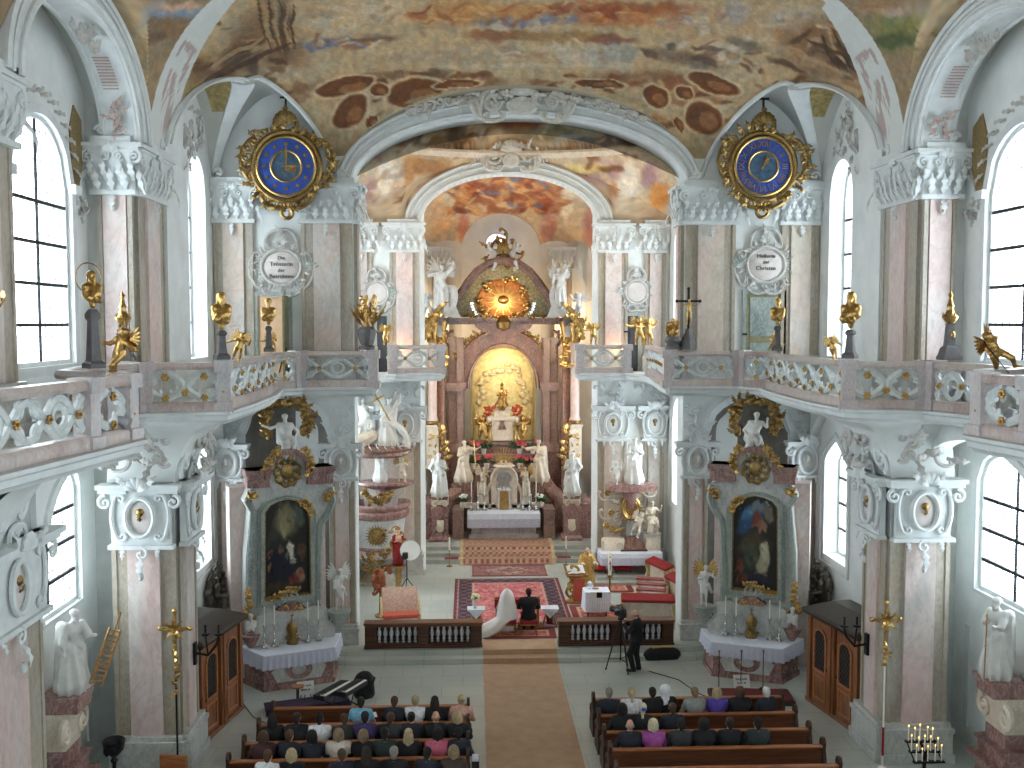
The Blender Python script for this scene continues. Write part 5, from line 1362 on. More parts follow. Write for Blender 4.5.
def clock(px, py, s):
 Y = 29.6; c = pl(px,py,Y); T = FY(Y)
 SN = SIDE[s]
 root = thing('wall_clock','round blue clock in a gilt rocaille frame, %s' % ('with stars, above the left door' if s<0 else 'with numerals, above the green door'),'clock',(c[0],Y,c[1]-1.2))
 m = MB(); m.lathe([(.5,-.38),(.6,-.1),(.85,.0)],24,T=T@fr((c[0],c[1],0))); emit(m,'case',G('iron'),root)
 m = MB(); m.lathe([(.84,0),(.84,.12)],48,T=T@fr((c[0],c[1],0)))
 dl = emit(m,'dial',G('plain_blue'),root)
 m = MB()
 for r,w in ((.84,.045),(.44,.035)): m.tube(ring_pts(c,r,r,48,.14),w,n=6,closed=True,T=T)
 emit(m,'dial_ring',G('gold'),dl)
 m = MB(); m.lathe([(.42,.12),(.42,.135),(.01,.14)],32,T=T@fr((c[0],c[1],0))); inn = emit(m,'inner_dial',G('plain_teal'),dl)
 if s < 0:
  m = MB(); m.box(c[0]+.02,c[0]+.3,c[1]-.18,c[1]-.06,.13,.16,T); m.ell((c[0]-.1,c[1]-.16,.14),(.04,.04,.02),8,5,T); emit(m,'moon_window',G('gold_dark'),inn)
  for k in range(12):
   a = k*PI/6; m = MB()
   for i in range(4):
    t = a+i*PI/4; m.box(-.055,.055,-.011,.011,.12,.15,T@fr((c[0]+.64*math.cos(a),c[1]+.64*math.sin(a),0),(math.cos(t),math.sin(t),0),(-math.sin(t),math.cos(t),0)))
   emit(m,'star',G('gold'),dl)
 else:
  num = ['XII','I','II','III','IIII','V','VI','VII','VIII','IX','X','XI']
  for k,tx in enumerate(num):
   a = PI/2-k*PI/6
   cu_ = bpy.data.curves.new('numeral','FONT'); cu_.body = tx; cu_.size = .24; cu_.align_x = 'CENTER'; cu_.align_y = 'CENTER'; cu_.extrude = .01
   o = font_mesh(cu_,'numeral',G('gold')); o.parent = dl
   th = a-PI/2; o.location = (.64*math.cos(a),-.13,1.2+.64*math.sin(a)); o.rotation_euler = (PI/2,-(th),0)
   a2 = a+PI/12; m = MB(); m.box(.5,.8,-.01,.01,.12,.14,T@fr((c[0],c[1],0),(math.cos(a2),math.sin(a2),0),(-math.sin(a2),math.cos(a2),0))); emit(m,'hour_bar',G('gold_dark'),dl)
 for L_,a,nm in ((.62 if s<0 else .34,PI/2 if s<0 else .9,'minute_hand'),(.34,.0 if s<0 else 1.2,'hour_hand')):
  m = MB(); m.tube([(c[0]+t*math.cos(a),c[1]+t*math.sin(a),.17) for t in (-.12,0,L_*.6,L_)],[.03,.02,.05,.01],n=5,flat=.4,T=T); emit(m,nm,G('gold'),dl)
 m = MB(); rd = random.Random(5+s)
 m.tube(ring_pts(c,.96,.98,48,.08),.09,n=7,closed=True,T=T)
 for k in range(26):
  a = k*2*PI/26; r = 1.06+.10*math.sin(3*a+1)+ (.12 if abs(math.cos(a))>.8 else 0)
  p = (c[0]+r*math.cos(a),c[1]+r*math.sin(a))
  m.scroll(p,.16,a+rd.uniform(0,3),1.2,.045,T=T@fr((0,0,.1)),hand=rd.choice((-1,1)))
  m.leaf(p,a+rd.uniform(-1.2,1.2),.36,.09,curl=rd.choice((-1,1))*1.2,T=T@fr((0,0,.08)))
 for q in (-1,1):
  m.cscroll((c[0]+q*.3,c[1]+1.05),(c[0]+q*.05,c[1]+1.5),-q*.12,.07,T=T@fr((0,0,.1))); m.cscroll((c[0]+q*.75,c[1]-.85),(c[0]+q*.12,c[1]-1.2),q*.12,.07,T=T@fr((0,0,.1)))
  m.cscroll((c[0]+q*1.15,c[1]-.3),(c[0]+q*1.05,c[1]+.75),-q*.2,.07,T=T@fr((0,0,.08)))
 m.shell((c[0],c[1]+1.15,.12),.42,.4,PI-.4,7,T=T); m.leaf((c[0],c[1]+1.4),PI/2,.4,.12,T=T)
 m.tube(ring_pts((c[0],c[1]-1.33),.16,.16,20,.1),.06,n=6,closed=True,T=T)
 emit(m,'gilt_frame',G('gold_dark'),root)
 m = MB(); m.box(c[0]-.02,c[0]+.02,c[1]+1.6,c[1]+2.0,0,.1,T); m.box(c[0]-.16,c[0]+.16,c[1]+1.95,c[1]+2.0,0,.1,T); emit(m,'hanger',G('iron'),root,smooth=False)
plain('plain_blue',(44,80,170),.5,var=.15,scale=5); plain('plain_teal',(64,92,118),.4,var=.3,scale=8)
clock(287,167,-1); clock(762,167,1)
def text(body, size, c, Y, par, mat, name='lettering', dy=0.):
 """raised lettering, one object per line, on a plane facing the nave"""
 cu_ = bpy.data.curves.new(name,'FONT'); cu_.body = body; cu_.size = size; cu_.align_x = 'CENTER'; cu_.align_y = 'CENTER'; cu_.extrude = .008
 o = font_mesh(cu_,name,mat); o.parent = par
 o.location = (c[0]-par.location.x, Y-par.location.y, c[1]-par.location.z); o.rotation_euler = (PI/2,0,0); return o
def wall_cartouche(px, py, Y, w, h, lines, label, seed):
 c = pl(px,py,Y); T = FY(Y)
 root = thing('cartouche',label,'plaque',(c[0],Y,c[1]-h*.7))
 m = MB(); m.lathe([(1,0),(1,.05),(.9,.09),(.0,.1)],32,T=T@fr((c[0],c[1],0))@scl(w*.4,h*.36,1)); emit(m,'plaque',G('stucco_pink_pale'),root)
 m = MB(); rd = random.Random(seed); m.tube(ring_pts(c,w*.43,h*.40,40,.07),.06,n=6,closed=True,T=T)
 for k in range(14):
  a = k*2*PI/14+.2; p = (c[0]+w*.5*math.cos(a),c[1]+h*.46*math.sin(a))
  m.scroll(p,w*.09,a+1,1.2,.035,T=T@fr((0,0,.06)),hand=rd.choice((-1,1)))
  m.leaf(p,a+rd.uniform(-1,1),w*.22,.055,curl=rd.choice((-1,1)),T=T@fr((0,0,.05)))
 for q in (-1,1):
  m.cscroll((c[0]+q*w*.55,c[1]-h*.45),(c[0]+q*w*.6,c[1]+h*.3),-q*w*.13,.05,T=T@fr((0,0,.06)))
  m.cscroll((c[0]+q*w*.35,c[1]+h*.45),(c[0]+q*w*.02,c[1]+h*.85),-q*w*.12,.055,T=T@fr((0,0,.06)))
  m.cscroll((c[0]+q*w*.4,c[1]-h*.55),(c[0],c[1]-h*.62),q*w*.08,.045,T=T@fr((0,0,.06)))
 m.shell((c[0],c[1]+h*.5,.08),h*.2,.3,PI-.3,6,T=T); m.leaf((c[0],c[1]+h*.62),PI/2+.3,h*.36,.1,curl=1.4,T=T@fr((0,0,.05)))
 emit(m,'stucco_frame',G('stucco_grey'),root)
 m = MB(); q = -1 if seed%2 else 1
 for k in range(7): m.leaf((c[0]+q*w*.52,c[1]-h*.1),PI/2-q*(.1+.28*k-.6),w*.42,.04,T=T@fr((0,0,.04)),lift=.2)
 emit(m,'palm_sprig',G('marble_green'),root)
 for i,l in enumerate(lines):
  text(l,h*.135 if len(l)>3 else h*.12,(c[0],c[1]+h*(.2-.14*i*(3/max(3,len(lines)-1)))),Y-.103,root,G('ink_grey'))
plain('ink_grey',(84,78,76),.8); plain('stucco_pink_pale',(206,196,190),.8,var=.06,scale=4)
wall_cartouche(282,267,29.98,1.35,1.3,['Die','Trösterin','der','Betrübten'],'grey stucco cartouche with dark lettering below the left blue clock',4)
wall_cartouche(765,265,29.98,1.35,1.3,['Helferin','der','Christen'],'grey stucco cartouche with dark lettering below the right blue clock',5)
wall_cartouche(377,293,38.25,1.0,1.1,[],'small grey stucco cartouche between the left choir pilasters',6)
wall_cartouche(636,292,38.25,1.0,1.1,[],'small grey stucco cartouche between the right choir pilasters',7)
def gallery_door(px0,px1,py0,Y,name,label,open_=False,mat='wood_green',n=2):
 x0,z1 = pl(px0,py0,Y); x1,_ = pl(px1,py0,Y); T = FY(Y); z0 = 8.1
 m = MB(); m.band([(x0-.12,z0),(x1+.12,z0),(x1+.12,z1+.12),(x0-.12,z1+.12)],[(x0,z0),(x1,z0),(x1,z1),(x0,z1)],-.05,.07,T)
 o = struct(m,name,G('marble_green'),label,'door',smooth=False)
 if open_:
  m = MB(); m.box(x0,x1,z0,z1,.0,.015,T); emit(m,'lit_room',G('plaster_peach'),o,smooth=False)
  m = MB(); m.box(x1-.04,x1+.02,z0,z1,.02,.75,T); l = emit(m,'leaf',G('wood_green'),o,smooth=False)
  m = MB(); m.box(x1+.02,x1+.05,z0+1.0,z0+1.16,.6,.68,T); emit(m,'lock',G('iron'),l)
  m = MB(); m.tube([(x1-.28,z0+.4,.03),(x1-.1,z0+1.2,.03)],.02,T=T); emit(m,'bar',G('iron'),o)
 else:
  m = MB(); m.box(x0,x1,z0,z1,.0,.03,T); l = emit(m,'leaf',G(mat),o,smooth=False)
  hh = (z1-z0)/n
  for i in range(n):
   m = MB(); a,b = z0+hh*i+.1,z0+hh*(i+1)-.1; m.prism([(x0+.12,a),(x1-.12,a),(x1-.12,b),(x0+.12,b)],.03,.05,T); emit(m,'panel',G('marble_green' if mat=='wood_green' else mat),l,smooth=False)
  m = MB(); m.box(x0-.12,x0+.03,z0+1.5,z0+1.56,.05,.1,T); emit(m,'hinge',G('iron'),l)
plain('wood_green',(132,126,92),.5,var=.15,scale=6); plain('plaster_peach',(226,188,152),.8,var=.05); plain('door_dark',(62,66,72),.6)
gallery_door(258,288,296,29.99,'door_1','open pale door in the left clock wall showing a peach lit room',True)
gallery_door(746,782,294,29.99,'door_2','closed green panelled door in the right clock wall')
gallery_door(377,387,316,38.28,'door_3','narrow dark door in the choir wall left of the high altar',mat='door_dark',n=1)
gallery_door(627,638,316,38.28,'door_4','narrow dark door in the choir wall right of the high altar',mat='door_dark',n=1)
def on_post(loc, prof, mat, par, n=4, rot=PI/4):
 m = MB(rotz(rot)); m.lathe(prof,n); return emit(m,'pedestal',G(mat),par,world=False,angle=30)
def bust_on(px, Y, pyb, pyt, label, halo=False, hped=.7, mat='gold', rz=0, seed=1, x=None, z0=9.2):
 P = at(px,pyb,Y); zt = at(px,pyt,Y)[2]; H = zt-z0
 root = thing('bust',label,'bust',(P[0],P[1],z0),rz,'gilt busts on the gallery rail')
 hp = H*hped; k = (H-hp)/.78
 on_post(None,[(.2,0),(.2,.08),(.13,.14),(.11,hp*.45),(.09,hp*.8),(.13,hp*.86),(.13,hp*.92),(.07,hp)],'stone_dark',root)
 pr,J = bust_prims(seed,beard=True,hair='long' if seed%2 else 'curl')
 m = MB(fr((0,0,hp+.17*k))@scl(k)); blobs(m,pr,.015,.03); emit(m,'figure',G(mat),root,world=False,angle=0)
 if halo:
  m = MB(fr((0,.1,hp+.62*k))@scl(k)); m.tube([(.3*math.cos(a),.0,.06+.32*math.sin(a)) for a in np.linspace(0,2*PI,36,endpoint=False)],.014,n=5,closed=True); emit(m,'halo',G('gold'),root,world=False)
 return root
plain('stone_dark',(96,92,92),.5,var=.15,scale=6)
bust_on(94,17.6,372,273,'gilded bust with a thin ring halo on the near left gallery corner',halo=True,hped=.62,rz=.9,seed=1)
bust_on(222,21.6,357,294,'gilded bust on the left gallery corner in front of the narrow window',hped=.45,rz=.5,seed=3)
bust_on(269,27.3,354,300,'gilded bust standing before the open left door',hped=.5,rz=.2,seed=2)
bust_on(777,27.36,354,300,'gilded bust standing before the green right door',hped=.5,rz=-.2,seed=4)
bust_on(850,21.6,357,294,'gilded bust before the narrow right window',hped=.45,rz=-.7,seed=5)
def obelisk(px,Y,pyt,label,crown=1):
 P = at(px,360,Y); zt = at(px,pyt,Y)[2]; H = zt-9.2
 root = thing('obelisk',label,'finial',(P[0],P[1],9.2))
 on_post(None,[(.27,0),(.27,.06),(.24,.1),(.2,.24),(.13,.3),(.09,H*.5),(.12,H*.52)],'stone_dark',root)
 m = MB(); m.lathe([(.05,H*.5),(.1,H*.54),(.16,H*.6),(.17,H*.62),(.1,H*.66),(.06,H*.74),(.08,H*.78),(.05,H*.82),(.03,H*.9),(.05,H*.92),(.02,H*.97),(.005,H)],12)
 for k in range(6): m.leaf((0,0),PI/2,.14,.03,curl=1,T=fr((.13*math.cos(k*PI/3),.13*math.sin(k*PI/3),H*.6),(math.cos(k*PI/3),math.sin(k*PI/3),0),(0,0,1),(math.sin(k*PI/3),-math.cos(k*PI/3),0)))
 m.box(-.06,.06,-.012,.012,H*.93,H*.95); emit(m,'gilt_finial',G('gold'),root,world=False)
 m = MB(); m.ell((0,-.15,H*.36),(.05,.03,.08),8,6); emit(m,'medallion',G('gold'),root,world=False)
obelisk(124,21.0,291,'dark obelisk with a tall gilt crown finial on the left bulge of the gallery')
obelisk(949,20.8,290,'dark obelisk with a gilt crown finial on the right bulge of the gallery')
def stick(a,b,r,mat='gold',name='staff'):
 def f(root,K,T):
  m = MB(T); m.tube([a,b],r,n=6); emit(m,name,G(mat),root,world=False)
 return f
def put(px,py,Y): P = at(px,py,Y); return (P[0],P[1],P[2])
def rail_cherub(px,Y,label,H,pose,rz,tilt=0,extra=None,wings=True):
 P = at(px,360,Y); return putto(label,'gold',(P[0],P[1],9.16),H,pose,rz,wings,tilt,'gilt cherubs on the gallery rail',extra)
rail_cherub(114,16.35,'gilded cherub leaning out with a staff beside the near left gallery corner',.75,dict(armR='out',armL='fore',step=.3),-.5,.35,stick(v(.25,-.3,.1),v(.3,-.3,.75),.015))
rail_cherub(235,22.0,'gilded cherub at the foot of the bust before the narrow left window',.6,dict(armR='raise',armL='back',step=.3),.3,.3,stick(v(-.05,-.25,.9),v(.3,-.1,.0),.012))
rail_cherub(274,27.86,'small gilded cherub kneeling below the bust at the open left door',.5,dict(armR='chest',armL='out',step=.3),.2,-.2)
rail_cherub(770,28.15,'small gilded cherub crouching below the bust at the green right door',.5,dict(armR='out',armL='hip',step=.3),.4,.5)
rail_cherub(835,22.2,'gilded cherub turned away beside the bust before the narrow right window',.5,dict(armR='fore',armL='back',step=.3),2.6,.2)
rail_cherub(1004,17.2,'gilded cherub with a long spear flying out at the near right gallery corner',.8,dict(armL='raise',armR='back',step=.4),.5,-.7,stick(v(-.3,-.35,.2),v(-.5,-.3,1.2),.013,'iron','spear'))
def trophy(px,Y,pyt,label,seed,wide=.42):
 P = at(px,352,Y); zt = at(px,pyt,Y)[2]; H = zt-9.2
 root = thing('gilt_trophy',label,'ornament',(P[0],P[1],9.2))
 on_post(None,[(.24,0),(.24,.08),(.18,.14),(.27,H*.28),(.26,H*.36),(.18,H*.42)],'stone_dark',root,n=10)
 m = MB(); rd = random.Random(seed)
 for k in range(16):
  a = rd.uniform(0,6.3); r = rd.uniform(.0,wide*.6)
  T = fr((r*math.cos(a),r*math.sin(a),H*rd.uniform(.38,.6)),(math.cos(a),math.sin(a),0),(0,0,1),(math.sin(a),-math.cos(a),0))
  m.leaf((0,0),PI/2-rd.uniform(0,.6),H*rd.uniform(.25,.45),.08,curl=-rd.uniform(.2,1.6),T=T)
  m.ell((r*1.2*math.cos(a),r*1.2*math.sin(a),H*rd.uniform(.5,.95)),(.07,.07,.08),7,5)
 m.lathe([(.12,H*.4),(.06,H*.6),(.04,H*.98)],8); emit(m,'foliage',G('gold'),root,world=False)
 return root
trophy(367,29.1,294,'tall gilt bouquet on the left gallery post beside the choir arch',3)
trophy(540+133,29.1,318,'gilt ornament on the right gallery post behind the crucifix',4,.25)
def crucifix():
 P = at(688,352,29.1); root = thing('crucifix','standing crucifix with a gilt figure on the right gallery post','crucifix',(P[0]-.0,P[1],9.2))
 on_post(None,[(.28,0),(.27,.1),(.2,.22),(.2,.3),(.1,.5),(.07,.6)],'stone_dark',root,n=8)
 m = MB(); m.box(-.03,.03,-.03,.03,.55,1.75); m.box(-.32,.32,-.03,.03,1.38,1.44)
 for q in ((0,1.77),(-.34,1.41),(.34,1.41)): m.ell((q[0],0,q[1]),.05,8,5)
 emit(m,'cross',G('iron'),root,world=False)
 J = limbs(dict(armR='out',armL='out',nod=.06)); m = MB(fr((0,-.06,.72))@scl(.42)); blobs(m,bodyp(J,.8,fingers=False)+headp(J,True,True),.03,.03); emit(m,'corpus',G('gold'),root,world=False,angle=0)
crucifix()
for (px,py,H,lab) in ((593,344,.75,'gilt cherub on the right choir gallery close to the high altar'),(536+103,344,.95,'gilt cherub reaching up on the right choir gallery'),(386,350,.7,'gilt cherub on the left choir gallery beside the bouquet'),(648,330,.9,'gilt cherub seated high near the right choir pilaster')):
 P = at(px,345,36.86); putto(lab,'gold',(P[0],P[1],9.16),H,dict(armR='up',armL='out',step=.2),rz=.2,group='gilt cherubs on the choir gallery')
def spot(px,py,Y,label,to,power=20):
 P = np.array(put(px,py,Y)); d = np.array(to,float)-P; d /= np.linalg.norm(d)
 root = thing('spotlight',label,'lamp',P); x = np.cross(d,(0,0,1)); x /= np.linalg.norm(x); T = fr((0,0,0),x,np.cross(d,x),d)
 m = MB(T); m.lathe([(.03,-.16),(.06,-.15),(.08,.0),(.1,.14),(.095,.14)],14); emit(m,'housing',G('lamp_grey'),root,world=False)
 m = MB(T); m.lathe([(.09,.12),(.01,.125)],14); emit(m,'lens',G('lamp_lens'),root,world=False)
 m = MB(); m.tube([(0,0,0),(0,.12,-.02),(0,.2,.05)],.015); emit(m,'clamp',G('iron'),root,world=False)
plain('lamp_grey',(150,150,152),.4,.3)
spot(121,421,15.9,'lit spotlight clamped under the near left gallery corner',(2,16,5)); spot(1013,414,16.4,'lit spotlight clamped on the near right gallery corner',(-6,8,9)); spot(953,391,20.5,'pale spotlight on the parapet below the right obelisk',(6,12,6)); spot(240,388,24.0,'spotlight on the wavy left parapet',(2,20,8)); spot(832,386,24.0,'lit spotlight on the wavy right parapet',(0,20,8))
def crest(name,label,cx,cz,Y,w,h,pts,seed,mat='stucco_pale'):
 T = FY(Y); root = thing(name,label,'ornament',(cx,Y,cz-h/2)); m = MB(); rd = random.Random(seed)
 for q in (-1,1):
  m.cscroll((cx+q*w*.42,cz-h*.4),(cx+q*w*.12,cz+h*.45),-q*w*.12,.09,T=T@fr((0,0,.1))); m.cscroll((cx+q*w*.5,cz-h*.1),(cx+q*w*.2,cz-h*.5),q*w*.08,.08,T=T@fr((0,0,.1)))
  m.scroll((cx+q*w*.3,cz),h*.3,0,1.3,.07,T=T@fr((0,0,.12)),hand=q)
 m.shell((cx,cz+h*.15,.15),h*.45,.2,PI-.2,7,T=T); m.lathe([(1,0),(.8,.12),(.01,.14)],20,T=T@fr((cx,cz-h*.1,.1))@scl(w*.16,h*.3,1)); emit(m,'shield',G(mat),root)
 m = MB()
 for p,n in pts:
  P = np.array(p,float); d = np.r_[0,np.cumsum(np.linalg.norm(np.diff(P,axis=0),axis=1))]
  for k in range(n):
   t = d[-1]*(k+.5)/n; q = (np.interp(t,d,P[:,0]),np.interp(t,d,P[:,1])); m.leaf(q,rd.uniform(0,6.3),rd.uniform(.3,.55),.08,curl=rd.choice((-1,1))*1.2,T=T@fr((0,0,.05)))
   if k%2: m.scroll(q,.15,rd.uniform(0,6),1.2,.045,T=T@fr((0,0,.06)),hand=rd.choice((-1,1)))
 emit(m,'leaf_sprays',G(mat),root)
ex_ = lambda x: ZS+2.72*math.sqrt(max(0,1-(x/5.4)**2))
crest('arch_crest','grey stucco shield with leaf sprays crowning the broad choir arch',.05,16.4,29.66,3.0,.95,[([(x,ex_(x)-.14) for x in np.linspace(-3.4,-.6,9)],20),([(x,ex_(x)-.14) for x in np.linspace(.6,3.6,9)],22),([(x,16.52) for x in (-1.6,0,1.6)],14)],3)
cxi,czi = pl(511,156,38.1); crest('arch_crest','stucco shield with leafy sprays on top of the inner arch',cxi,czi-.05,38.1,2.2,1.0,[([(cxi-1.4,czi-.2),(cxi-.4,czi+.3)],8),([(cxi+.4,czi+.3),(cxi+1.4,czi-.2)],8)],5)
for s_ in (-1,1):
 m = MB(MIR if s_<0 else None); T_ = face_frame((9.3,21.0,16.1),(-1,-.2,-.9)); rocaille(m,1.3,.9,T_,8,12,.05,.36); o = emit(m,'soffit_rocaille',G('stucco_grey')); tag(o,'grey stucco rocaille high on the soffit of the nearest %s bay arch' % SIDE[s_],'ornament',kind='structure')
wl = thing('wall_lamp','small lit electric candle lamp on the closest left pier','lamp',put(3,298,15.6)); m = MB(); m.tube([(-.14,0,-.12),(-.06,-.02,-.16),(0,0,-.05)],.015); m.lathe([(.03,-.05),(.035,0),(.02,.01)],8); emit(m,'bracket',G('gold_dark'),wl,world=False); m = MB(); m.ell((0,0,.05),(.03,.03,.06),8,6); emit(m,'bulb',G('flame'),wl,world=False)
plain('stucco_pale',(204,200,192),.75,var=.1,scale=6)
def swag(mb, pts, T=None, r=.05, n=12, seed=1):
 rd = random.Random(seed)
 P = np.array(pts,float); d = np.r_[0,np.cumsum(np.linalg.norm(np.diff(P,axis=0),axis=1))]
 for k in range(n):
  q = d[-1]*(k+.5)/n; p = [np.interp(q,d,P[:,i]) for i in range(3)]
  a = rd.uniform(0,6.3); mb.leaf((0,0),a,r*3.4,r,curl=rd.choice((-1,1)),T=(np.eye(4) if T is None else T)@fr(p,(1,0,0),(0,0,1),(0,-1,0)))
  mb.ell(p,(r*.9,r*.9,r*.9),6,4,T=T)
def pulpit():
 c = at(379,560,36.9); x, y = c[0], c[1]+.25
 Z = lambda py: at(379,py,36.4)[2]
 root = thing('pulpit','round marble pulpit with a gilt sunburst and a canopy on the left of the choir','pulpit',(x,y,.3))
 R = .98
 m = MB(); m.lathe([(.75,.3),(.78,.42),(.5,.46),(.42,.8),(.55,1.0)],24,(x,y,0)); emit(m,'foot',G('marble_ivory'),root)
 m = MB(); m.lathe([(.55,.95),(.8,1.05),(1.12,1.25),(1.2,1.4),(1.05,1.5),(.98,1.62)],28,(x,y,0)); emit(m,'lower_bowl',G('marble_grey_violet'),root)
 zb, zt = 1.62, Z(519)
 m = MB(); m.lathe([(.98,zb),(1.02,zb+.06),(1.0,zb+.14)],28,(x,y,0)); m.lathe([(1.0,zt-.05),(1.1,zt+.06),(1.13,zt+.2),(1.05,zt+.27),(1.18,zt+.42),(1.18,zt+.5),(1.0,zt+.5),(.95,zt)],28,(x,y,0)); emit(m,'mouldings',G('marble_red'),root)
 m = MB(); m.lathe([(1.0,zb+.1),(.9,(zb+zt)/2),(1.0,zt)],28,(x,y,0)); dr = emit(m,'drum',G('marble_grey'),root)
 T = fr((x,y-.93,0),(1,0,0),(0,0,1),(0,-1,0)); zm = (zb+zt)/2
 m = MB(); rd = random.Random(2)
 for k in range(22): m.leaf((0.0,zm),k*2*PI/22,.46,.06,curl=.3,T=T,lift=.1)
 m.ell((0,zm,.05),(.2,.24,.07),12,7,T); rocaille(m,.5,.5,T@fr((0,zm,.04)),3,9,.03,.2); emit(m,'gilt_sunburst',G('gold_dark'),root)
 m = MB(); T2 = fr((x,y-1.05,0),(1,0,0),(0,0,1),(0,-1,0)); rocaille(m,.9,.4,T2@fr((0,1.4,.1)),4,16,.045,.3); rocaille(m,.8,.3,T2@fr((-.1,1.02,-.2)),5,9,.045,.3); emit(m,'gilt_rocaille',G('gold_dark'),root)
 zc = Z(458)
 m = MB(); m.prism([(x-.75,zt),(x-.75,zc),(x+.9,zc),(x+.9,zt)],0,.2,fr((0,y+.95,0),(1,0,0),(0,0,1),(0,-1,0))); emit(m,'back_panel',G('marble_cream'),root)
 m = MB(); m.lathe([(.3,zc-.05),(1.05,zc),(1.22,zc+.1),(1.2,zc+.2),(1.28,zc+.28),(1.1,zc+.36),(.4,zc+.42)],28,(x,y+.1,0)); emit(m,'canopy',G('marble_brown'),root)
 m = MB();
 for q,z0 in ((-1,zc+.3),(1,zc+.3)): m.cscroll((x+q*1.1,z0),(x+q*.35,zc+1.3),-q*.25,.11,T=fr((0,y-.3,0),(1,0,0),(0,0,1),(0,-1,0)))
 for k in range(14):
  a = -PI+PI*k/13; m.leaf((0,0),PI/2,.34,.09,curl=1.2,T=fr((x+1.15*math.cos(a),y+.1+1.15*math.sin(a),zc+.3),(math.cos(a),math.sin(a),0),(0,0,1),(math.sin(a),-math.cos(a),0)))
 emit(m,'canopy_scrolls',G('statue_white'),root)
 m = MB(); blobs(m,[('r',v(x-1.25,y-.2,zc-.3),v(x-.9,y-.5,zc+.55),.16,.3,6,.2,1.),('r',v(x-.9,y-.5,zc+.5),v(x-.2,y-.3,zc+.75),.3,.22,6,.2,2.),('r',v(x-1.25,y-.2,zc-.3),v(x-1.2,y-.1,zc-1.0),.17,.13,5,.2,0)],.035,.05); emit(m,'carved_drape',G('statue_ivory'),root,angle=0)
 zs = Z(484)
 m = MB(); m.lathe([(.2,zt+.5),(.35,zs-.32),(.8,zs-.2),(1.1,zs-.08),(1.1,zs)],20,(x+.22,y-.1,0),sq=.62); emit(m,'shelf',G('marble_red'),root)
 m = MB(); swag(m,[(x-.6,y-.75,zs-.3),(x,y-.8,zs-.6),(x+.6,y-.7,zs-.25)],r=.1,n=9); swag(m,[(x-.4,y-.7,zs-.5),(x+.2,y-.75,zt+.5)],r=.09,n=6,seed=4); emit(m,'shelf_ornament',G('gold_dark'),root)
 P0 = (x+.12,y-.25,zs)
 statue('statue','white saint standing on the shelf over the pulpit drum','statue_white',P0,1.5,dict(armR='down',armL='hip',lean=.05),seed=31,beard=True,w=.32)
 putto('ivory cherub seated beside the saint above the pulpit','statue_ivory',(x+.85,y-.2,zs),.85,dict(armR='raise',armL='out',step=.3),.4,wmat='gold')
 statue('angel_statue','white angel in swirling robes on top of the pulpit canopy','statue_white',(x+.3,y-.1,zc+.4),1.75,dict(armR='up',armL='chest',lean=.15),seed=33,beard=False,hair='curl',wings=True,w=.42)
 statue('angel_statue','smaller white angel leaning on the left of the pulpit canopy','statue_white',(x-.45,y+.1,zc+.75),1.35,dict(armR='out',armL='up',lean=-.2),seed=34,beard=False,hair='curl',wings=True,w=.4)
 m = MB(); p = put(390,398,36.4)
 cr_ = thing('gilt_cross','gilt wooden cross held up beside the angel above the pulpit','cross',(p[0],p[1],p[2]-.85)); m.box(-.03,.03,-.03,.03,0,1.3,np.array(Matrix.Rotation(-.5,4,'Y'))); m.box(-.25,.25,-.03,.03,.9,.97,np.array(Matrix.Rotation(-.5,4,'Y'))); emit(m,'cross_beam',G('gold'),cr_,world=False,smooth=False)
 p = put(398,560,35.8)
 fg = statue('painted_statue','small painted figure with a red robe beside the pulpit drum','skin',(p[0]+.02,p[1],1.25),1.25,dict(armR='raise',armL='chest'),seed=8,hair='curl',beard=False,robed=False,mantle=False)
 J = limbs(dict(armR='raise',armL='chest')); m = MB(scl(1.25/1.78)); blobs(m,robe(J,9,.26),.03,.03); emit(m,'red_robe',G('red_velvet'),fg,world=False,angle=0)
 m = MB(); rocaille(m,.5,.9,fr((0,.12,.9),(1,0,0),(0,0,1),(0,-1,0)),12,12,.035,.24); m.lathe([(.2,-.95),(.26,-.9),(.1,-.8),(.12,-.1),(.3,-.04),(.3,0)],12); emit(m,'gilt_support',G('gold'),fg,world=False)
 p = at(407,586,35.6); lm = thing('studio_lamp','round white photo reflector on a black tripod beside the pulpit','lamp',(p[0],p[1],.3))
 m = MB()
 for k in range(3): a = k*2.1+.4; m.tube([(.35*math.cos(a),.35*math.sin(a),.02),(0,0,.5)],.015)
 m.tube([(0,0,.45),(0,0,1.35)],.02); emit(m,'tripod',G('iron'),lm,world=False)
 T = fr((.12,.05,1.5),(1,0,0),(0,.3,.95),(0,-.95,.3)); m = MB(T); m.lathe([(.02,0),(.34,.02),(.36,.05),(.34,.04),(.02,.03)],28); emit(m,'reflector',G('paper'),lm,world=False)
 m = MB(); m.cbox((-.05,-.05,1.35),(.2,.22,.2),.03); m.lathe([(.08,0),(.11,.14)],12,T=fr((-.05,-.2,1.36),(1,0,0),(0,0,1),(0,-1,0))); emit(m,'lamp_head',G('black_plastic'),lm,world=False)
marble('marble_grey_violet',[(120,112,112),(156,146,146),(176,166,164),(134,124,124)],1.,vein=(205,196,190),rough=.3)
pulpit()
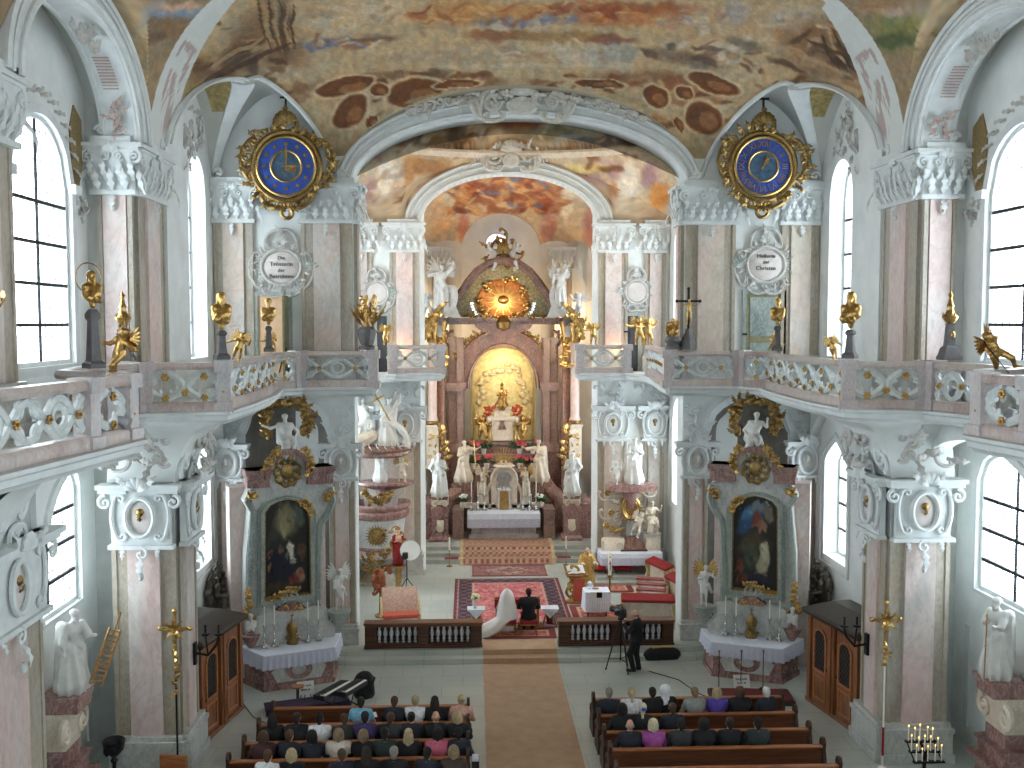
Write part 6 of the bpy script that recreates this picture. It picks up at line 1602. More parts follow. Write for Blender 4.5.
def console_altar():
 Y = 37.7; T = FY(Y); X = lambda px,py: pl(px,py,Y)
 x0, zs = X(630,484)
 root = thing('console_altar','marble wall altar with a gilt oval shrine to the right of the choir','altar',(x0,37.2,.3))
 m = MB(); m.prism([(x0-.95,zs-.05),(x0-.75,zs+.1),(x0+.6,zs+.1),(x0+.95,zs-.02),(x0+.8,zs-.16),(x0-.8,zs-.18)],0,.85,T); m.lathe([(.1,-.9),(.22,-.6),(.3,-.3),(.75,-.1)],14,(x0,Y-.2,zs),sq=.7); emit(m,'shelf',G('marble_red'),root)
 c = X(630,507)
 m = MB()
 for k in range(24): m.leaf(c,k*2*PI/24,.62+.18*(k%2),.045,curl=.0,T=T@fr((0,0,.1)),lift=.05)
 m.tube(ring_pts(c,.32,.42,30,.22),.07,closed=True,T=T); m.tube(ring_pts(c,.24,.33,30,.24),.03,closed=True,T=T); emit(m,'gilt_rays',G('gold'),root)
 m = MB(); m.lathe([(1,0),(.9,.06),(0.01,.08)],24,T=T@fr((c[0],c[1],.15))@scl(.3,.4,1)); emit(m,'oval_panel',G('gilt_wood'),root)
 m = MB(); rocaille(m,1.6,1.5,T@fr((c[0]-.1,c[1],.0)),14,26,.05,.4); emit(m,'cloud_relief',G('statue_ivory'),root)
 m = MB();
 for q in ((607,492),(611,512),(606,525),(640,490),(612,528)): p = X(*q); m.merge(rosette(.14),T@fr((p[0],p[1],.12)))
 m.tube([(X(590,540)[0]+.9,X(590,540)[1]+.35,.3),(X(624,526)[0],X(624,526)[1],.35)],[.1,.05],T=T,flat=.4); emit(m,'gilt_rosettes',G('gold'),root)
 xt0, zt = X(598,546); xt1, _ = X(657,546); zt = 1.42; yb = Y; yf = Y-1.05
 m = MB(); m.loft([[(xt0+.5,yf+.5,.3),(xt1-.5,yf+.5,.3),(xt1-.5,yb,.3),(xt0+.5,yb,.3)],[(xt0+.6,yf+.6,.6),(xt1-.6,yf+.6,.6),(xt1-.6,yb,.6),(xt0+.6,yb,.6)],[(xt0+.2,yf+.2,1.1),(xt1-.2,yf+.2,1.1),(xt1-.2,yb,1.1),(xt0+.2,yb,1.1)],[(xt0+.02,yf+.03,1.34),(xt1-.02,yf+.03,1.34),(xt1-.02,yb,1.34),(xt0+.02,yb,1.34)]]); emit(m,'altar_block',G('marble_dusky'),root,smooth=False)
 m = MB(); m.box(xt0-.4,xt1+.3,yf-.55,Y,.3,.42); m.box(xt0-.2,xt1+.2,yf-.2,Y,.42,.55); emit(m,'platform',G('step_stone'),root,smooth=False)
 tablecloth('altar_cloth','white cloth with a lace border on the wall altar right of the choir',xt0,xt1,yf,Y-.05,1.345,.42)
 statue('statue','white saint standing on the shelf at the right of the choir','statue_white',(x0+.1,Y-.45,zs+.1),1.75,dict(armR='chest',armL='book'),seed=41,w=.36)
 putto('white cherub seated on the left end of the right choir shelf','statue_white',(x0-.6,Y-.45,zs+.1),.8,dict(armR='raise',armL='hip',step=.4),-.4)
 b = thing('carved_chest','brown carved chest standing on the right wall altar','chest',(X(631,553)[0],Y-.5,1.385)); m = MB(); m.loft([[(-.42,-.22,0),(.42,-.22,0),(.42,.22,0),(-.42,.22,0)],[(-.24,-.18,.52),(.24,-.18,.52),(.24,.18,.52),(-.24,.18,.52)]]); emit(m,'body',G('marble_brown'),b,world=False,smooth=False); m = MB(); m.box(-.5,.5,-.26,.26,0,.05); emit(m,'foot_board',G('wood_dark'),b,world=False,smooth=False)
 putto('ivory cherub leaning over the brown chest on the right wall altar','statue_ivory',(X(631,553)[0],Y-.5,1.91),.9,dict(armR='out',armL='fore',step=.3),.2,tilt=.4)
 bl = thing('statue_block','pale stone block on the right end of the wall altar','block',(X(650,553)[0],Y-.35,1.385)); m = MB(); m.cbox((0,0,.3),(.6,.5,.6),.04); emit(m,'block',G('marble_ivory'),bl,world=False)
 m = MB(); m.box(-.33,.33,-.28,.28,.56,.62); emit(m,'cap_moulding',G('marble_grey'),bl,world=False,smooth=False)
 statue('statue','ivory kneeling figure on the block right of the gilt oval','statue_ivory',(X(650,553)[0],Y-.35,2.01),1.55,dict(seat=True,armR='raise',armL='chest'),seed=43,robed=False,hair='curl',beard=False)
 lb = thing('statue_block','low pale stone at the left end of the right wall altar','block',(X(612,553)[0],Y-.4,1.385)); m = MB(); m.cbox((0,0,.22),(.9,.5,.44),.08); emit(m,'block',G('marble_ivory'),lb,world=False); m=MB(); m.scroll((0.2,.2,.26),.14,0,1.2,.04,T=fr((0,0,0),(1,0,0),(0,0,1),(0,-1,0))); emit(m,'scroll',G('marble_cream'),lb,world=False)
def tablecloth(name,label,x0,x1,y0,y1,z,drop,mat='linen',lace_=True,cat='altar cloth',sides=True):
 root = thing(name,label,cat,((x0+x1)/2,(y0+y1)/2,z))
 m = MB(); m.box(x0-.02,x1+.02,y0-.02,y1,z+.004,z+.03); emit(m,'top_sheet',G(mat),root,smooth=False)
 loop = []
 for a,b,n in (((x0,y1),(x0,y0),10),((x0,y0),(x1,y0),40),((x1,y0),(x1,y1),10)):
  for t in np.linspace(0,1,n,endpoint=False): loop.append((a[0]+(b[0]-a[0])*t,a[1]+(b[1]-a[1])*t))
 loop.append((x1,y1)); L = np.array(loop); c = np.array(((x0+x1)/2,y1)); nr = (L-c)/np.linalg.norm(L-c,axis=1)[:,None]
 def ringz(dz,k): w = (.02+.03*k*(.5+.5*np.sin(np.arange(len(L))*1.7))); return np.c_[L+nr*w[:,None],np.full(len(L),z+dz)]
 if lace_:
  m = MB(); m.loft([ringz(.03,0),ringz(-.02,.2),ringz(-drop*.35,.6)],closed=False,cap=False); emit(m,'drop',G(mat),root,angle=0)
  m = MB(); m.loft([ringz(-drop*.35,.6),ringz(-drop*.7,.9),ringz(-drop,1)],closed=False,cap=False); emit(m,'lace_border',G('lace'),root,angle=0)
 else:
  m = MB(); m.loft([ringz(.03,0),ringz(-.02,.3),ringz(-drop*.5,1.2),ringz(-drop,2.2)],closed=False,cap=False); emit(m,'drop',G(mat),root,angle=0)
 return root
console_altar()
def high_altar():
 Y = 45.5; T = FY(Y); X = lambda px,py: pl(px,py,Y)
 root = thing('high_altar','tall red marble high altar with a glowing golden niche in the apse','high altar',(0,45.5,.78))
 cx = X(503,400)[0]
 MIRX = np.array(Matrix.Translation((2*cx,0,0))@Matrix.Scale(-1,4,(1,0,0)))
 both = (np.eye(4), MIRX)
 m = MB(); zt = X(503,447)[1]
 m.box(cx-3.3,cx+3.3,44.6,46.4,.78,X(503,483)[1]); m.box(cx-2.6,cx+2.6,44.9,46.4,X(503,483)[1],zt); emit(m,'base_block',G('marble_brown'),root,smooth=False)
 m = MB(); m.box(cx-1.7,cx+1.7,44.4,45.0,.78,X(503,470)[1]+.0); m.box(cx-1.75,cx+1.75,44.2,45.2,X(503,468)[1],X(503,465)[1]); m.box(cx-1.6,cx+1.6,44.7,45.3,X(503,465)[1],X(503,455)[1]); m.box(cx-1.65,cx+1.65,44.6,45.4,X(503,455)[1],X(503,452)[1]); m.box(cx-1.5,cx+1.5,45.0,45.6,X(503,452)[1],X(503,443)[1]); m.box(cx-1.6,cx+1.6,44.9,45.6,X(503,443)[1],X(503,440)[1]); emit(m,'stepped_shelves',G('marble_dusky'),root,smooth=False)
 for TT,sd in zip(both,('left','right')):
  m = MB(TT)
  xa, xb = X(449,400)[0], X(464,400)[0]; za, zb = X(450,447)[1], X(450,388)[1]
  m.box(xa+.03,(xa+xb)/2-.03,45.05,45.6,za,zb+2.2); m.box((xa+xb)/2+.03,xb-.03,44.95,45.6,za,zb+2.2); m.box(xa-.02,xb+.02,45.1,45.7,za,zb+2.3)
  m.box(xa-.06,xb+.06,44.85,45.6,za-.15,za+.25); m.box(xa-.08,xb+.08,44.8,45.6,zb-.1,zb+.05); m.box(xa-.12,xb+.12,44.75,45.6,zb+.05,zb+.28); emit(m,'niche_pier',G('marble_dusky'),root,smooth=False)
  for pxc,r,mat,zb_,zt_,yy in ((441,.19,'marble_brown',430,343,44.6),(432.5,.2,'marble_pink',421,343,44.2)):
   xc = pl(pxc,400,yy)[0]; z0, z1 = pl(pxc,zb_,yy)[1], pl(pxc,zt_,yy)[1]
   m = MB(TT); m.lathe([(r*1.25,z0),(r*1.25,z0+.08),(r*1.05,z0+.16),(r,z0+.3),(r*1.02,z0+1.2),(r*.86,z1)],18,(xc,yy,0)); cl = emit(m,'column',G(mat),root)
   m = MB(TT); m.lathe([(r*.95,z1),(r*1.0,z1+.1),(r*1.2,z1+.55),(r*1.7,z1+.85),(r*1.7,z1+.95)],14,(xc,yy,0))
   for k in range(8):
    a = k*PI/4
    for q_ in (0,.35): m.leaf((0,0),PI/2,.42,.08,curl=1.1,T=fr((xc+r*math.cos(a+q_),yy+r*math.sin(a+q_),z1+.05+q_),(math.cos(a),math.sin(a),0),(0,0,1),(math.sin(a),-math.cos(a),0)))
   emit(m,'gilt_capital',G('gold'),cl)
   m = MB(TT); m.lathe([(r*1.4,z0-.1),(r*1.5,z0-.02),(r*1.3,z0+.02)],16,(xc,yy,0)); emit(m,'gilt_base_ring',G('gold'),cl)
  xc = pl(432.5,440,44.2)[0]; z0,z1 = pl(432,468,44.2)[1], pl(432,424,44.2)[1]
  m = MB(TT); m.box(xc-.27,xc+.27,43.95,44.6,z0,z1-.05); m.box(xc-.33,xc+.33,43.9,44.6,z1-.12,z1-.02); m.box(xc-.33,xc+.33,43.9,44.6,z0,z0+.1); pd = emit(m,'column_pedestal',G('marble_ivory'),root,smooth=False)
  m = MB(TT); rocaille(m,.3,1.1,FY(43.95)@fr((xc,(z0+z1)/2,0)),3,7,.03,.2); emit(m,'gilt_relief',G('gold'),pd)
  m = MB(TT); xq = pl(441,450,44.6)[0]; z1 = pl(441,432,44.6)[1]; m.box(xq-.24,xq+.24,44.3,45.0,.78,z1); emit(m,'column_plinth',G('marble_brown'),root,smooth=False)
  xw = pl(440,520,41.9)[0]; zt_ = pl(440,496,41.9)[1]
  m = MB(TT); m.lathe([(.62,.78),(.66,.9),(.5,1.0),(.46,1.7),(.55,zt_-.5),(.4,zt_-.36),(.46,zt_-.1),(.5,zt_)],4,(0,0,0),T=fr((xw,42.0,0))@rotz(PI/4)); m.box(xw-1.0,xw+.2,42.1,44.6,.78,zt_-.4); wp = emit(m,'saint_pedestal',G('marble_red'),root,smooth=False)
  m = MB(TT); m.box(xw-.36,xw+.36,41.68,42.1,zt_-.34,zt_+.02); m.scroll((xw-.2,zt_-.3),.16,0,1.2,.05,T=FY(41.6)); m.scroll((xw+.2,zt_-.3),.16,PI,1.2,.05,hand=-1,T=FY(41.6)); emit(m,'carved_top',G('marble_ivory'),wp)
  m = MB(TT); m.cbox((xw+.02,41.56,1.55),(.3,.06,.3),.02); m.lathe([(.17,0),(.15,.05),(.01,.06)],16,T=FY(41.62)@fr((xw,1.35,0))); emit(m,'white_medallion',G('marble_ivory'),wp)
  m = MB(TT); a = np.array(pl(468,470,44.2)); b = np.array(pl(452,512,43.4))
  for k in range(3): m.tube([(a[0]-.1*k,44.3,a[1]-.2*k),(a[0]-.35-.1*k,43.9,a[1]-.9),(b[0]-.2,43.6,b[1]+.5),(b[0]-.1*k,43.4,b[1]-.6),(b[0]+.3,43.4,.8)],[.2,.28,.34,.3,.3],n=10,up=(0,1,0))
  emit(m,'volute_buttress',G('marble_brown'),root)
  m = MB(TT); swag(m,[(xw+.3,42.6,3.6),(xw+.2,42.8,4.6),(xw-.1,43.6,5.6)],r=.11,n=10,seed=7); emit(m,'gilt_foliage',G('gold'),root)
  m = MB(TT); p = pl(436,318,44.0); swag(m,[(p[0]-.5,43.9,p[1]-.9),(p[0]-.2,43.8,p[1]-.1),(p[0]+.2,43.8,p[1]+.5)],r=.14,n=14,seed=8); emit(m,'gilt_garland',G('gold'),root); m = MB(TT); p = pl(442,352,44.0); swag(m,[(p[0],43.9,p[1]-.7),(p[0]+.1,43.8,p[1]+.4)],r=.13,n=8,seed=9); emit(m,'gilt_garland',G('gold'),root)
 ol = [(471,446),(471,365),(474,364),(475,359),(480,353),(488,349),(503,346.5),(518,349),(526,353),(531,359),(532,364),(535,365),(535,446)]
 po = [X(*q) for q in ol]; cc = X(503,400)
 m = MB(); m.prism(po,-.25,-.15,T); nb = emit(m,'niche_back',G('gold_leaf_pale'),root)
 m = MB(); inn = [(cc[0]+(p[0]-cc[0])*.95,cc[1]+(p[1]-cc[1])*.97) for p in po]; m.band(po,inn,-.15,.2,T); emit(m,'niche_frame',G('gold'),root)
 m = MB(); rd = random.Random(5)   # stucco cloud arch
 for k in range(30):
  t = -.25+3.64*k/29; p = X(503,395); r = 1.02+rd.uniform(-.12,.18)
  m.ell((p[0]+r*math.cos(t)*.95,p[1]+r*math.sin(t)*1.2,-.1),(rd.uniform(.1,.2),rd.uniform(.08,.16),.12),8,6,T)
 emit(m,'stucco_cloud',G('stucco_gold'),nb)
 m = MB()
 arch = lambda rx,ry,z0: [(cc[0]+rx*math.cos(t),z0+ry*math.sin(t)) for t in np.linspace(PI,0,31)]
 z0 = X(503,388)[1]
 m.band([(cc[0]-2.35,z0)]+arch(2.35,2.72,z0)+[(cc[0]+2.35,z0)],[(cc[0]-1.52,z0)]+arch(1.52,1.95,z0)+[(cc[0]+1.52,z0)],-.3,.3,T,closed=False)
 m.tube([(u,w,.3) for u,w in arch(2.3,2.66,z0)],.09,T=T); m.tube([(u,w,.3) for u,w in arch(1.6,2.0,z0)],.06,T=T);
 ar = emit(m,'niche_arch',G('marble_brown'),root)
 m = MB(); aa = arch(2.42,2.8,z0)
 swag(m,[(aa[i][0],Y-.35,aa[i][1]) for i in range(4,27)],r=.1,n=26,seed=3); emit(m,'gilt_arch_foliage',G('gold_dark'),ar)
 ze0, ze1 = X(503,327)[1], X(503,319)[1]
 m = MB()
 for xa,xb,yy in ((423,442,44.0),(564,584,44.0)): m.box(pl(xa,320,yy)[0],pl(xb,320,yy)[0],yy-.1,45.9,ze0+.05,ze1); m.box(pl(xa,320,yy)[0]-.08,pl(xb,320,yy)[0]+.08,yy-.2,45.9,ze1-.12,ze1+.06)
 m.box(X(441,320)[0],X(565,320)[0],45.0,45.9,ze0+.12,ze1-.04); m.box(X(441,320)[0],X(565,320)[0],44.9,45.9,ze1-.1,ze1+.05)
 m.prism([(cc[0]+1.3*math.cos(t),ze0+.15+.5*math.sin(t)) for t in np.linspace(PI,2*PI,17)],-.3,.75,T); emit(m,'entablature',G('marble_brown'),root,angle=30)
 pth = [X(*q) for q in ((447,317),(452,308),(459,296),(468,283),(477,272),(488,264.5),(503,261.5),(518,264.5),(529,272),(538,283),(547,296),(554,308),(559,317))]
 m = MB(); m.sweep([(p[0],45.1,p[1]) for p in pth],[(-.35,0),(-.35,.16),(.0,.26),(.4,.2),(.4,.05),(.3,-.05),(-.2,-.12)],up=(0,-1,0)) if False else m.tube([(p[0],45.0,p[1]) for p in pth],.2,n=8,up=(0,1,0)); m.tube([(p[0],44.8,p[1]+.1) for p in pth],.1,n=6,up=(0,1,0)); emit(m,'pediment_moulding',G('marble_brown'),root)
 m = MB(); m.prism([(p[0],p[1]) for p in pth],-.35,.05,T); tp = emit(m,'tympanum',G('lattice_grey'),root)
 gl = X(503,300)
 m = MB(); m.lathe([(1,0),(.85,.1),(.0,.05)],32,T=T@fr((gl[0],gl[1]-.05,.1))@scl(1.2,1.0,1)); gy = emit(m,'glory_oval',G('glory_orange'),root)
 m = MB()
 for k in range(28):
  a = k*2*PI/28; m.tube([(gl[0]+.25*math.cos(a),gl[1]+.22*math.sin(a),.22),(gl[0]+(.75+.25*(k%2))*math.cos(a),gl[1]+(.6+.25*(k%2))*math.sin(a),.22)],[.06,.012],n=4,T=T)
 m.ell((gl[0],gl[1],.22),(.26,.2,.1),10,6,T); emit(m,'gilt_rays',G('gold'),gy)
 rd = random.Random(8)
 for k in range(30):
  if k%10 == 0: m = MB()
  a = rd.uniform(0,6.3); r = rd.uniform(.75,1.05); p = (gl[0]+1.15*r*math.cos(a),gl[1]+.95*r*math.sin(a)); m.ell((p[0],p[1],.2),(rd.uniform(.08,.16),)*3,7,5,T); m.leaf(p,rd.uniform(0,6),.26,.08,curl=1,T=T@fr((0,0,.2)))
  if k%10 == 9: emit(m,'gilt_cloud',G('gold'),gy)
 m = MB()
 for k in range(26):
  a = -.5+ (PI+1.0)*k/25+PI if False else PI+.1+(PI-.2)*k/25; m.box(-.07,.07,-.05,.05,.1,.14,T@fr((gl[0]+1.42*math.cos(a),gl[1]-.05+1.16*math.sin(a),0)))
 emit(m,'mirror_mosaic',G('mirror_tile'),tp,smooth=False)
 m = MB(); swag(m,[(gl[0]-1.9,Y-.5,ze1+.15),(gl[0],Y-.55,ze1+.1),(gl[0]+1.9,Y-.5,ze1+.15)],r=.08,n=24,seed=2); p = X(503,320); m.lathe([(.02,-.3),(.3,-.15),(.34,.1),(.2,.3),(.05,.4)],12,(p[0],Y-.8,p[1]-.2)); emit(m,'gilt_keystone',G('gold_dark'),root)
 for TT,(q,lab) in zip(both,((-1,'left'),(1,'right'))):
  m = MB(TT); p = pl(449,308,44.3); m.cscroll((p[0]-.45,p[1]-.35),(p[0]+.2,p[1]+.75),-.25,.22,T=FY(44.3)); m.prism([(p[0]-.55,p[1]-.4),(p[0]+.5,p[1]-.4),(p[0]+.3,p[1]+.1),(p[0]+.05,p[1]+.9),(p[0]-.2,p[1]+.2)],-.3,0,FY(44.3)); emit(m,'white_volute',G('statue_white'),root)
  m = MB(TT); p = X(436,330); m.box(pl(424,340,44.2)[0],pl(442,340,44.2)[0],44.1,45.2,pl(432,337,44.2)[1],ze0+.1); emit(m,'frieze_block',G('marble_grey'),root,smooth=False)
  m = MB(TT); a_ = X(455,330); m.scroll((X(466,340)[0]-.55,X(466,345)[1]+.2),.45,PI/2,1.2,.08,T=FY(45.2)); m.tube([(X(447,330)[0],45.3,X(447,330)[1]),(X(450,345)[0],45.2,X(450,345)[1]),(X(462,347)[0],45.2,X(462,347)[1])],[.06,.08,.05],n=6); emit(m,'grey_scroll',G('marble_dusky'),root)
 m = MB(); p = X(503,255); rocaille(m,1.6,.9,FY(45.2)@fr((p[0],p[1]+.2,0)),31,22,.06,.45); m.shell((p[0],p[1],.1),.5,.3,PI-.3,7,T=FY(45.2)); emit(m,'crest_ornament',G('gold_dark'),root)
 yt = 43.1; U = lambda px,py: pl(px,py,yt); Tt = FY(yt); x0 = U(504,500)[0]
 m = MB(); za, zb = U(504,515)[1], U(504,467)[1]
 arch2 = [(x0+.56*math.cos(t),zb-.55+.62*math.sin(t)) for t in np.linspace(0,PI,17)]; in2 = [(x0+.34*math.cos(t),zb-.55+.38*math.sin(t)) for t in np.linspace(0,PI,17)]
 m.band([(x0+.56,za)]+arch2+[(x0-.56,za)],[(x0+.34,za)]+in2+[(x0-.34,za)],-.3,.15,Tt,closed=False)
 m.tube([(u,w,.16) for u,w in arch2],.06,T=Tt); m.box(x0-.36,x0+.36,yt-.1,yt+.3,za,zb-.95);
 for q in (-1,1): m.cscroll((x0+q*.62,za+.1),(x0+q*.55,zb-.7),-q*.2,.09,T=Tt); m.box(x0+q*.48-.12,x0+q*.48+.12,yt-.2,yt+.2,zb-.62,zb-.5)
 m.box(x0-1.7,x0+1.7,yt-.15,yt+.4,1.95,2.1); m.lathe([(.5,zb+.05),(.3,zb+.18),(.1,zb+.3)],16,(x0,yt,0)); tb = emit(m,'tabernacle',G('marble_ivory'),root)
 m = MB(); m.prism(in2+[(x0-.34,zb-.95),(x0+.34,zb-.95)],-.2,-.1,Tt); emit(m,'tabernacle_niche',G('silver'),tb)
 m = MB(); m.box(x0-.2,x0+.2,yt-.16,yt-.1,za+.05,zb-1.02); dr = emit(m,'tabernacle_door',G('gold'),tb,smooth=False)
 m = MB(); m.band([(x0-.26,za),(x0+.26,za),(x0+.26,zb-.95),(x0-.26,zb-.95)],[(x0-.2,za+.05),(x0+.2,za+.05),(x0+.2,zb-1.02),(x0-.2,zb-1.02)],.1,.2,Tt); emit(m,'door_frame',G('statue_white'),tb,smooth=False)
 m = MB(); m.box(x0-.018,x0+.018,yt-.02,yt+.02,zb-.95,zb-.3); m.box(x0-.15,x0+.15,yt-.02,yt+.02,zb-.52,zb-.48); m.lathe([(.12,0),(.03,.1),(.02,.15)],10,(x0,yt,zb-.95)); emit(m,'crucifix',G('silver'),tb)
 xa, xb = pl(468,530,41.9)[0], pl(540,530,41.9)[0]
 m = MB(); m.box(xa+.15,xb-.15,42.15,42.9,.78,1.7); m.box(xa+.0,xb-.0,42.0,43.1,1.7,1.84); m.box(xa+.05,xb-.05,42.05,43,.78,.98); emit(m,'altar_table',G('marble_grey_violet'),root,smooth=False)
 m = MB();
 for q in (-1,1): m = MB(); m.box((xa+xb)/2+q*1.95-.24,(xa+xb)/2+q*1.95+.24,42.2,43.6,.78,2.0); emit(m,'side_stand',G('marble_dusky'),root,smooth=False)
 tablecloth('altar_cloth','white lace cloth on the high altar table',xa,xb,41.98,43.0,1.845,.56)
 for k,px in enumerate((471.5,478,484.5,523,529.5,536)):
  p = pl(px,515,42.75); candlestick('tall candle on a gilt foot on the high altar, %s' % ['outermost on the left','second from the left end','beside the tabernacle on the left','beside the tabernacle on the right','second from the right end','outermost on the right'][k],(p[0],42.72,1.88),.62,.62,'silver',group='candles on the high altar',r=.11)
 return x0
def golden():
 m,nt,b = nodes('gold_leaf_pale'); v_ = coord(nt,(3,3,3)); n = N(nt,'ShaderNodeTexNoise',Scale=2.0,Detail=6.0); nt.links.new(v_,n.inputs['Vector'])
 nt.links.new(ramp(nt,n.outputs['Fac'],[(.3,(214,186,112)),(.7,(244,226,166))]),b.inputs['Base Color']); b.inputs['Roughness'].default_value=.5; b.inputs['Metallic'].default_value=.25; bump(nt,b,n.outputs['Fac'],.3,.05)
golden(); plain('stucco_gold',(216,196,150),.6,var=.1,scale=5); plain('glory_orange',(216,140,78),.35,.5,var=.3,scale=6); plain('lattice_grey',(150,140,108),.45,.4,var=.35,scale=9); plain('mirror_tile',(220,220,210),.2,.8)
xh = high_altar()
def altar_figures():
 W = lambda px,py,Y: at(px,py,Y)
 def st(name,label,mat,px,pyb,pyt,Y,pose,seed,**k):
  p = W(px,pyb,Y); H = (W(px,pyt,Y)-p)[2]; return statue(name,label,mat,(p[0],p[1],p[2]),H,pose,seed=seed,**k)
 zt_ = pl(440,496,41.9)[1]+.02
 for px,lab,sd,po in ((440,'white saint on the left front pedestal of the high altar',51,dict(armR='chest',armL='hip',lean=-.05)),(571,'white saint on the right front pedestal of the high altar',52,dict(armR='hip',armL='chest',lean=.05))):
  p = W(px,494,41.9); statue('statue',lab,'statue_white',(p[0],41.88,zt_),1.8,po,seed=sd,w=.36)
 p = W(463,482,44.0); pz = p[2]
 for px,lab,sd,po,rz_ in ((463,'tall ivory saint with a staff left of the golden niche',53,dict(armR='out',armL='chest',lean=.08),.5),(540,'tall ivory saint turned inward right of the golden niche',54,dict(armR='chest',armL='out',lean=-.08),-.5)):
  p = W(px,482,44.0); s_ = statue('statue',lab,'statue_ivory',(p[0],44.05,pz),1.85,po,seed=sd,w=.4,rz=rz_,extra=stick(v(.5,-.3,-.0),v(.42,-.2,1.75),.018) if sd==53 else None)
  m = MB();
 b = MB(); b.box(W(463,482,44)[0]-.5,W(463,482,44)[0]+.5,43.7,44.4,.78,pz); o = emit(b,'statue_plinth',G('marble_brown'),None,smooth=False); tag(o,'dark marble plinth under the ivory saint left of the niche','plinth')
 b = MB(); b.box(W(540,482,44)[0]-.5,W(540,482,44)[0]+.5,43.7,44.4,.78,pz); o = emit(b,'statue_plinth',G('marble_brown'),None,smooth=False); tag(o,'dark marble plinth under the ivory saint right of the niche','plinth')
 x0 = W(502,430,45)[0]; zb = pl(503,440,45.1)[1]
 b = thing('statue_throne','pinkish stepped marble throne carrying the golden madonna','throne',(x0,45.1,zb))
 Z = lambda py: pl(503,py,45.0)[1]-zb
 m = MB(); m.box(-.55,.55,-.25,.3,0,.15); m.box(-.48,.48,-.2,.3,.15,Z(420)); m.box(-.6,.6,-.27,.3,Z(420),Z(416)); m.box(-.36,.36,-.2,.3,Z(416),Z(409)); m.box(-.45,.45,-.25,.3,Z(409),Z(406.5)); emit(m,'steps',G('marble_ivory'),b,world=False,smooth=False)
 m = MB(); m.prism([(-.2,.5),(.2,.5),(.08,.8),(.2,1.1),(-.2,1.1),(-.08,.8)],.2,.24,FYl()); emit(m,'inlay',G('marble_brown'),b,world=False)
 J = limbs(dict(seat=True,armR='fore',armL='chest')); s_ = thing('madonna_statue','golden seated madonna with a crown in the lit niche','statue',(x0,45.05,zb+Z(406.5)-.05))
 m = MB(scl(.72)); blobs(m,bodyp(J,fingers=False)+headp(J,'long')+robe(J,3,.42,amp=.12),.026,.03); emit(m,'figure',G('gold'),s_,world=False,angle=0)
 m = MB(scl(.72)); c = J['head']; m.lathe([(.08,.09),(.12,.17),(.11,.18),(.05,.26),(.02,.34)],10,c); emit(m,'crown',G('gold_dark'),s_,world=False)
 m = MB(scl(.72)); blobs(m,child_prims(dict(armR='out'))[0],.04,.03,T=fr((.1,-.34,.62))@scl(.45)); emit(m,'child_figure',G('gilt_wood'),s_,world=False,angle=0)
 for px,q in ((489,'left'),(517,'right')):
  p = W(px,416,44.9); vs = thing('flower_vase','vase of red flowers on the %s of the golden madonna' % q,'vase',(p[0],44.9,zb+Z(420)-.12))
  m = MB(); m.lathe([(.08,-.1),(.1,0),(.14,.16),(.08,.26),(.1,.3)],12); emit(m,'vase',G('marble_ivory'),vs,world=False)
  m = MB(); rd = random.Random(px)
  for k in range(26): a = rd.uniform(0,6.3); r = rd.uniform(0,.3); m.ell((r*math.cos(a),r*math.sin(a)*.6,.55+rd.uniform(-.2,.25)-r*.3),(.07,.07,.06),6,4)
  emit(m,'blossoms',G('red_flower'),vs,world=False)
  b = MB(); b.lathe([(.14,zb-.02),(.16,zb+.1),(.1,zb+.3),(.1,zb+Z(420)-.3),(.16,zb+Z(420)-.22)],10,(p[0],44.9,0)); o = emit(b,'vase_stand',G('gold')); tag(o,'slim gilt stand under the red flowers on the %s of the madonna' % q,'stand')
 for px,q,rz_ in ((482,'left',.5),(524,'right',-.5)):
  p = W(px,438,44.8); putto('gilded cherub kneeling on the %s of the madonna throne' % q,'gold',(p[0],44.75,zb),1.05,dict(armR='raise' if q=='left' else 'up',armL='up' if q=='left' else 'raise',step=.4),rz_)
 for px,py,Y,lab in ((477,455,44.85,'poinsettia on the upper shelf left of the tabernacle'),(526,455,44.85,'poinsettia on the upper shelf right of the tabernacle'),(480,467,44.4,'poinsettia on the lower shelf left of the tabernacle'),(527,467,44.4,'poinsettia on the lower shelf right of the tabernacle')):
  p = W(px,py,Y); z = pl(503,452 if py<460 else 465,45.5)[1]
  po = thing('potted_plant','wide '+lab,'plant',(p[0],Y,z),0,'flowering plants on the high altar'); rd = random.Random(py+px)
  for k in (-1,1):
   m = MB(); m.lathe([(.09,0),(.13,.2),(.14,.24),(.1,.24)],12,(k*.3,0,0)); emit(m,'pot',G('statue_white'),po,world=False)
  m = MB()
  for k in range(60): a = rd.uniform(0,6.3); x_ = rd.uniform(-.6,.6); m.leaf((0,0),PI/2-rd.uniform(-1.2,1.2),.3,.06,curl=1,T=fr((x_,0,.2+rd.uniform(0,.18)),(math.cos(a),math.sin(a)*.6,0),(0,0,1),(math.sin(a),-math.cos(a),0)))
  emit(m,'leaves',G('leaf_green'),po,world=False)
  m = MB()
  for k in range(7): x_ = rd.uniform(-.5,.5); m.merge(rosette(.11),fr((x_,rd.uniform(-.15,.05),.5+rd.uniform(-.08,.08)),(1,0,0),(0,.5,.85),(0,-.85,.5)))
  emit(m,'flowers',G('blossom'),po,world=False)
 p = W(503.5,466,43.1); g = thing('ray_crown','gilt crown with rays above the tabernacle','ornament',(p[0],43.1,p[2]))
 m = MB(); m.lathe([(.3,0),(.34,.12),(.3,.14),(.3,.1)],16);
 for k in range(13): a = PI*(k+.5)/13; m.tube([(0,.05,.2),(.62*math.cos(a),.05,.2+.6*math.sin(a))],[.05,.01],n=4)
 for k in range(8): a = k*PI/4; m.ell((.3*math.cos(a),.3*math.sin(a),.24),.07,6,4)
 emit(m,'rays',G('gold'),g,world=False)
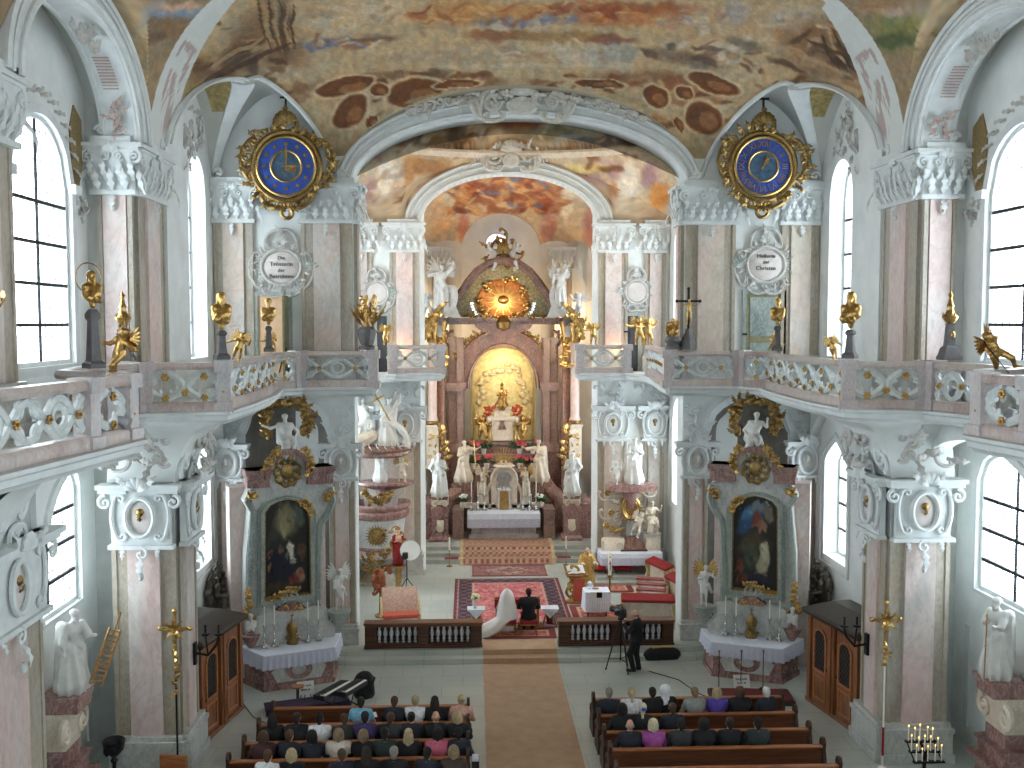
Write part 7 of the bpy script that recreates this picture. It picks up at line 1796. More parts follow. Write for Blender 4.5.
 for px,q,rz_,sd in ((483,'left',.6,61),(526,'right',-.6,62)):
  p = W(px,510,43.0); b = MB(); b.box(p[0]-.25,p[0]+.25,42.95,43.3,1.9,2.5); o = emit(b,'angel_plinth',G('marble_ivory'),smooth=False); tag(o,'pale plinth under the kneeling angel at the %s of the tabernacle' % q,'plinth')
  statue('angel_statue','ivory kneeling angel at the %s of the tabernacle' % q,'statue_ivory',(p[0],43.1,2.5),1.2,dict(armR='pray',armL='pray',lean=.1 if q=='left' else -.1),seed=sd,beard=False,wings='gold' if q=='right' else True,rz=rz_)
 ze1 = pl(503,319,45.5)[1]+.08
 for px,Y,pyb,pyt,lab,sd,po in ((441,44.2,312,258,'large white angel with raised arm on the left of the altar pediment',71,dict(armR='up',armL='out',lean=.08)),(561,44.2,305,262,'large white angel leaning on the right of the altar pediment',72,dict(armR='up',armL='down',lean=-.2))):
  p = W(px,pyb,Y); H = W(px,pyt+6,Y)[2]-p[2]; statue('angel_statue',lab,'statue_white',(p[0],Y,p[2]),H,po,seed=sd,beard=False,wings=True,w=.3)
 for px,lab,rz_ in ((427,'white cherub below the left angel of the altar pediment',.3),(579,'white cherub below the right angel of the altar pediment',-.4)):
  p = W(px,318,44.1); putto(lab,'statue_white',(p[0],44.1,ze1),1.0,dict(armR='out',armL='up',step=.3),rz_)
 for px,lab,rz_,t in ((489,'white cherub climbing on the left of the pediment crest',.4,.3),(517,'white cherub climbing on the right of the pediment crest',-.4,-.3)):
  p = W(px,270,45.0); putto(lab,'statue_white',(p[0],44.95,p[2]),1.15,dict(armR='up',armL='up',step=.3),rz_,tilt=t)
 for px,q in ((463,'left'),(541,'right')):
  p = W(px,512,42.9); f = thing('flower_bouquet','white flower bouquet on the %s stand beside the high altar table' % q,'flowers',(p[0],42.9,2.0)); rd = random.Random(px); m = MB()
  m.lathe([(.1,0),(.14,.15),(.1,.25)],10); emit(m,'pot',G('marble_ivory'),f,world=False); m = MB()
  for k in range(24): a = rd.uniform(0,6.3); m.leaf((0,0),PI/2-rd.uniform(.0,1.),.32,.05,curl=1,T=fr((.05*math.cos(a),.05*math.sin(a),.2),(math.cos(a),math.sin(a),0),(0,0,1),(math.sin(a),-math.cos(a),0)))
  emit(m,'leaves',G('leaf_green'),f,world=False); m = MB()
  for k in range(14): a = rd.uniform(0,6.3); r = rd.uniform(0,.2); m.ell((r*math.cos(a),r*math.sin(a),.42+rd.uniform(0,.12)),.055,6,4)
  emit(m,'blossoms',G('blossom_white'),f,world=False)
plain('red_flower',(178,64,40),.6,var=.3,scale=30)
def FYl(): return fr((0,0,0),(1,0,0),(0,0,1),(0,-1,0))
altar_figures()
m = MB(); p = pl(497,243,48.3); Tq = FY(48.25)
m.band([(p[0]+.62*math.cos(a),p[1]+.52*math.sin(a)) for a in np.linspace(0,2*PI,33)[:-1]],[(p[0]+.5*math.cos(a),p[1]+.42*math.sin(a)) for a in np.linspace(0,2*PI,33)[:-1]],0,.12,Tq)
ow = struct(m,'window_oculus',G('stucco_white'),'small bright oval window behind the crest of the high altar','window')
m = MB(); m.prism([(p[0]+.5*math.cos(a),p[1]+.42*math.sin(a)) for a in np.linspace(0,2*PI,33)[:-1]],0,.02,Tq); emit(m,'pane',G('paper'),ow)
emis('oculus_glow',(236,240,255),1.6); ow.children[0].data.materials[0] = G('oculus_glow')
def strip(prof, x0, x1, t=.012, n=1):
 """a runner laid over a stepped profile [(y, z)]"""
 m = MB(); r = []
 for y,z in prof: r.append([(x0,y,z+.002),(x1,y,z+.002),(x1,y,z+t),(x0,y,z+t)])
 m.loft(r); return m
cr_ = strip([(14.0,0),(28.72,0),(28.735,.15),(29.07,.15),(29.085,.3),(30.0,.3)],-1.14,1.06)
tag(emit(cr_,'carpet_runner',G('carpet_tan'),smooth=False),'long tan carpet runner down the middle aisle and up the choir steps','carpet')
def rug(name,label,x0,x1,y0,y1,z,scheme,cat='rug',prof=None,fringe=False):
 nx, ny = 90, max(12,int(90*(y1-y0)/(x1-x0)))
 U,V_ = np.meshgrid(np.linspace(0,1,nx),np.linspace(0,1,ny),indexing='ij')
 Yg = y0+V_*(y1-y0); Zg = np.full_like(U,z+.012)
 if prof: Zg = np.interp(Yg,[p[0] for p in prof],[p[1] for p in prof])+.014
 P = np.stack([x0+U*(x1-x0),Yg,Zg],-1); m = MB(); m.grid(P)
 rim = [(x0,y0),(x1,y0),(x1,y1),(x0,y1)]
 o = emit(m,name,G('rug'),angle=0)
 tag(o,label,cat,'carpets in the choir'); w,h = x1-x0,y1-y0
 d = np.minimum(np.minimum(U*w,(1-U)*w),np.minimum(V_*h,(1-V_)*h)).ravel(); x = (U*w).ravel(); y = (V_*h).ravel()
 c = scheme(x,y,d,w,h); paint(o,None,c*(1+.22*(fbm(x,y,9,3,5)-.5))[:,None])
 s = o.modifiers.new('thickness','SOLIDIFY'); s.thickness = .01; s.offset = -1
 return o
def sch_big(x,y,d,w,h):
 c = np.tile(np.array((190,112,112.)),(len(x),1)); n = fbm(x,y,7,3,1)
 c = np.where((n>.56)[:,None],np.array((168,84,90.)),c); c = np.where((fbm(x,y,11,2,9)>.66)[:,None],np.array((206,150,140.)),c)
 q = (np.sin(x*14)*np.sin(y*14)+.6*(fbm(x,y,10,2,3)-.5)*2)
 b = np.where((q>.1)[:,None],np.array((118,84,84.)),np.array((66,58,72.)))
 c = np.where((d<.62)[:,None],b,c); c = np.where(((d>.62)&(d<.72))[:,None],np.array((196,150,136.)),c); c = np.where(((d>.10)&(d<.17))[:,None],np.array((186,140,130.)),c); c = np.where((d<.06)[:,None],np.array((120,60,62.)),c); return c
def sch_pale(x,y,d,w,h):
 c = np.tile(np.array((156,112,108.)),(len(x),1)); q = np.abs((x-w/2)/(w*.36))+np.abs((y-h/2)/(h*.4))
 c = np.where((q<1)[:,None],np.array((176,152,132.)),c); c = np.where((q<.5)[:,None],np.array((150,112,104.)),c); c = np.where((fbm(x,y,10,2,4)>.58)[:,None],np.array((136,84,84.)),c); c = np.where((d<.12)[:,None],np.array((126,84,86.)),c); return np.where((np.minimum(x,w-x)<.06)[:,None],np.array((206,190,170.)),c)
def sch_red(x,y,d,w,h):
 c = np.tile(np.array((170,92,84.)),(len(x),1)); c = np.where((fbm(x,y,9,3,7)>.55)[:,None],np.array((196,134,112.)),c); c = np.where((d<.22)[:,None],np.array((128,60,58.)),c); return np.where(((d>.22)&(d<.3))[:,None],np.array((200,160,134.)),c)
def sch_step(x,y,d,w,h):
 q = np.sin(x*26)*np.sin(y*30); c = np.where((q>0)[:,None],np.array((186,160,126.)),np.array((150,84,82.))); return np.where((np.minimum(x,w-x)<.14)[:,None],np.array((192,168,130.)),c)
rug('rug','large red oriental rug with a dark border in the middle of the choir',-2.08,1.8,31.15,37.3,.3,sch_big)
rug('rug','pale pink rug at the foot of the altar steps',-1.5,1.5,37.65,39.35,.3,sch_pale)
rug('rug','small dark red rug under the bridal stools',-1.1,1.15,30.08,31.1,.3,sch_red)
rug('rug','pinkish rug behind the paschal candle under the red stools',2.6,4.4,35.2,36.7,.3,sch_red)
rug('rug','faded red and beige rug under the white clothed table',1.86,3.9,31.0,33.6,.3,sch_red)
rug('stair_carpet','gold and red patterned carpet over the altar steps',-1.95,1.95,39.45,42.1,.3,sch_step,'carpet',prof=[(39.45,.3),(39.68,.3),(39.69,.46),(40.18,.46),(40.19,.62),(40.68,.62),(40.69,.78),(42.1,.78)])
rug('rug','small red mat on the altar steps left of the patterned carpet',-2.55,-2.0,39.75,40.1,.46,sch_red); rug('rug','small red mat on the altar steps right of the patterned carpet',2.0,2.55,39.75,40.1,.46,sch_red)
def altar_rail(x0,x1,label,hidden=None):
 root = thing('communion_rail',label,'railing',((x0+x1)/2,29.5,.3)); w = x1-x0; y0,y1 = 29.34,29.66
 m = MB(); m.box(x0-.03,x1+.03,y0-.05,y1+.05,1.0,1.07); m.box(x0,x1,y0,y1,.94,1.0); emit(m,'top_rail',G('wood_pew'),root,smooth=False,bevel=.012)
 m = MB(); m.box(x0,x1,y0,y1,.302,.44); m.box(x0-.02,x1+.02,y0-.03,y1+.03,.302,.36); emit(m,'base_rail',G('wood_rail'),root,smooth=False)
 m = MB(); m.box(x0+.3,x1-.3,y1-.03,y1,.44,.94); emit(m,'rail_shade_board',G('wood_dark'),root,smooth=False)  # added dark board standing in for shade behind the balusters
 gaps = [(x0+.33,x0+.33+w*.36),(x1-.33-w*.36,x1-.33)]
 for a,b in ((x0,gaps[0][0]),(gaps[0][1],gaps[1][0]),(gaps[1][1],x1)):
  m = MB(); m.box(a,b,y0+.02,y1-.02,.44,.94); p = emit(m,'rail_panel',G('wood_rail'),root,smooth=False)
 for a,b in gaps:
  for k in range(7):
   x = a+(b-a)*(k+.5)/7; m = MB(); m.lathe([(.045,.44),(.05,.47),(.025,.5),(.055,.54),(.03,.58),(.035,.6),(.062,.68),(.058,.76),(.028,.85),(.045,.89),(.045,.94)],12,(x,29.5,0)); emit(m,'baluster',G('baluster_grey'),root)
plain('baluster_grey',(206,204,210),.4,var=.15,scale=12)
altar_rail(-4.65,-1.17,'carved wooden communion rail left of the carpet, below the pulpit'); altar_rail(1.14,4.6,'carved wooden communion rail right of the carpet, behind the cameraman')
def pew(x0,x1,yb,label,panel=False,group=None):
 root = thing('pew',label,'pew',((x0+x1)/2,yb,0),0,group); m = MB()
 m.box(x0,x1,yb-.02,yb+.03,.2,.86);
 for k in range(1,4): m.box(x0,x1,yb-.035,yb-.02,.30+.0,.34);
 emit(m,'back',G('wood_pew'),root,smooth=False)
 m = MB(); m.box(x0,x1,yb-.09,yb+.05,.86,.9); emit(m,'top_rail',G('wood_pew_light'),root,smooth=False,bevel=.01)
 if not panel:
  m = MB(); m.box(x0,x1,yb+.03,yb+.44,.42,.46); emit(m,'seat',G('wood_pew'),root,smooth=False)
 m = MB(); m.box(x0,x1,yb-.36,yb-.16,.12,.16); emit(m,'kneeler',G('wood_pew'),root,smooth=False)
 for x in (x0-.07,x1):
  o = [(yb-.14,0),(yb+.5,0),(yb+.5,.18),(yb+.42,.4),(yb+.5,.56),(yb+.36,.66),(yb+.16,.72),(yb+.12,.82),(yb+.14,.94),(yb+.07,1.05),(yb-.04,1.06),(yb-.1,.96),(yb-.08,.82),(yb-.16,.6),(yb-.1,.4),(yb-.18,.2)]
  m = MB(); m.prism(o,x,x+.07,fr((0,0,0),(0,1,0),(0,0,1),(1,0,0))); m.scroll((yb+.3,.5),.1,0,1.2,.02,T=fr((x+.07,0,0),(0,1,0),(0,0,1),(1,0,0))); m.scroll((yb+.3,.5),.1,0,1.2,.02,T=fr((x,0,0),(0,1,0),(0,0,1),(1,0,0))); emit(m,'pew_end',G('wood_dark_carved'),root,angle=30)
 return root
wood('wood_pew_light',(136,82,48),(176,112,68)); plain('wood_dark_carved',(64,40,28),.45,var=.25,scale=14)
LY = [23.35,22.35,21.4,20.5,19.55]; RY = [23.6,22.6,21.65,20.75,19.8]
ordn = ['front','second','third','fourth','fifth']
for k,(a,b) in enumerate(zip(LY,RY)):
 pew(-6.15-.12*k,-1.6,a,'wooden pew on the left of the aisle, %s row from the altar' % ordn[k],panel=(k==0),group='pews in the nave')
 pew(1.5,6.05+.0*k,b,'wooden pew on the right of the aisle, %s row from the altar' % ordn[k],panel=(k==0),group='pews in the nave')
def shareable(prims,h=.012,k=.03):
 m = MB(); blobs(m,prims,h,k); return np.concatenate(m.V), m.F
def mesh_of(name,V,F,mat):
 me = bpy.data.meshes.new(name); me.from_pydata(V.tolist(),[],F); me.shade_smooth(); me.materials.append(mat); return me
JS = limbs(dict(seat=True,armR='knee',armL='knee',nod=.035)); SH = {}
SH['body'] = mesh_of('body',*shareable(bodyp(JS)+headp(JS),.0125,.03),G('skin'))
def jacket_prims(J,fat=1.12,cuff=.92,open_=False):
 P = [('c',J['pel']-v(0,0,.06),J['pel']+(J['chest']-J['pel'])*.5,.165*fat,.15*fat,dict(k=.06)),('c',J['pel']+(J['chest']-J['pel'])*.5,J['chest']+v(0,0,.02),.15*fat,.165*fat,dict(k=.06)),('c',J['chest']+v(.08,0,.05),J['chest']+v(-.08,0,.05),.142*fat,.142*fat,dict(k=.06)),('c',J['shR'],J['shL'],.088,.088,dict(k=.05)),('c',J['neck']-v(0,-.02,.1),J['neck']-v(0,-.012,.02),.10,.07,dict(k=.05))]
 for n in 'RL':
  P += [('c',J['sh'+n],J['el'+n],.076,.06),('c',J['el'+n],J['el'+n]+(J['ha'+n]-J['el'+n])*cuff,.06,.046)] if cuff else [('c',J['sh'+n],J['sh'+n]+(J['el'+n]-J['sh'+n])*.55,.076,.07)]
 return P
SH['jacket'] = mesh_of('jacket',*shareable(jacket_prims(JS),.014),G('black_cloth')); SH['top'] = mesh_of('top',*shareable(jacket_prims(JS,1.06,0),.014),G('linen'))
SH['trousers'] = mesh_of('trousers',*shareable([x for n in 'RL' for x in (('c',JS['hip'+n],JS['kn'+n],.108,.078),('c',JS['kn'+n],JS['an'+n]+v(0,0,.02),.074,.058))]+[('c',JS['hipR'],JS['hipL'],.13,.13)],.014),G('black_cloth'))
SH['skirt'] = mesh_of('skirt',*shareable([('c',JS['hipR'],JS['hipL'],.15,.15),('c',JS['hipR'],JS['knR'],.13,.11,dict(k=.08)),('c',JS['hipL'],JS['knL'],.13,.11,dict(k=.08)),('c',JS['pel']+v(0,-.1,-.02),(JS['knR']+JS['knL'])/2,.12,.12,dict(k=.08))],.016),G('black_cloth'))
SH['shoes'] = mesh_of('shoes',*shareable([('c',JS['an'+n]+v(0,.02,-.04),JS['to'+n],.046,.042) for n in 'RL'],.014),G('black_plastic'))
c_ = JS['head']
def hairp(kind,c):
 base = [('e',c+v(0,.022,.045),(.088,.098,.088)),('e',c+v(0,.05,-.01),(.078,.066,.075))]
 if kind == 'short': return base+[('c',c+v(0,.075,-.02),c+v(0,.07,-.075),.055,.045)]
 if kind == 'bald': return [('c',c+v(.07,.03,-.02),c+v(0,.085,-.03),.032,.034),('c',c+v(-.07,.03,-.02),c+v(0,.085,-.03),.032,.034)]
 if kind == 'long': return base+[('c',c+v(0,.075,-.02),c+v(0,.12,-.32),.075,.06),('c',c+v(.06,.05,-.02),c+v(.08,.1,-.28),.045,.04),('c',c+v(-.06,.05,-.02),c+v(-.08,.1,-.28),.045,.04)]
 if kind == 'bun': return base+[('e',c+v(0,.11,.06),(.055,.05,.055)),('c',c+v(.05,.08,.03),c+v(-.05,.09,.05),.03,.03)]
 if kind == 'bob': return base+[('e',c+v(0,.03,.03),(.105,.11,.10)),('c',c+v(.07,.04,-.02),c+v(.07,.04,-.09),.05,.045),('c',c+v(-.07,.04,-.02),c+v(-.07,.04,-.09),.05,.045),('c',c+v(0,.09,-.02),c+v(0,.085,-.09),.06,.055)]
 if kind == 'pony': return base+[('c',c+v(0,.11,.02),c+v(0,.15,-.16),.04,.028),('e',c+v(0,.11,.03),(.04,.035,.04))]
 if kind == 'scarf': return [('e',c+v(0,.03,.03),(.125,.125,.125)),('r',c+v(0,.06,-.04),c+v(.02,.12,-.24),.09,.1,6,.2,1.)]
for kd in ('short','bald','long','bun','bob','pony','scarf'): SH['hair_'+kd] = mesh_of('hair',*shareable(hairp(kd,c_),.011),G('iron'))
m = MB(); m.tube([(c_[0]*.0+.058*math.cos(a),JS['neck'][1]+.008+.062*math.sin(a),JS['neck'][2]-.012+.012*math.sin(a)) for a in np.linspace(0,2*PI,18,endpoint=False)],.022,n=6,closed=True); SH['collar'] = mesh_of('shirt_collar',np.concatenate(m.V),m.F,G('linen'))
def child(root,name,key,mat):
 o = bpy.data.objects.new(name,SH[key]); COL.objects.link(o); o.parent = root; o.material_slots[0].link = 'OBJECT'; o.material_slots[0].material = mat; return o
C = {'navy':(34,38,50),'black':(26,26,30),'charcoal':(50,52,56),'blue':(128,186,214),'white':(226,228,232),'purple':(62,50,96),'violet':(84,66,158),'magenta':(160,78,150),'pink':(204,104,128),'blush':(206,160,142),'grey':(146,150,146),'cream':(214,202,190),'maroon':(72,40,44),'brownc':(70,58,50),'darkgreen':(44,54,52)}
Hc = {'black':(30,25,23),'dark':(46,34,28),'brown':(82,58,40),'light':(136,114,88),'blond':(176,156,120),'grey':(136,130,122),'white':(206,206,202),'pale':(206,192,160),'cloth':(232,232,236)}
SKD = cloth('skin_pew',(206,156,132))
def guest(px,Yb,label,top='navy',hair='dark',hk='short',suit=True,female=False,turn=0.,lean=0.,hs=1.,grp=None):
 x = (px-470)/1000*(Yb+.2)-1.5; hs *= random.uniform(.985,1.015)
 root = thing('person',label,'person',(x,Yb+.24,.0),PI+turn,grp); root.scale = (hs,hs*.98,hs*1.02)
 child(root,'body','body',SKD); tm = cloth('cloth_'+top,C[top]); hm = cloth('hair_'+hair,Hc[hair])
 child(root,'jacket' if suit else 'top','jacket' if suit else 'top',tm)
 child(root,'skirt' if female else 'trousers','skirt' if female else 'trousers',cloth('cloth_black',C['black']) if top in ('white','blue','blush','pink','magenta','violet','grey','cream') else tm)
 child(root,'shoes','shoes',G('black_plastic')); child(root,'headscarf' if hk=='scarf' else 'hair','hair_'+hk,hm)
 if suit and not female: child(root,'shirt_collar','collar',G('linen'))
 return root
def L_(r): return LY[r]
guests = [ # left block
 (358,LY[1],'man in a light blue shirt in the front row of the left pews','blue','dark','short',False,False,0),
 (392,LY[1],'man in a dark suit between the light blue shirt and the blonde in white','navy','brown','short',True,False,-.1),
 (413,LY[1],'blonde woman in a white top in the front row of the left pews','white','blond','bun',False,True,0),
 (433,LY[1],'woman with long brown hair in black beside the blonde in white','black','dark','long',True,True,0),
 (460,LY[1],'blonde woman in blush pink at the aisle end of the left front row','blush','blond','bun',False,True,0),
 (268,LY[2],'dark haired woman at the wall end of the second left row','black','black','long',True,True,.3),
 (293,LY[2],'black suited man near the wall end of the second left row','black','dark','short',True,False,0),
 (316,LY[2],'man in a white shirt with black hair in the second left row','white','black','short',False,False,0),
 (341,LY[2],'man in a charcoal suit right of the white shirt in the second left row','charcoal','brown','short',True,False,.1),
 (362,LY[2],'person in a purple top with dark hair in the second left row','purple','black','short',True,False,0),
 (388,LY[2],'man in a dark suit right of the purple top','charcoal','brown','short',True,False,-.15),
 (409,LY[2],'woman with pinned black hair in a dark dress in the second left row','navy','black','bun',True,True,0),
 (434,LY[2],'bald man in a dark suit in the second left row','black','light','bald',True,False,0),
 (456,LY[2],'fair haired woman in black at the aisle end of the second left row','black','blond','bob',True,True,0),
 (259,LY[3],'woman with reddish brown hair in maroon at the wall end of the third left row','maroon','brown','bob',True,True,.2),
 (285,LY[3],'man in navy with brown hair near the wall in the third left row','navy','brown','short',True,False,-.3),
 (308,LY[3],'person in navy with black hair in the third left row','navy','black','bob',True,False,0),
 (335,LY[3],'woman with light brown hair in a cream top in the third left row','cream','light','bob',False,True,0),
 (360,LY[3],'woman with curly light hair in black in the third left row','black','light','bob',True,True,0),
 (382,LY[3],'man in a dark green suit in the third left row','darkgreen','black','short',True,False,0),
 (406,LY[3],'woman with long blonde hair in the third left row','black','blond','long',True,True,0),
 (436,LY[3],'woman in a bright pink top in the third left row','pink','black','bob',False,True,0),
 (457,LY[3],'man in a shiny navy jacket at the aisle end of the third left row','navy','black','short',True,False,.1),
 (263,LY[4],'man in a white shirt at the wall end of the fourth left row','white','brown','short',False,False,-.2),
 (287,LY[4],'woman with wavy blonde hair in the fourth left row','black','blond','bob',True,True,0),
 (338,LY[4],'man with brown hair in the fourth left row','navy','brown','short',True,False,.2),
 (363,LY[4],'woman with long dark hair in the fourth left row','black','dark','long',True,True,0),
 (391,LY[4],'grey haired man with a white collar in the fourth left row','black','grey','short',True,False,0),
 (425,LY[4],'man with black hair near the aisle in the fourth left row','navy','black','short',True,False,-.3),
 (452,LY[4],'woman with fair brown hair at the aisle end of the fourth left row','brownc','light','bob',True,True,0),
 (612,RY[1],'grey haired man in a dark suit at the aisle end of the right front row','navy','grey','short',True,False,0),
 (635,RY[1],'blonde woman in a white blouse in the right front row','white','blond','pony',False,True,0),
 (657,RY[1],'man in a black suit between the white blouse and the white headscarf','black','dark','short',True,False,0),
 (670,RY[1]+.12,'person with a white headscarf in the right front row','black','cloth','scarf',True,True,0),
 (701,RY[1],'woman in a grey top with short light hair in the right front row','grey','light','short',False,True,0),
 (724,RY[1],'blonde woman in a violet top in the right front row','violet','blond','bob',False,True,0),
 (748,RY[1],'woman in black with brown hair in the right front row','black','brown','bob',True,True,0),
 (776,RY[1],'white haired man in a dark suit at the wall end of the right front row','navy','white','short',True,False,.4),
 (626,RY[2],'dark haired person in black at the aisle end of the second right row','black','black','bob',True,True,.1),
 (647,RY[2],'woman with pale blond hair and a blue clip in the second right row','black','pale','pony',True,True,-.2),
 (678,RY[2],'man in a navy suit with a white collar in the second right row','navy','brown','short',True,False,0),
 (634,RY[3],'balding grey man in a navy suit at the aisle end of the third right row','navy','grey','bald',True,False,0),
 (658,RY[3],'woman in a magenta jacket with pale hair in the third right row','magenta','pale','bob',True,True,0),
 (687,RY[3],'man in a charcoal suit beside the magenta jacket','charcoal','black','short',True,False,0),
 (711,RY[3],'person in black with black hair, second from the magenta jacket','black','black','bob',True,True,0),
 (738,RY[3],'man in black with dark hair in the third right row, second from the wall end','black','dark','short',True,False,0),
 (767,RY[3],'person in dark green with short hair at the wall end of the third right row','darkgreen','black','short',True,False,0)]
for g in guests: guest(*g)
def prop(name,label,cat,loc,parts,rz=0,group=None,smooth=False):
 root = thing(name,label,cat,loc,rz,group)
 for n_,mat,m in parts: emit(m,n_,G(mat),root,world=False,smooth=smooth,angle=35)
 return root
def bx(*a):
 m = MB()
 for q in a: m.box(*q)
 return m
prop('hair_clip','blue clip in pale blond hair','clip',(( 647-470)/1000*(RY[2]+.2)-1.5,RY[2]+.24-.115,1.32),[('clip','clip_blue',bx((-.05,.05,-.03,.02,-.02,.05)))]); plain('clip_blue',(50,100,190),.4)
for px,Y,lab in ((372,LY[1]+.55,'white order of service held by the man in light blue'),(441,LY[1]+.5,'white leaflet held by the woman in black in the left front row'),(703,RY[3]+.1,'white leaflet between two guests in the third right row')):
 p = at(px,716 if px<500 else 752,Y); prop('leaflet',lab,'paper',(p[0],Y,.86),[('sheet','paper',bx((-.11,.11,-.15,.15,0,.006)))],.2)
p = at(334,714,LY[1]); prop('prayer_book','small red book on the shelf of the left front pew','book',(p[0],LY[1]+.25,.462),[('cover','red_velvet',bx((-.12,.12,-.09,.09,0,.05))),('pages','paper',bx((-.115,.115,-.095,.08,.01,.04)))])
p = at(472,750,20.9); prop('bag','dark blue bag hanging on the aisle end of a left pew','bag',(-1.43,20.7,.35),[('pouch','cloth_navy',bx((-.06,.1,-.14,.14,0,.4))),('flap','linen',bx((-.05,.09,-.13,.13,.4,.45)))])
def stool(x,y,label,red='red_velvet',leg='gilt_wood',w=.5,z=.3,h=.45,group=None):
 root = thing('stool',label,'stool',(x,y,z),0,group)
 m = MB(); m.cbox((0,0,h-.02),(w,.46,.11),.03); emit(m,'cushion',G(red),root,world=False)
 m = MB(); m.box(-w/2+.02,w/2-.02,-.2,.2,h-.13,h-.07); emit(m,'frame',G(leg),root,world=False,smooth=False)
 for a in (-1,1):
  for b in (-1,1):
   m = MB(); m.tube([(a*(w/2-.05),b*.18,h-.08),(a*(w/2-.03),b*.19,h*.6),(a*(w/2-.06),b*.17,h*.3),(a*(w/2-.02),b*.2,0)],[.03,.028,.018,.022],n=6); emit(m,'leg',G(leg),root,world=False)
 return root
xb,xg,yb_ = -.36,.30,30.55
stool(xb,yb_,'gilt legged red stool under the bride',w=.55); stool(xg,yb_,'gilt legged red stool under the groom',w=.55)
J = limbs(dict(seat=True,armR='knee',armL='knee',nod=.02,lean=.02))
br = thing('person','bride in a white gown with a veil and a long train, seated from behind','person',(xb,yb_,.32),PI)
m = MB(); blobs(m,bodyp(J)+headp(J),.012,.03); emit(m,'body',G('skin'),br,world=False,angle=0)
m = MB(); blobs(m,hairp('short',J['head']),.012,.03); emit(m,'hair',cloth('hair_light',Hc['light']),br,world=False,angle=0)
P = [('c',J['pel']-v(0,0,.02),J['chest']-v(0,0,.02),.172,.168,dict(k=.06)),('c',J['chest']+v(.07,0,.02),J['chest']+v(-.07,0,.02),.14,.14,dict(k=.05)),('r',J['pel']+v(0,-.1,.0),v(0,-.5,.35),.22,.3,9,.1,0),('r',v(0,-.45,.42),v(0,-.52,.14),.26,.34,9,.12,1),
 ('r',J['pel']+v(.10,.06,-.06),v(.42,.14,.26),.22,.2,7,.12,1.),('r',v(.40,.14,.28),v(.85,.16,.06),.22,.25,7,.14,2.),('r',v(.6,.16,.14),v(.95,.02,.02),.2,.2,6,.16,2.)]
m = MB(); blobs(m,P,.02,.06); V = np.concatenate(m.V); V[:,2] = np.maximum(V[:,2],-.012); m.V = [V]; emit(m,'gown',G('gown_white'),br,world=False,angle=0)
plain('gown_white',(244,244,242),.6,var=.04,scale=8)
rings = []; hd = J['head']
for t in np.linspace(0,1,15):
 z = hd[2]+.165-t*.9; r = .02+.145*min(1,(t*6)**.5)+.17*max(0,t-.12)**.8
 rings.append([(hd[0]+r*(1.05)*math.cos(a)*(1+.04*math.sin(9*a)*t),hd[1]*(1-t)+.03+.02*t+r*math.sin(a)*(1+.05*math.sin(7*a)*t),z) for a in np.linspace(-.5,PI+.5,34)])
m = MB(); m.loft(rings,closed=False,cap=False); emit(m,'veil',G('tulle'),br,world=False,angle=0)
def tulle():
 mt,nt,b = nodes('tulle'); b.inputs['Base Color'].default_value=rgb((250,250,250)); b.inputs['Alpha'].default_value=.8; b.inputs['Roughness'].default_value=.9
tulle(); br.children[-1].data.materials[0] = G('tulle')
gr = thing('person','groom in a black suit seated beside the bride','person',(xg,yb_,.32),PI)
for n_,k_,mat in (('body','body',G('skin')),('jacket','jacket',cloth('cloth_black',C['black'])),('trousers','trousers',cloth('cloth_black',C['black'])),('shoes','shoes',G('black_plastic')),('hair','hair_short',cloth('hair_dark',Hc['dark'])),('shirt_collar','collar',G('linen'))): child(gr,n_,k_,mat)
gr.scale = (1.1,1,1.02)
m1 = bx((-.72,.72,-.14,.14,.8,.9)); m2 = bx((-.7,-.62,-.1,.1,0,.98),(.62,.7,-.1,.1,0,.98),(-.62,.62,-.08,.08,.05,.16)); m3 = bx((-.72,.72,-.13,.13,.62,.8))
prop('kneeler','double kneeling desk with a red padded top in front of the couple','kneeler',(-.02,31.35,.31),[('padded_top','red_velvet',m1),('posts','gilt_wood',m2),('cloth_front','red_dark',m3)]); plain('red_dark',(104,36,34),.9,var=.2,scale=18)
def side_table(x,y,label):
 root = thing('side_table',label,'table',(x,y,.31)); m = MB(); m.cbox((0,0,.62),(.5,.4,.05),.02); emit(m,'top',G('gilt_wood'),root,world=False)
 for a in (-1,1):
  m = MB(); m.tube([(a*.16,0,.6),(a*.12,0,.4),(a*.2,0,.15),(a*.24,-.02,.02)],[.035,.03,.035,.03],n=6,wide=2.); emit(m,'leg',G('gilt_wood'),root,world=False)
 m = MB(); m.box(-.1,.1,-.03,.03,.12,.6); emit(m,'red_panel',G('red_dark'),root,world=False,smooth=False); return root
for x,y,q in ((-1.33,31.15,'left of the bride'),(1.0,31.15,'right of the groom')):
 side_table(x,y,'small gilt table with carved legs '+q)
 root = thing('table_cloth','white cloth with a pointed drop on the small table '+q,'cloth',(x,y,.96)); m = MB(); m.box(-.28,.28,-.22,.22,0,.012); emit(m,'sheet',G('linen'),root,world=False,smooth=False)
 m = MB(); m.prism([(-.28,0),(.28,0),(0,-.3)],-.012,0,fr((0,-.225,.012),(1,0,0),(0,0,1),(0,-1,0))); emit(m,'corner_drop',G('linen'),root,world=False,smooth=False)
vs = thing('bridal_bouquet','bouquet of cream roses in a glass vase left of the bride','flowers',(-1.36,31.12,.974)); m = MB(); m.lathe([(.05,0),(.06,.02),(.035,.08),(.05,.26),(.06,.28)],12); emit(m,'vase',G('vase_glass'),vs,world=False)
plain('vase_glass',(200,206,204),.1); m = MB(); rd = random.Random(3)
for k in range(22): a = rd.uniform(0,6.3); e = rd.uniform(0,1.4); m.ell((.14*math.cos(a)*math.cos(e),.14*math.sin(a)*math.cos(e),.34+.1*math.sin(e)),(.05,.05,.045),7,5)
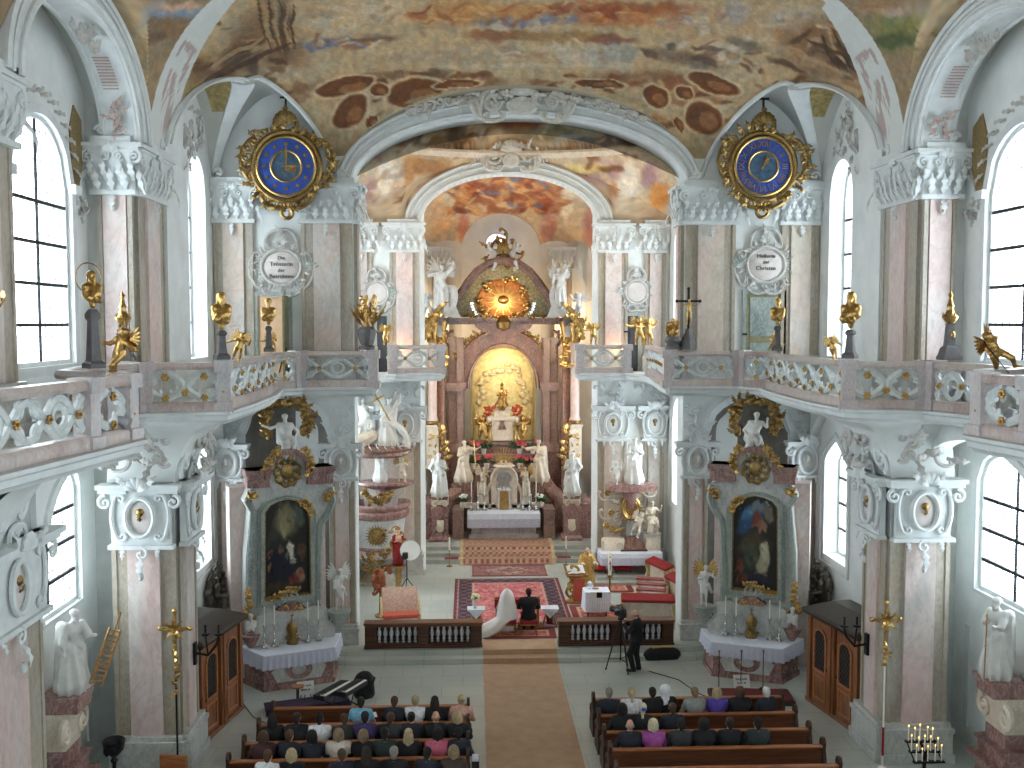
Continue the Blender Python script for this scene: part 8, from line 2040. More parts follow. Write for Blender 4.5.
emit(m,'roses',G('rose_cream'),vs,world=False); plain('rose_cream',(226,224,176),.6,var=.12,scale=30); m = MB()
for k in range(12): m.leaf((0,0),k*PI/6,.2,.045,T=fr((0,0,.29)),curl=.5)
emit(m,'leaves',G('leaf_green'),vs,world=False)
JP = limbs(dict(armR='fore',armL='fore',nod=.10,fwd=.12)); p = at(596,597,35.0)
pr = thing('person','priest in a gold chasuble bowing over the gilt lectern','person',(2.62,35.2,.3),.25); pr.scale=(.95,.95,.95)
m = MB(); blobs(m,bodyp(JP)+headp(JP),.013,.03); emit(m,'body',G('skin'),pr,world=False,angle=0); m = MB(); blobs(m,hairp('bald',JP['head']),.012,.03); emit(m,'hair',cloth('hair_grey',Hc['grey']),pr,world=False,angle=0)
m = MB(); blobs(m,[('r',JP['pel']+v(0,0,.2),v(0,0,.14),.2,.3,8,.1,0)]+jacket_prims(JP,1.15,.8),.02,.04); emit(m,'white_alb',G('linen'),pr,world=False,angle=0)
m = MB(); blobs(m,[('r',JP['neck']-v(0,.0,.12),v(0,.06,.5),.2,.36,7,.08,1),('r',JP['shR'],JP['elR']+v(.04,0,-.1),.1,.13,5,.1,0),('r',JP['shL'],JP['elL']+v(-.04,0,-.1),.1,.13,5,.1,0)],.02,.06); emit(m,'gold_chasuble',G('brocade'),pr,world=False,angle=0); plain('brocade',(196,156,84),.45,.35,var=.2,scale=16)
lc = thing('lectern','gilt carved lectern with angels and an open book in the choir','lectern',(2.12,34.0,.31),.15)
m = MB(); rocaille(m,.7,.9,fr((0,-.12,.62),(1,0,0),(0,0,1),(0,-1,0)),77,18,.05,.3); m.lathe([(.34,0),(.36,.06),(.2,.14),(.1,.4),(.14,.7),(.3,.98),(.32,1.02)],12,sq=.7); emit(m,'carved_stand',G('gold'),lc,world=False)
m = MB(np.array(Matrix.Translation((0,-.02,1.08))@Matrix.Rotation(.5,4,'X'))); m.box(-.36,.36,-.26,.26,0,.04); emit(m,'desk',G('gilt_wood'),lc,world=False,smooth=False)
m = MB(); m.prism([(-.2,0),(.2,0),(.17,-.8),(-.17,-.8)],0,.02,fr((.05,-.3,.9),(1,0,0),(0,0,1),(0,-1,0))); emit(m,'red_hanging',G('red_cushion'),lc,world=False,smooth=False)
bk = thing('open_book','large open book with a red cover on the gilt lectern','book',(2.12,33.98,1.44),.15); T = np.array(Matrix.Rotation(.5,4,'X')); m = MB(T)
for q in (-1,1): m.loft([[(0,-.2,.0),(0,.2,.0),(0,.2,.03),(0,-.2,.03)],[(q*.14,-.2,.03),(q*.14,.2,.03),(q*.14,.2,.06),(q*.14,-.2,.06)],[(q*.3,-.2,.01),(q*.3,.2,.01),(q*.3,.2,.03),(q*.3,-.2,.03)]])
emit(m,'pages',G('paper'),bk,world=False); m = MB(T); m.box(-.32,.32,-.22,.22,-.015,0.); emit(m,'cover',G('red_dark'),bk,world=False,smooth=False)
JC = limbs(dict(armR='cam',armL='cam',nod=.05,step=.1)); cm = thing('person','cameraman in black standing behind a video camera, side on','person',(3.24,27.98,0),1.15+PI)
cm.scale=(1.,1.,1.)
m = MB(); blobs(m,bodyp(JC)+headp(JC),.0115,.03); emit(m,'body',G('skin'),cm,world=False,angle=0); m = MB(); blobs(m,hairp('bald',JC['head']),.012,.03); emit(m,'hair',cloth('hair_grey',Hc['grey']),cm,world=False,angle=0)
m = MB(); blobs(m,jacket_prims(JC,1.14,.88),.014,.03); emit(m,'jacket',cloth('cloth_black',C['black']),cm,world=False,angle=0)
m = MB(); blobs(m,[x for n in 'RL' for x in (('c',JC['hip'+n],JC['kn'+n],.115,.088),('c',JC['kn'+n],JC['an'+n]+v(0,0,-.0),.084,.074))]+[('c',JC['hipR'],JC['hipL'],.14,.14)],.014,.03); emit(m,'trousers',cloth('cloth_black',C['black']),cm,world=False,angle=0)
m = MB(); blobs(m,[('c',JC['an'+n]+v(0,.03,-.03),JC['to'+n]+v(0,-.02,0),.05,.045) for n in 'RL'],.014,.02); emit(m,'shoes',G('black_plastic'),cm,world=False,angle=0)
tp = thing('video_camera','black video camera on a tall tripod beside the cameraman','camera',(2.80,28.05,0),.5)
for k in range(3):
 a = k*2*PI/3+.4; m = MB(); m.tube([(.42*math.cos(a),.42*math.sin(a),.02),(.22*math.cos(a),.22*math.sin(a),.75),(.03*math.cos(a),.03*math.sin(a),1.45)],[.018,.02,.022],n=6); m.ell((.42*math.cos(a),.42*math.sin(a),.025),(.03,.03,.025),7,5); emit(m,'tripod_leg',G('black_plastic'),tp,world=False)
m = MB();
for k in range(3): a = k*2*PI/3+.4; m.tube([(0,0,.35),(.32*math.cos(a),.32*math.sin(a),.32)],.012)
m.tube([(0,0,.3),(0,0,1.5)],.02); emit(m,'spreader',G('iron'),tp,world=False)
m = MB(); m.cbox((0,0,1.52),(.14,.14,.08),.02); m.cbox((0,.02,1.7),(.16,.42,.24),.03); m.lathe([(.07,0),(.075,.12),(.1,.18),(.1,.2)],14,T=fr((0,.22,1.7),(1,0,0),(0,0,-1),(0,1,0))); m.tube([(0,-.1,1.83),(0,.0,1.92),(0,.16,1.84)],.02); m.cbox((-.14,-.05,1.76),(.12,.16,.1),.02); m.tube([(0,0,1.52),(.1,-.4,1.42)],.013); emit(m,'camera_body',G('black_plastic'),tp,world=False)
bg_ = thing('bag','large black equipment bag with a yellow strip by the right rail','bag',(4.15,28.85,.01),.05); m = MB(); blobs(m,[('c',v(-.4,0,.16),v(.4,0,.16),.15,.17),('c',v(-.3,0,.26),v(.3,0,.26),.12,.12),('c',v(-.42,.0,.1),v(.42,0,.1),.1,.1)],.03,.08); V = np.concatenate(m.V); V[:,2]=np.maximum(V[:,2],0); m.V=[V]; emit(m,'body',G('black_cloth'),bg_,world=False,angle=0)
m = MB(); m.tube([(-.3,-.03,.375),(0,-.03,.40),(.32,-.03,.385)],.035,n=6,flat=.3); emit(m,'yellow_strip',G('yellow_strip'),bg_,world=False); plain('yellow_strip',(196,150,40),.6)
m = MB(); m.tube([(3.6,27.9,.012),(4.3,27.2,.012),(4.6,26.2,.012),(5.1,25.4,.012),(5.6,25.2,.012)],.012,n=5); tag(emit(m,'cable',G('black_plastic')),'black cable curving over the floor from the cameraman to the right pews','cable')
m = MB(); m.tube([(-7.6,26.2,.012),(-7.0,25.0,.012),(-6.6,24.6,.012)],.012,n=5); tag(emit(m,'cable',G('black_plastic')),'black cable on the floor in front of the left side altar','cable')
x0,x1 = 2.3,3.02
tb = thing('credence_table','small table under a white cloth right of the groom','table',((x0+x1)/2,32.5,.315)); m = MB(); m.box(-.36,.36,-.3,.3,.76,.8); emit(m,'top',G('wood_light'),tb,world=False,smooth=False)
for a in (-1,1):
 for b in (-1,1): m = MB(); m.box(a*.3-.025,a*.3+.025,b*.24-.025,b*.24+.025,0,.76); emit(m,'leg',G('wood_dark'),tb,world=False,smooth=False)
tablecloth('table_cloth','white linen cloth hanging low over the small table right of the groom',x0-.04,x1+.04,32.18,32.82,1.12,.62,lace_=False,cat='cloth')
prop('vessel','small white vessels covered with linen on the clothed table','vessel',(2.45,32.6,1.156),[('vessel','linen',(lambda m:(m.lathe([(.07,0),(.08,.03),(.03,.07),(.08,.2),(.02,.26)],10),m)[1])(MB())),('plate','silver',(lambda m:(m.lathe([(.05,0),(.12,.015),(.0,.01)],14,(.2,0,0)),m)[1])(MB()))],smooth=True)
prop('paper','cream paper sheet with a dark fold hanging at the front of the clothed table','paper',(2.6,32.16,1.16),[('sheet','paper',bx((-.16,.16,-.03,.2,-.006,.006),(-.16,.12,-.035,-.024,-.2,.0))),('dark_fold','black_cloth',bx((.02,.2,-.04,-.03,-.18,0)))])
cl_ = thing('paschal_candle','thick white candle with red marks on a dark stand right of the lectern','candle',(3.24,33.45,.3)); m = MB(); m.lathe([(.22,0),(.23,.04),(.08,.09),(.03,.14),(.03,.5),(.07,.56),(.03,.62),(.03,.98),(.1,1.06),(.12,1.1)],14); emit(m,'stand',G('gold_dark'),cl_,world=False); m = MB(); m.lathe([(.055,1.1),(.055,1.86),(.01,1.9)],14); c2 = emit(m,'candle',G('wax'),cl_,world=False); m = MB(); m.box(-.015,.015,-.06,-.052,1.25,1.6); m.box(-.04,.04,-.06,-.052,1.48,1.51); m.ell((0,-.055,1.72),(.02,.01,.03),6,4); emit(m,'red_cross',G('red_velvet'),c2,world=False,smooth=False)
stool(4.25,37.2,'red cushioned stool with dark legs near the right wall altar',leg='wood_dark',w=.62,red='red_bright'); stool(3.35,37.2,'red cushioned stool hidden partly by the paschal candle',leg='wood_dark',w=.5,red='red_bright')
plain('red_bright',(186,24,34),.8,var=.15,scale=14)
for px,q in ((449.5,'left'),(566,'right')):
 p = at(px,572,39.3); c3 = thing('floor_candle','tall white candle on a slim floor stand at the %s of the altar steps' % q,'candle',(p[0],39.3,.3)); m = MB(); m.lathe([(.12,0),(.13,.02),(.04,.06),(.014,.1),(.014,.62),(.05,.66)],10); emit(m,'stand',G('gold_dark'),c3,world=False); candle(c3,(0,0,.66),.5,.035)
def kneel_bench(loc,rz,w,label,red='red_velvet',h=.8,slats=0,panel='marble_ivory'):
 root = thing('choir_bench',label,'bench',loc,rz)
 m = MB(np.array(Matrix.Translation((0,0,h))@Matrix.Rotation(.35,4,'X'))); m.cbox((0,0,0),(w,.42,.09),.03); emit(m,'padded_top',G(red),root,world=False)
 m = MB(); m.box(-w/2+.1,w/2-.1,-.02,.04,.05,h-.06); m.box(-w/2+.05,w/2-.05,-.06,.1,.0,.08); emit(m,'panel',G(panel),root,world=False,smooth=False)
 for q in (-1,1):
  m = MB(); T = fr((q*(w/2-.03),0,0),(0,1,0),(0,0,1),(q,0,0)); m.prism([(-.24,0),(.28,0),(.2,.14),(.24,.3),(.12,.45),(.24,h),(-.22,h-.14),(-.1,.5),(-.2,.3),(-.14,.14)],-.05,.05,T); m.scroll((.02,h*.55),.14,0,1.3,.035,T=T@fr((0,0,.05))); m.scroll((0,.16),.12,PI,1.2,.03,T=T@fr((0,0,.05))); emit(m,'carved_end',G('gilt_cream'),root,world=False)
 return root
plain('gilt_cream',(206,184,142),.45,.2,var=.15,scale=12)
kneel_bench((4.15,31.2,.3),-.12,1.7,'kneeling bench with a long red padded top behind the right communion rail',h=.92)
kneel_bench((5.35,35.6,.3),-1.25,1.5,'kneeling bench with a red top far back along the right choir wall',h=.95)
kneel_bench((5.6,33.6,.3),-1.3,1.3,'kneeling bench with a red top half hidden along the right choir wall',h=.9)
st_ = thing('slatted_bench','cream carved seat with four pinkish slats by the right choir wall','bench',(4.7,34.1,.3),-.3)
for k in range(4): m = MB(); m.box(-.5+.05*k,.5+.05*k,.55-.36*k-.17,.55-.36*k+.13,.62-.1*k,.68-.1*k); emit(m,'slat',G('red_cushion_dark'),st_,world=False,smooth=False)
m = MB();
for q in (-1,1): m.prism([(-.75,0),(.7,0),(.75,.6),(.4,.56),(0,.46),(-.5,.36),(-.72,.3)],-.05,.05,fr((.1+q*.52,0,0),(0,1,0),(0,0,1),(q,0,0)))
emit(m,'carved_side',G('gilt_cream'),st_,world=False); plain('red_cushion_dark',(150,84,84),.8,var=.12,scale=18)
lb = thing('upholstered_bench','bench with a coral seat edge and a pale flowered back near the left rail','bench',(-3.75,31.55,.3),.12)
m = MB(np.array(Matrix.Translation((0,.28,.72))@Matrix.Rotation(-.55,4,'X'))); m.cbox((0,0,0),(1.15,.1,.95),.03); emit(m,'flowered_back',G('upholstery'),lb,world=False)
m = MB(); m.cbox((0,-.2,.42),(1.2,.5,.12),.04); emit(m,'coral_seat',G('red_cushion'),lb,world=False)
for q in (-1,1):
 m = MB(); m.tube([(q*.55,-.4,.4),(q*.6,-.44,.2),(q*.55,-.42,.0)],[.06,.05,.04],n=6); m.tube([(q*.58,.3,.4),(q*.6,.4,.0)],[.05,.04],n=6); m.cscroll((-.4,.35),(.3,.85),.1,.05,T=fr((q*.6,0,0),(0,1,0),(0,0,1),(q,0,0))); emit(m,'carved_leg',G('gilt_cream'),lb,world=False)
plain('upholstery',(206,178,160),.85,scale=14,c2=(176,132,116))
ch = thing('gilt_bracket_figure','red gold carved ornament standing left of the flowered bench','ornament',(-4.45,32.6,.3)); m = MB(); m.lathe([(.2,0),(.22,.06),(.08,.14),(.06,.9),(.14,1.0)],10); emit(m,'stand',G('gilt_wood'),ch,world=False); m = MB(); rocaille(m,.5,.8,fr((0,-.05,1.2),(1,0,0),(0,0,1),(0,-1,0)),61,16,.05,.28); m.ell((0,0,1.25),(.16,.12,.34),9,7); emit(m,'carving',G('gilt_red'),ch,world=False); plain('gilt_red',(164,92,58),.45,.2,var=.35,scale=16)
for s,px,py in ((-1,306,698),(1,742,693)):
 Y = 26.0; p = at(px,py,Y); q = 'left' if s<0 else 'right'
 root = thing('notice_board','white notice board in front of the %s side altar' % q,'sign',(p[0],Y,.02),-s*.3 if s<0 else .0)
 m = MB(np.array(Matrix.Translation((0,0,.18))@Matrix.Rotation(-.35,4,'X'))); m.box(-.22,.22,-.01,.01,0,.34); b_ = emit(m,'board',G('paper'),root,world=False,smooth=False)
 m = MB(np.array(Matrix.Translation((0,0,.18))@Matrix.Rotation(-.35,4,'X'))); rd = random.Random(px)
 for r,(n,w_) in enumerate(((11,.32),(8,.24))):
  for k in range(n):
   if k in (5,): continue
   a = -w_/2+w_*k/n; m.box(a,a+w_/n*.6,-.013,-.011,.2-.1*r,.2-.1*r+rd.choice((.04,.055)))
 emit(m,'lettering',G('ink_grey'),b_,world=False,smooth=False)
 m = MB(); m.tube([(-.15,.02,0),(-.1,.06,.3)],.012); m.tube([(.15,.02,0),(.1,.06,.3)],.012); m.tube([(0,.24,0),(0,.08,.34)],.012); emit(m,'easel_leg',G('wood_dark'),root,world=False)
pk = thing('altar_step','low step covered in purple cloth before the left side altar','step',(-5.7,25.6,0),.3); m = MB(); m.box(-1.1,1.0,-.28,.28,0,.14); emit(m,'step_board',G('wood_dark'),pk,world=False,smooth=False); m = MB(); m.box(-1.12,1.02,-.3,.3,.141,.17); m.box(-1.12,1.02,-.31,-.29,.02,.17); emit(m,'purple_cover',G('purple_cloth'),pk,world=False,smooth=False)
pk = thing('altar_step','low step with dark red carpet before the right side altar','step',(6.0,25.7,0),-.08); m = MB(); m.box(-1.15,1.0,-.45,.45,0,.12); emit(m,'step_board',G('wood_dark'),pk,world=False,smooth=False); m = MB(); m.box(-1.1,.95,-.42,.42,.121,.14); emit(m,'red_carpet',G('red_dark'),pk,world=False,smooth=False)
for x,lab in ((5.15,'left'),(5.75,'middle'),(6.35,'right')):
 f = thing('rope_stand','thin dark barrier stand before the right side altar, %s one' % lab,'stand',(x,26.05,.14)); m = MB(); m.lathe([(.1,0),(.1,.02),(.012,.04),(.012,1.0),(.025,1.02)],8); emit(m,'pole',G('iron'),f,world=False); m = MB(); m.ell((0,0,1.05),.035,8,6); emit(m,'knob',G('gold_dark'),f,world=False)
def keyboard(loc,rz,w,label,tilt=0.):
 root = thing('keyboard',label,'keyboard',loc,rz); m = MB(); m.box(-w/2,w/2,-.17,.17,.62,.74); emit(m,'case',G('black_plastic'),root,world=False,smooth=False,bevel=.01)
 m = MB(); m.box(-w/2+.04,w/2-.04,-.17,-.03,.741,.757); wk = emit(m,'white_keys',G('paper'),root,world=False,smooth=False)
 m = MB(); n=36
 for k in range(n):
  if k%7 not in (2,6): a = -w/2+.05+(w-.1)*(k+.8)/n; m.box(a,a+.014,-.10,-.03,.757,.772)
 o = emit(m,'black_keys',G('black_plastic'),root,world=False,smooth=False); o['kind'] = 'stuff'
 m = MB();
 for q in (-1,1): m.tube([(-.4*q,-.12,.02),(.4*q,.12,.6)],.018);
 emit(m,'stand',G('iron'),root,world=False); return root
keyboard((-5.0,25.0,0),1.08,1.2,'black electric keyboard with white keys behind the left front pew')
keyboard((-4.55,25.15,0),1.1,1.0,'second black keyboard beside the first one, nearer the aisle')
pb = thing('stool','black padded piano stool at the end of the keyboards','stool',(-4.35,26.35,0)); pb.scale=(.85,.85,.8); m = MB(); blobs(m,[('e',v(0,0,.55),(.34,.26,.1)),('r',v(0,0,.55),v(0,0,.12),.3,.32,8,.08,0)],.03,.05); emit(m,'draped_coat',G('black_cloth'),pb,world=False,angle=0); m = MB()
for a in (-1,1):
 for b in (-1,1): m.tube([(a*.2,b*.16,.4),(a*.24,b*.2,0)],.02)
emit(m,'legs',G('wood_dark'),pb,world=False); m = MB(); m.ell((.05,0,.66),(.22,.2,.12),10,7); m.lathe([(.3,.58),(.31,.6),(.2,.61)],16,(.05,0,0)); o = emit(m,'hat_shape',G('black_cloth'),pb,world=False)
prop('wooden_stool','small reddish wooden stool on the floor beside the left notice','stool',(-6.05,25.95,0),[('seat','wood_pew_light',(lambda m:(m.lathe([(.02,.42),(.17,.43),(.17,.47),(.02,.48)],16),m)[1])(MB())),('pedestal','wood_dark',(lambda m:(m.lathe([(.16,0),(.15,.03),(.04,.08),(.04,.42)],12),m)[1])(MB()))],smooth=True)
def confessional(s):
 SN = SIDE[s]; M_ = MIR if s<0 else np.eye(4)
 a = np.array((7.85,23.35)); b = np.array((7.42,25.6)); d = (b-a)/np.linalg.norm(b-a); w = np.linalg.norm(b-a); n = np.array((-d[1],d[0]))
 mid = (a+b)/2; T = M_@fr((mid[0],mid[1],0),(d[0],d[1],0),(0,0,1),(n[0],n[1],0))   # x along the front (away from the camera), y up, z toward the nave
 if n[0]>0: T = M_@fr((mid[0],mid[1],0),(d[0],d[1],0),(0,0,1),(-n[0],-n[1],0))
 p = (T@np.array((0,0,-.5,1)))[:3]; root = thing('confessional','brown wooden confessional with lattice windows against the %s pier' % SN,'confessional',(p[0],p[1],0))
 h = w/2; H = 2.35; dep = 1.05
 m = MB(); m.prism([(-h,0),(h,0),(h,H),(-h,H)],-dep,-.06,T); emit(m,'body',G('wood_confessional'),root,smooth=False)
 m = MB(); m.prism([(-h-.06,0),(h+.06,0),(h+.06,.1),(-h-.06,.1)],-dep,.04,T); m.box(-h-.02,-h+.12,.1,H,-.06,.03,T); m.box(h-.12,h+.02,.1,H,-.06,.03,T); m.box(-.16,.16,.1,H,-.06,.05,T); m.box(-.06,.06,.1,H,.05,.09,T); emit(m,'frame',G('wood_confessional'),root,smooth=False)
 m = MB(); m.loft([[(-h-.12,H,-dep),(h+.12,H,-dep),(h+.12,H,.1),(-h-.12,H,.1)],[(-h-.16,H+.1,-dep),(h+.16,H+.1,-dep),(h+.16,H+.1,.16),(-h-.16,H+.1,.16)],[(-h-.1,H+.15,-dep),(h+.1,H+.15,-dep),(h+.1,H+.15,.1),(-h-.1,H+.15,.1)],[(-h*.8,H+.35,-dep),(h*.8,H+.35,-dep),(h*.8,H+.35,-.55),(-h*.8,H+.35,-.55)]],T=T); emit(m,'roof',G('wood_dark'),root,smooth=False)
 for q in (-1,1):
  c = q*(h+.02)/2; dw = h-.34
  m = MB(); m.box(c-dw/2-.0,c+dw/2+.0,.1,H-.1,-.07,-.02,T); dr = emit(m,'door',G('wood_confessional'),root,smooth=False)
  o = opening(c,dw*.62,1.0,1.85,.18); m = MB(); m.band(outline(o,.06),outline(o,0),-.03,.02,T); m.band([(c-dw*.36,.2),(c+dw*.36,.2),(c+dw*.36,.85),(c-dw*.36,.85)],[(c-dw*.3,.26),(c+dw*.3,.26),(c+dw*.3,.79),(c-dw*.3,.79)],-.03,.01,T); emit(m,'moulding',G('wood_pew_light'),dr,smooth=False)
  m = MB(); m.prism(outline(o),-.025,-.012,T); emit(m,'opening_shade',G('void_shade'),dr,smooth=False)  # dark sheet in place of the shade inside the box
  m = MB()
  for k in range(-7,8):
   for sg in (-1,1):
    pts = []
    for z in np.linspace(1.0,2.0,21):
     x_ = c+sg*(z-1.5)*.7+k*.11
     if abs(x_-c) < dw*.31 and z < 1.86+.16*math.sqrt(max(0,1-((x_-c)/(dw*.31))**2)): pts.append((x_,z,-.004))
    if len(pts)>2: m.tube(pts,.008,n=4,T=T)
  emit(m,'lattice',G('wood_dark'),dr); m = MB(); m.ell((c-q*dw*.42,1.1,.0),(.02,.04,.03),7,5,T); emit(m,'handle',G('iron'),dr)
for s in (-1,1): confessional(s)
for s,px,py in ((-1,211,590),(1,845,586)):
 SN = SIDE[s]; x = s*9.05; rel = (px-470)/1000; Y = 28.7; p = at(px,py,Y); n = (-s,0,0); T = face_frame((x-s*.12,Y,p[2]),n)@scl(.85)
 root = thing('carved_relief','dark carved figure relief hanging on the white wall above the %s confessional' % SN,'relief',(x,Y,p[2]-.6)); rd = random.Random(s+40)
 m = MB(); P = [('e',v(0,0,0),(.62,.6,.16))]
 for k in range(14): a = rd.uniform(0,6.3); r = rd.uniform(.3,.75); P.append(('e',v(r*math.cos(a)*1.0,r*math.sin(a)*.9,.05),(rd.uniform(.1,.24),rd.uniform(.1,.24),.14)))
 blobs(m,P,.04,.06,T); rocaille(m,1.7,1.5,T@fr((0,0,.1)),7+s,22,.06,.4); emit(m,'relief_ground',G('bronze_dark'),root,angle=40)
 m = MB();
 for q in (-1,1):
  J = limbs(dict(seat=True,armR='raise',armL='out',lean=.1*q)); blobs(m,bodyp(J,fingers=False)+headp(J,'curl'),.05,.04,T@fr((q*.35,-.5,.25),(1,0,0),(0,0,-1),(0,1,0))@scl(.75))
 emit(m,'relief_figures',G('bronze_dark'),root,angle=0)
plain('bronze_dark',(92,84,74),.5,.2,var=.35,scale=10)
for o in bpy.data.objects:
 if o.name.startswith(('relief_ground','relief_figures')): o.data.materials.clear(); o.data.materials.append(G('bronze_dark'))
for s,x,Y in ((-1,-7.88,21.5),(1,7.72,21.5)):
 SN = SIDE[s]; r = thing('processional_staff','tall processional staff with a gilt top by the big %s pier' % SN,'staff',(x,Y,.0)); m = MB(); m.lathe([(.1,0),(.1,.03),(.022,.06),(.022,3.0)],8); emit(m,'pole',G('iron' if s<0 else 'wax'),r,world=False)
 if s>0: m = MB(); m.lathe([(.03,.3),(.03,.95)],8); emit(m,'red_grip',G('red_velvet'),r,world=False)
 m = MB(); T = fr((0,-.02,2.0),(1,0,0),(0,0,1),(0,-1,0));
 for k in range(9 if s<0 else 5): m.ell((0,0,2.0+.17*k if s<0 else 2.4+.12*k),(.05,.04,.07),7,5); m.leaf((0,.15*k if s<0 else .5+.1*k),rd.uniform(0,6),.2,.05,curl=1,T=T)
 m.tube([(0,0,2.9),(0,0,3.75)],.035); m.tube([(-.3,0,3.4),(.3,0,3.4)],.035)
 for q in ((0,3.78),(-.32,3.4),(.32,3.4)): m.ell((q[0],0,q[1]),.06,7,5)
 for k in range(8): m.leaf((0,1.4),k*PI/4,.32,.05,T=T)
 emit(m,'gilt_top',G('gold'),r,world=False)
 lx,lY,lz = (-7.3,22.7,2.75) if s<0 else (7.3,22.7,2.75); lm = thing('wall_lamp','black wrought iron candle bracket on the big %s pier' % SN,'lamp',(lx,lY,lz)); m = MB(); m.tube([(s*.5,.0,-.3),(s*.2,0,-.35),(0,0,-.1),(-s*.05,0,.1)],.03); m.tube([(s*.2,0,-.35),(s*.25,0,.1)],.02);
 for q in (-.05*s,.25*s): m.lathe([(.02,.08),(.09,.12),(.1,.16),(.03,.17),(.025,.36)],8,(q,0,0))
 m.box(s*.46,s*.52,-.08,.08,-.55,-.05); emit(m,'bracket',G('iron'),lm,world=False);
for s,lab in ((-1,'white saint bending forward with a ladder on the left console'),(1,'white hooded saint with a staff on the right console')):
 SN = SIDE[s]; x, Y = s*9.7, 20.3; b = thing('marble_console','stepped red marble console carrying a saint under the near %s window' % SN,'console',(s*9.72,Y,0)); m = MB()
 for z0,z1,w_,d_ in ((0,.62,1.1,.62),(.62,.72,1.3,.8),(.72,1.0,1.05,.6),(1.0,1.08,1.15,.66),(1.08,1.4,.8,.5)): m.box(-d_+.4 if s>0 else -.4,.4 if s>0 else d_-.4,-w_/2,w_/2,z0+.004,z1)
 emit(m,'base',G('marble_red'),b,world=False,smooth=False); m = MB(); m.box(-.1 if s>0 else -.4,.4 if s>0 else .1,-.4,.4,1.4,2.15)
 for q in (-1,1): m.scroll((q*.42,1.75),.26,PI/2,1.3,.09,hand=-q,T=face_frame((-s*.12,0,0),(-s,0,0)))
 emit(m,'scroll_block',G('marble_ivory'),b,world=False); m = MB(); m.box(-.35 if s>0 else -.4,.4 if s>0 else .35,-.38,.38,2.15,2.42); m.box(-.4 if s>0 else -.4,.4 if s>0 else .4,-.44,.44,2.42,2.5); emit(m,'cap',G('marble_red'),b,world=False,smooth=False)
 def ladder(root_,J,Tk):
  m = MB(np.array(Matrix.Translation((.28,-.36,.12))@Matrix.Rotation(.42,4,'Y')))
  for q in (-.13,.13): m.box(q-.02,q+.02,-.02,.02,0,1.15)
  for k in range(11): m.box(-.13,.13,-.015,.015,.08+.1*k,.11+.1*k)
  m.tube([(0,0,1.0),(0,0,1.5)],.02); emit(m,'ladder',G('gilt_wood'),root_,world=False,smooth=False)
 statue('statue',lab,'statue_white',(x-s*.1,Y,2.5),1.72,dict(armR='fore',armL='down' if s<0 else 'chest',fwd=.14 if s<0 else 0,nod=.05),seed=80+s,rz=(.9 if s<0 else -1.2),w=.34,beard=True,extra=ladder if s<0 else stick(v(.06,-.42,0),v(.04,-.36,1.45),.015,'gilt_wood'))
 bk_ = MB(); bk_.box(*( (s*10.2-.04,s*10.2-.0) if s>0 else (-10.2,-10.16)),22.55,22.75,.5,2.9); struct(bk_,'trim_recess_light',G('stucco_white'),'pale strip standing for light in a wall recess beside the big %s pier' % SN,'trim')  # white strip stands in for light reflected in a shallow recess
 tt = thing('side_table','small table under a white cloth at the near %s edge' % SN,'table',(s*8.75,19.2,0)); m = MB(); m.box(-.45,.45,-.35,.35,.7,.74); emit(m,'top',G('wood_dark'),tt,world=False,smooth=False)
 for a in (-1,1):
  for b_ in (-1,1): m = MB(); m.box(a*.38-.03,a*.38+.03,b_*.28-.03,b_*.28+.03,0,.7); emit(m,'leg',G('wood_dark'),tt,world=False,smooth=False)
 tablecloth('table_cloth','white cloth on the small table at the near %s edge' % SN,s*8.75-.48,s*8.75+.48,18.82,19.57,.745,.25,lace_=False,cat='cloth')
vs = thing('votive_stand','black iron stand with rows of thin votive candles at the near right pier','candle stand',(8.25,20.6,0)); m = MB(); m.lathe([(.3,0),(.3,.04),(.04,.1),(.04,.7)],12);
for k,(y,z) in enumerate(((-.2,.62),(0,.76),(.2,.9))): m.box(-.34,.34,y-.05,y+.05,z,z+.03)
m.tube([(-.3,-.2,.62),(-.3,.2,.9)],.015); m.tube([(.3,-.2,.62),(.3,.2,.9)],.015); m.tube([(0,-.2,.62),(0,.2,.9)],.03); emit(m,'rack',G('iron'),vs,world=False,smooth=False); rd = random.Random(6)
for k,(y,z) in enumerate(((-.2,.65),(0,.79),(.2,.93))):
 for i in range(5):
  cx_ = -.28+.14*i+rd.uniform(-.02,.02); t = thing('votive_candle','thin lit votive candle on the black iron stand at the near right pier','candle',(8.25+cx_,20.6+y,z+.001),0,'votive candles on the iron stand'); h_ = rd.uniform(.2,.34)
  m = MB(); m.lathe([(.014,0),(.013,h_),(.003,h_+.02)],7); emit(m,'wax_stick',G('wax'),t,world=False); m = MB(); m.ell((0,0,h_+.035),(.01,.01,.022),6,5); emit(m,'candle_flame',G('flame'),t,world=False)
bs = thing('bowl_stand','dark iron vase stand on the floor at the near left pier','stand',(-9.06,21.0,0)); bs.scale=(1,1,1.45); m = MB(); m.lathe([(.2,0),(.2,.04),(.05,.1),(.04,.45),(.08,.5),(.04,.55)],12); emit(m,'foot',G('iron'),bs,world=False); m = MB(); m.lathe([(.05,.55),(.2,.66),(.24,.8),(.2,.82),(.1,.7)],14); rocaille(m,.4,.2,fr((0,-.2,.75),(1,0,0),(0,0,1),(0,-1,0)),2,6,.03,.12); emit(m,'bowl',G('iron'),bs,world=False)
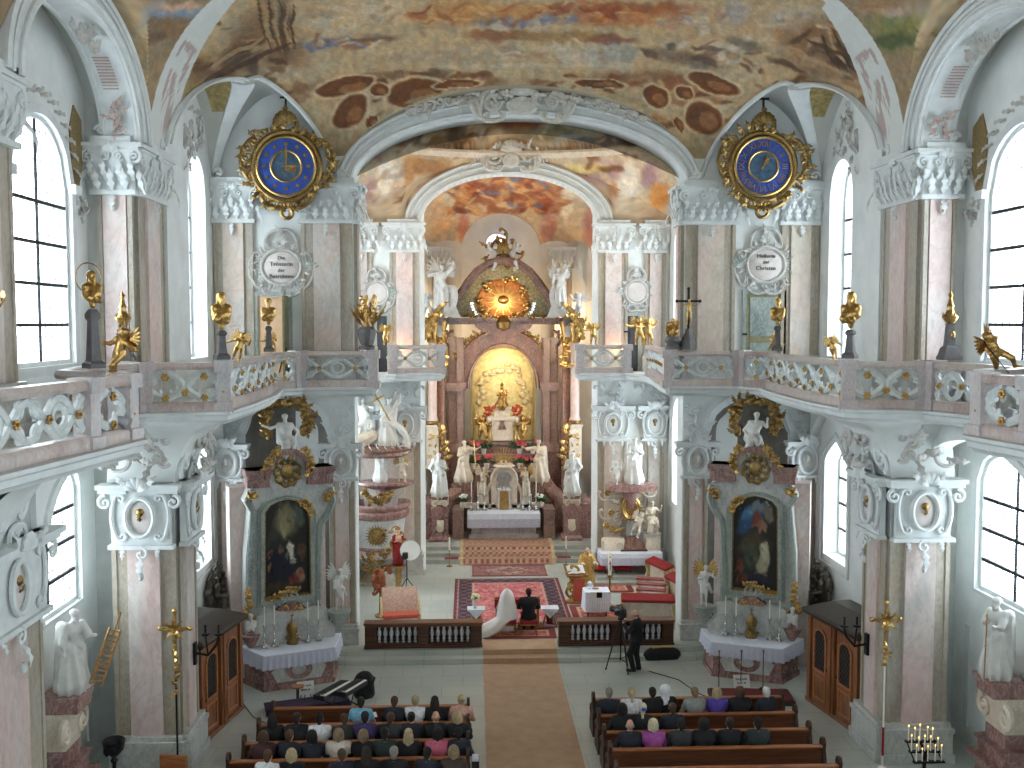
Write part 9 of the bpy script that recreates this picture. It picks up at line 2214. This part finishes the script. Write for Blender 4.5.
pe = thing('pew','short end of a light wooden bench at the foot of the big left pier','pew',(-7.8,20.3,0),-.2); m = MB(); m.box(-.3,.3,-.4,.4,.42,.47); emit(m,'seat',G('wood_pew_light'),pe,world=False,smooth=False); m = MB(); m.box(-.3,.3,.36,.42,0,.95); emit(m,'back',G('wood_pew_light'),pe,world=False,smooth=False); m = MB(); m.box(-.3,-.24,-.4,.36,0,.42); m.box(.24,.3,-.4,.36,0,.42); emit(m,'pew_end',G('wood_pew'),pe,world=False,smooth=False)
w = bpy.data.worlds.new('sky'); SC.world = w; w.use_nodes = True
nt = w.node_tree; bg = nt.nodes['Background']; bg.inputs['Color'].default_value = (.85,.945,1.0,1); bg.inputs['Strength'].default_value = SKY
try: w.cycles.sampling_method = 'MANUAL'; w.cycles.sample_map_resolution = 256
except Exception: pass
SC.view_settings.view_transform = 'Standard'; SC.view_settings.look = 'None'; SC.view_settings.gamma = 1; SC.view_settings.use_curve_mapping = False
SC.view_settings.exposure = EXPO
cy = SC.cycles
cy.use_denoising = True
try: cy.denoiser = 'OPENIMAGEDENOISE'
except Exception: pass
cy.max_bounces = 10; cy.diffuse_bounces = 6; cy.glossy_bounces = 3; cy.transparent_max_bounces = 12; cy.transmission_bounces = 4
cy.caustics_reflective = False; cy.caustics_refractive = False; cy.sample_clamp_indirect = 8
def lamp(px, loc, power, color, radius=.15, kind='POINT', target=None, angle=60):
 ld = bpy.data.lights.new(px, kind); ld.energy = power; ld.color = color; ld.shadow_soft_size = radius
 o = bpy.data.objects.new(px, ld); COL.objects.link(o); o.location = v3(loc)
 if kind == 'SPOT':
  ld.spot_size = math.radians(angle); ld.spot_blend = .6
  d = Vector(target)-Vector(o.location); o.rotation_euler = d.to_track_quat('-Z','Y').to_euler()
 return o
WARM = (1.0,.72,.42)
for x,e in ((-3.2,420),(3.2,420)):
 lamp('choir_lamp',(x*.95,40.2,9.3),e,WARM,.12,'SPOT',(0,46,6),80)
lamp('altar_niche_lamp',(0,44.4,8.2),62,(1,.82,.5),.1); lamp('glory_fill',(0,42.8,10.6),260,(1,.7,.35),.1,'SPOT',(0,45.5,11.2),70)  # the glory spot is unseen, added to brighten the rays
for x in (-2.8,2.8): lamp('apse_wash_lamp',(x,46.6,10.0),160,WARM,.2)
for x in (-4.2,4.2): lamp('gallery_uplight',(x*.98,37.7,9.0),16,(1,.6,.3),.06)
lamp('pulpit_lamp',(-2.2,34,8.5),160,WARM,.1,'SPOT',(-4.6,37.5,3.5),60); lamp('console_lamp',(2.2,33,8.5),160,WARM,.1,'SPOT',(4.6,37.5,3.5),60)
for x in (-2.5,2.5): lamp('choir_dome_fill',(x,33.0,9.5),420,(1,.84,.66),.3,'SPOT',(x*.5,37,16),110)  # unseen spots added to brighten the dim choir
for x in (-2.0,2.0): lamp('choir_floor_spot',(x,31.5,12.5),520,(1,.88,.72),.3,'SPOT',(x*.5,35,0.3),75)  # unseen spots with no fixture, aimed at the choir floor
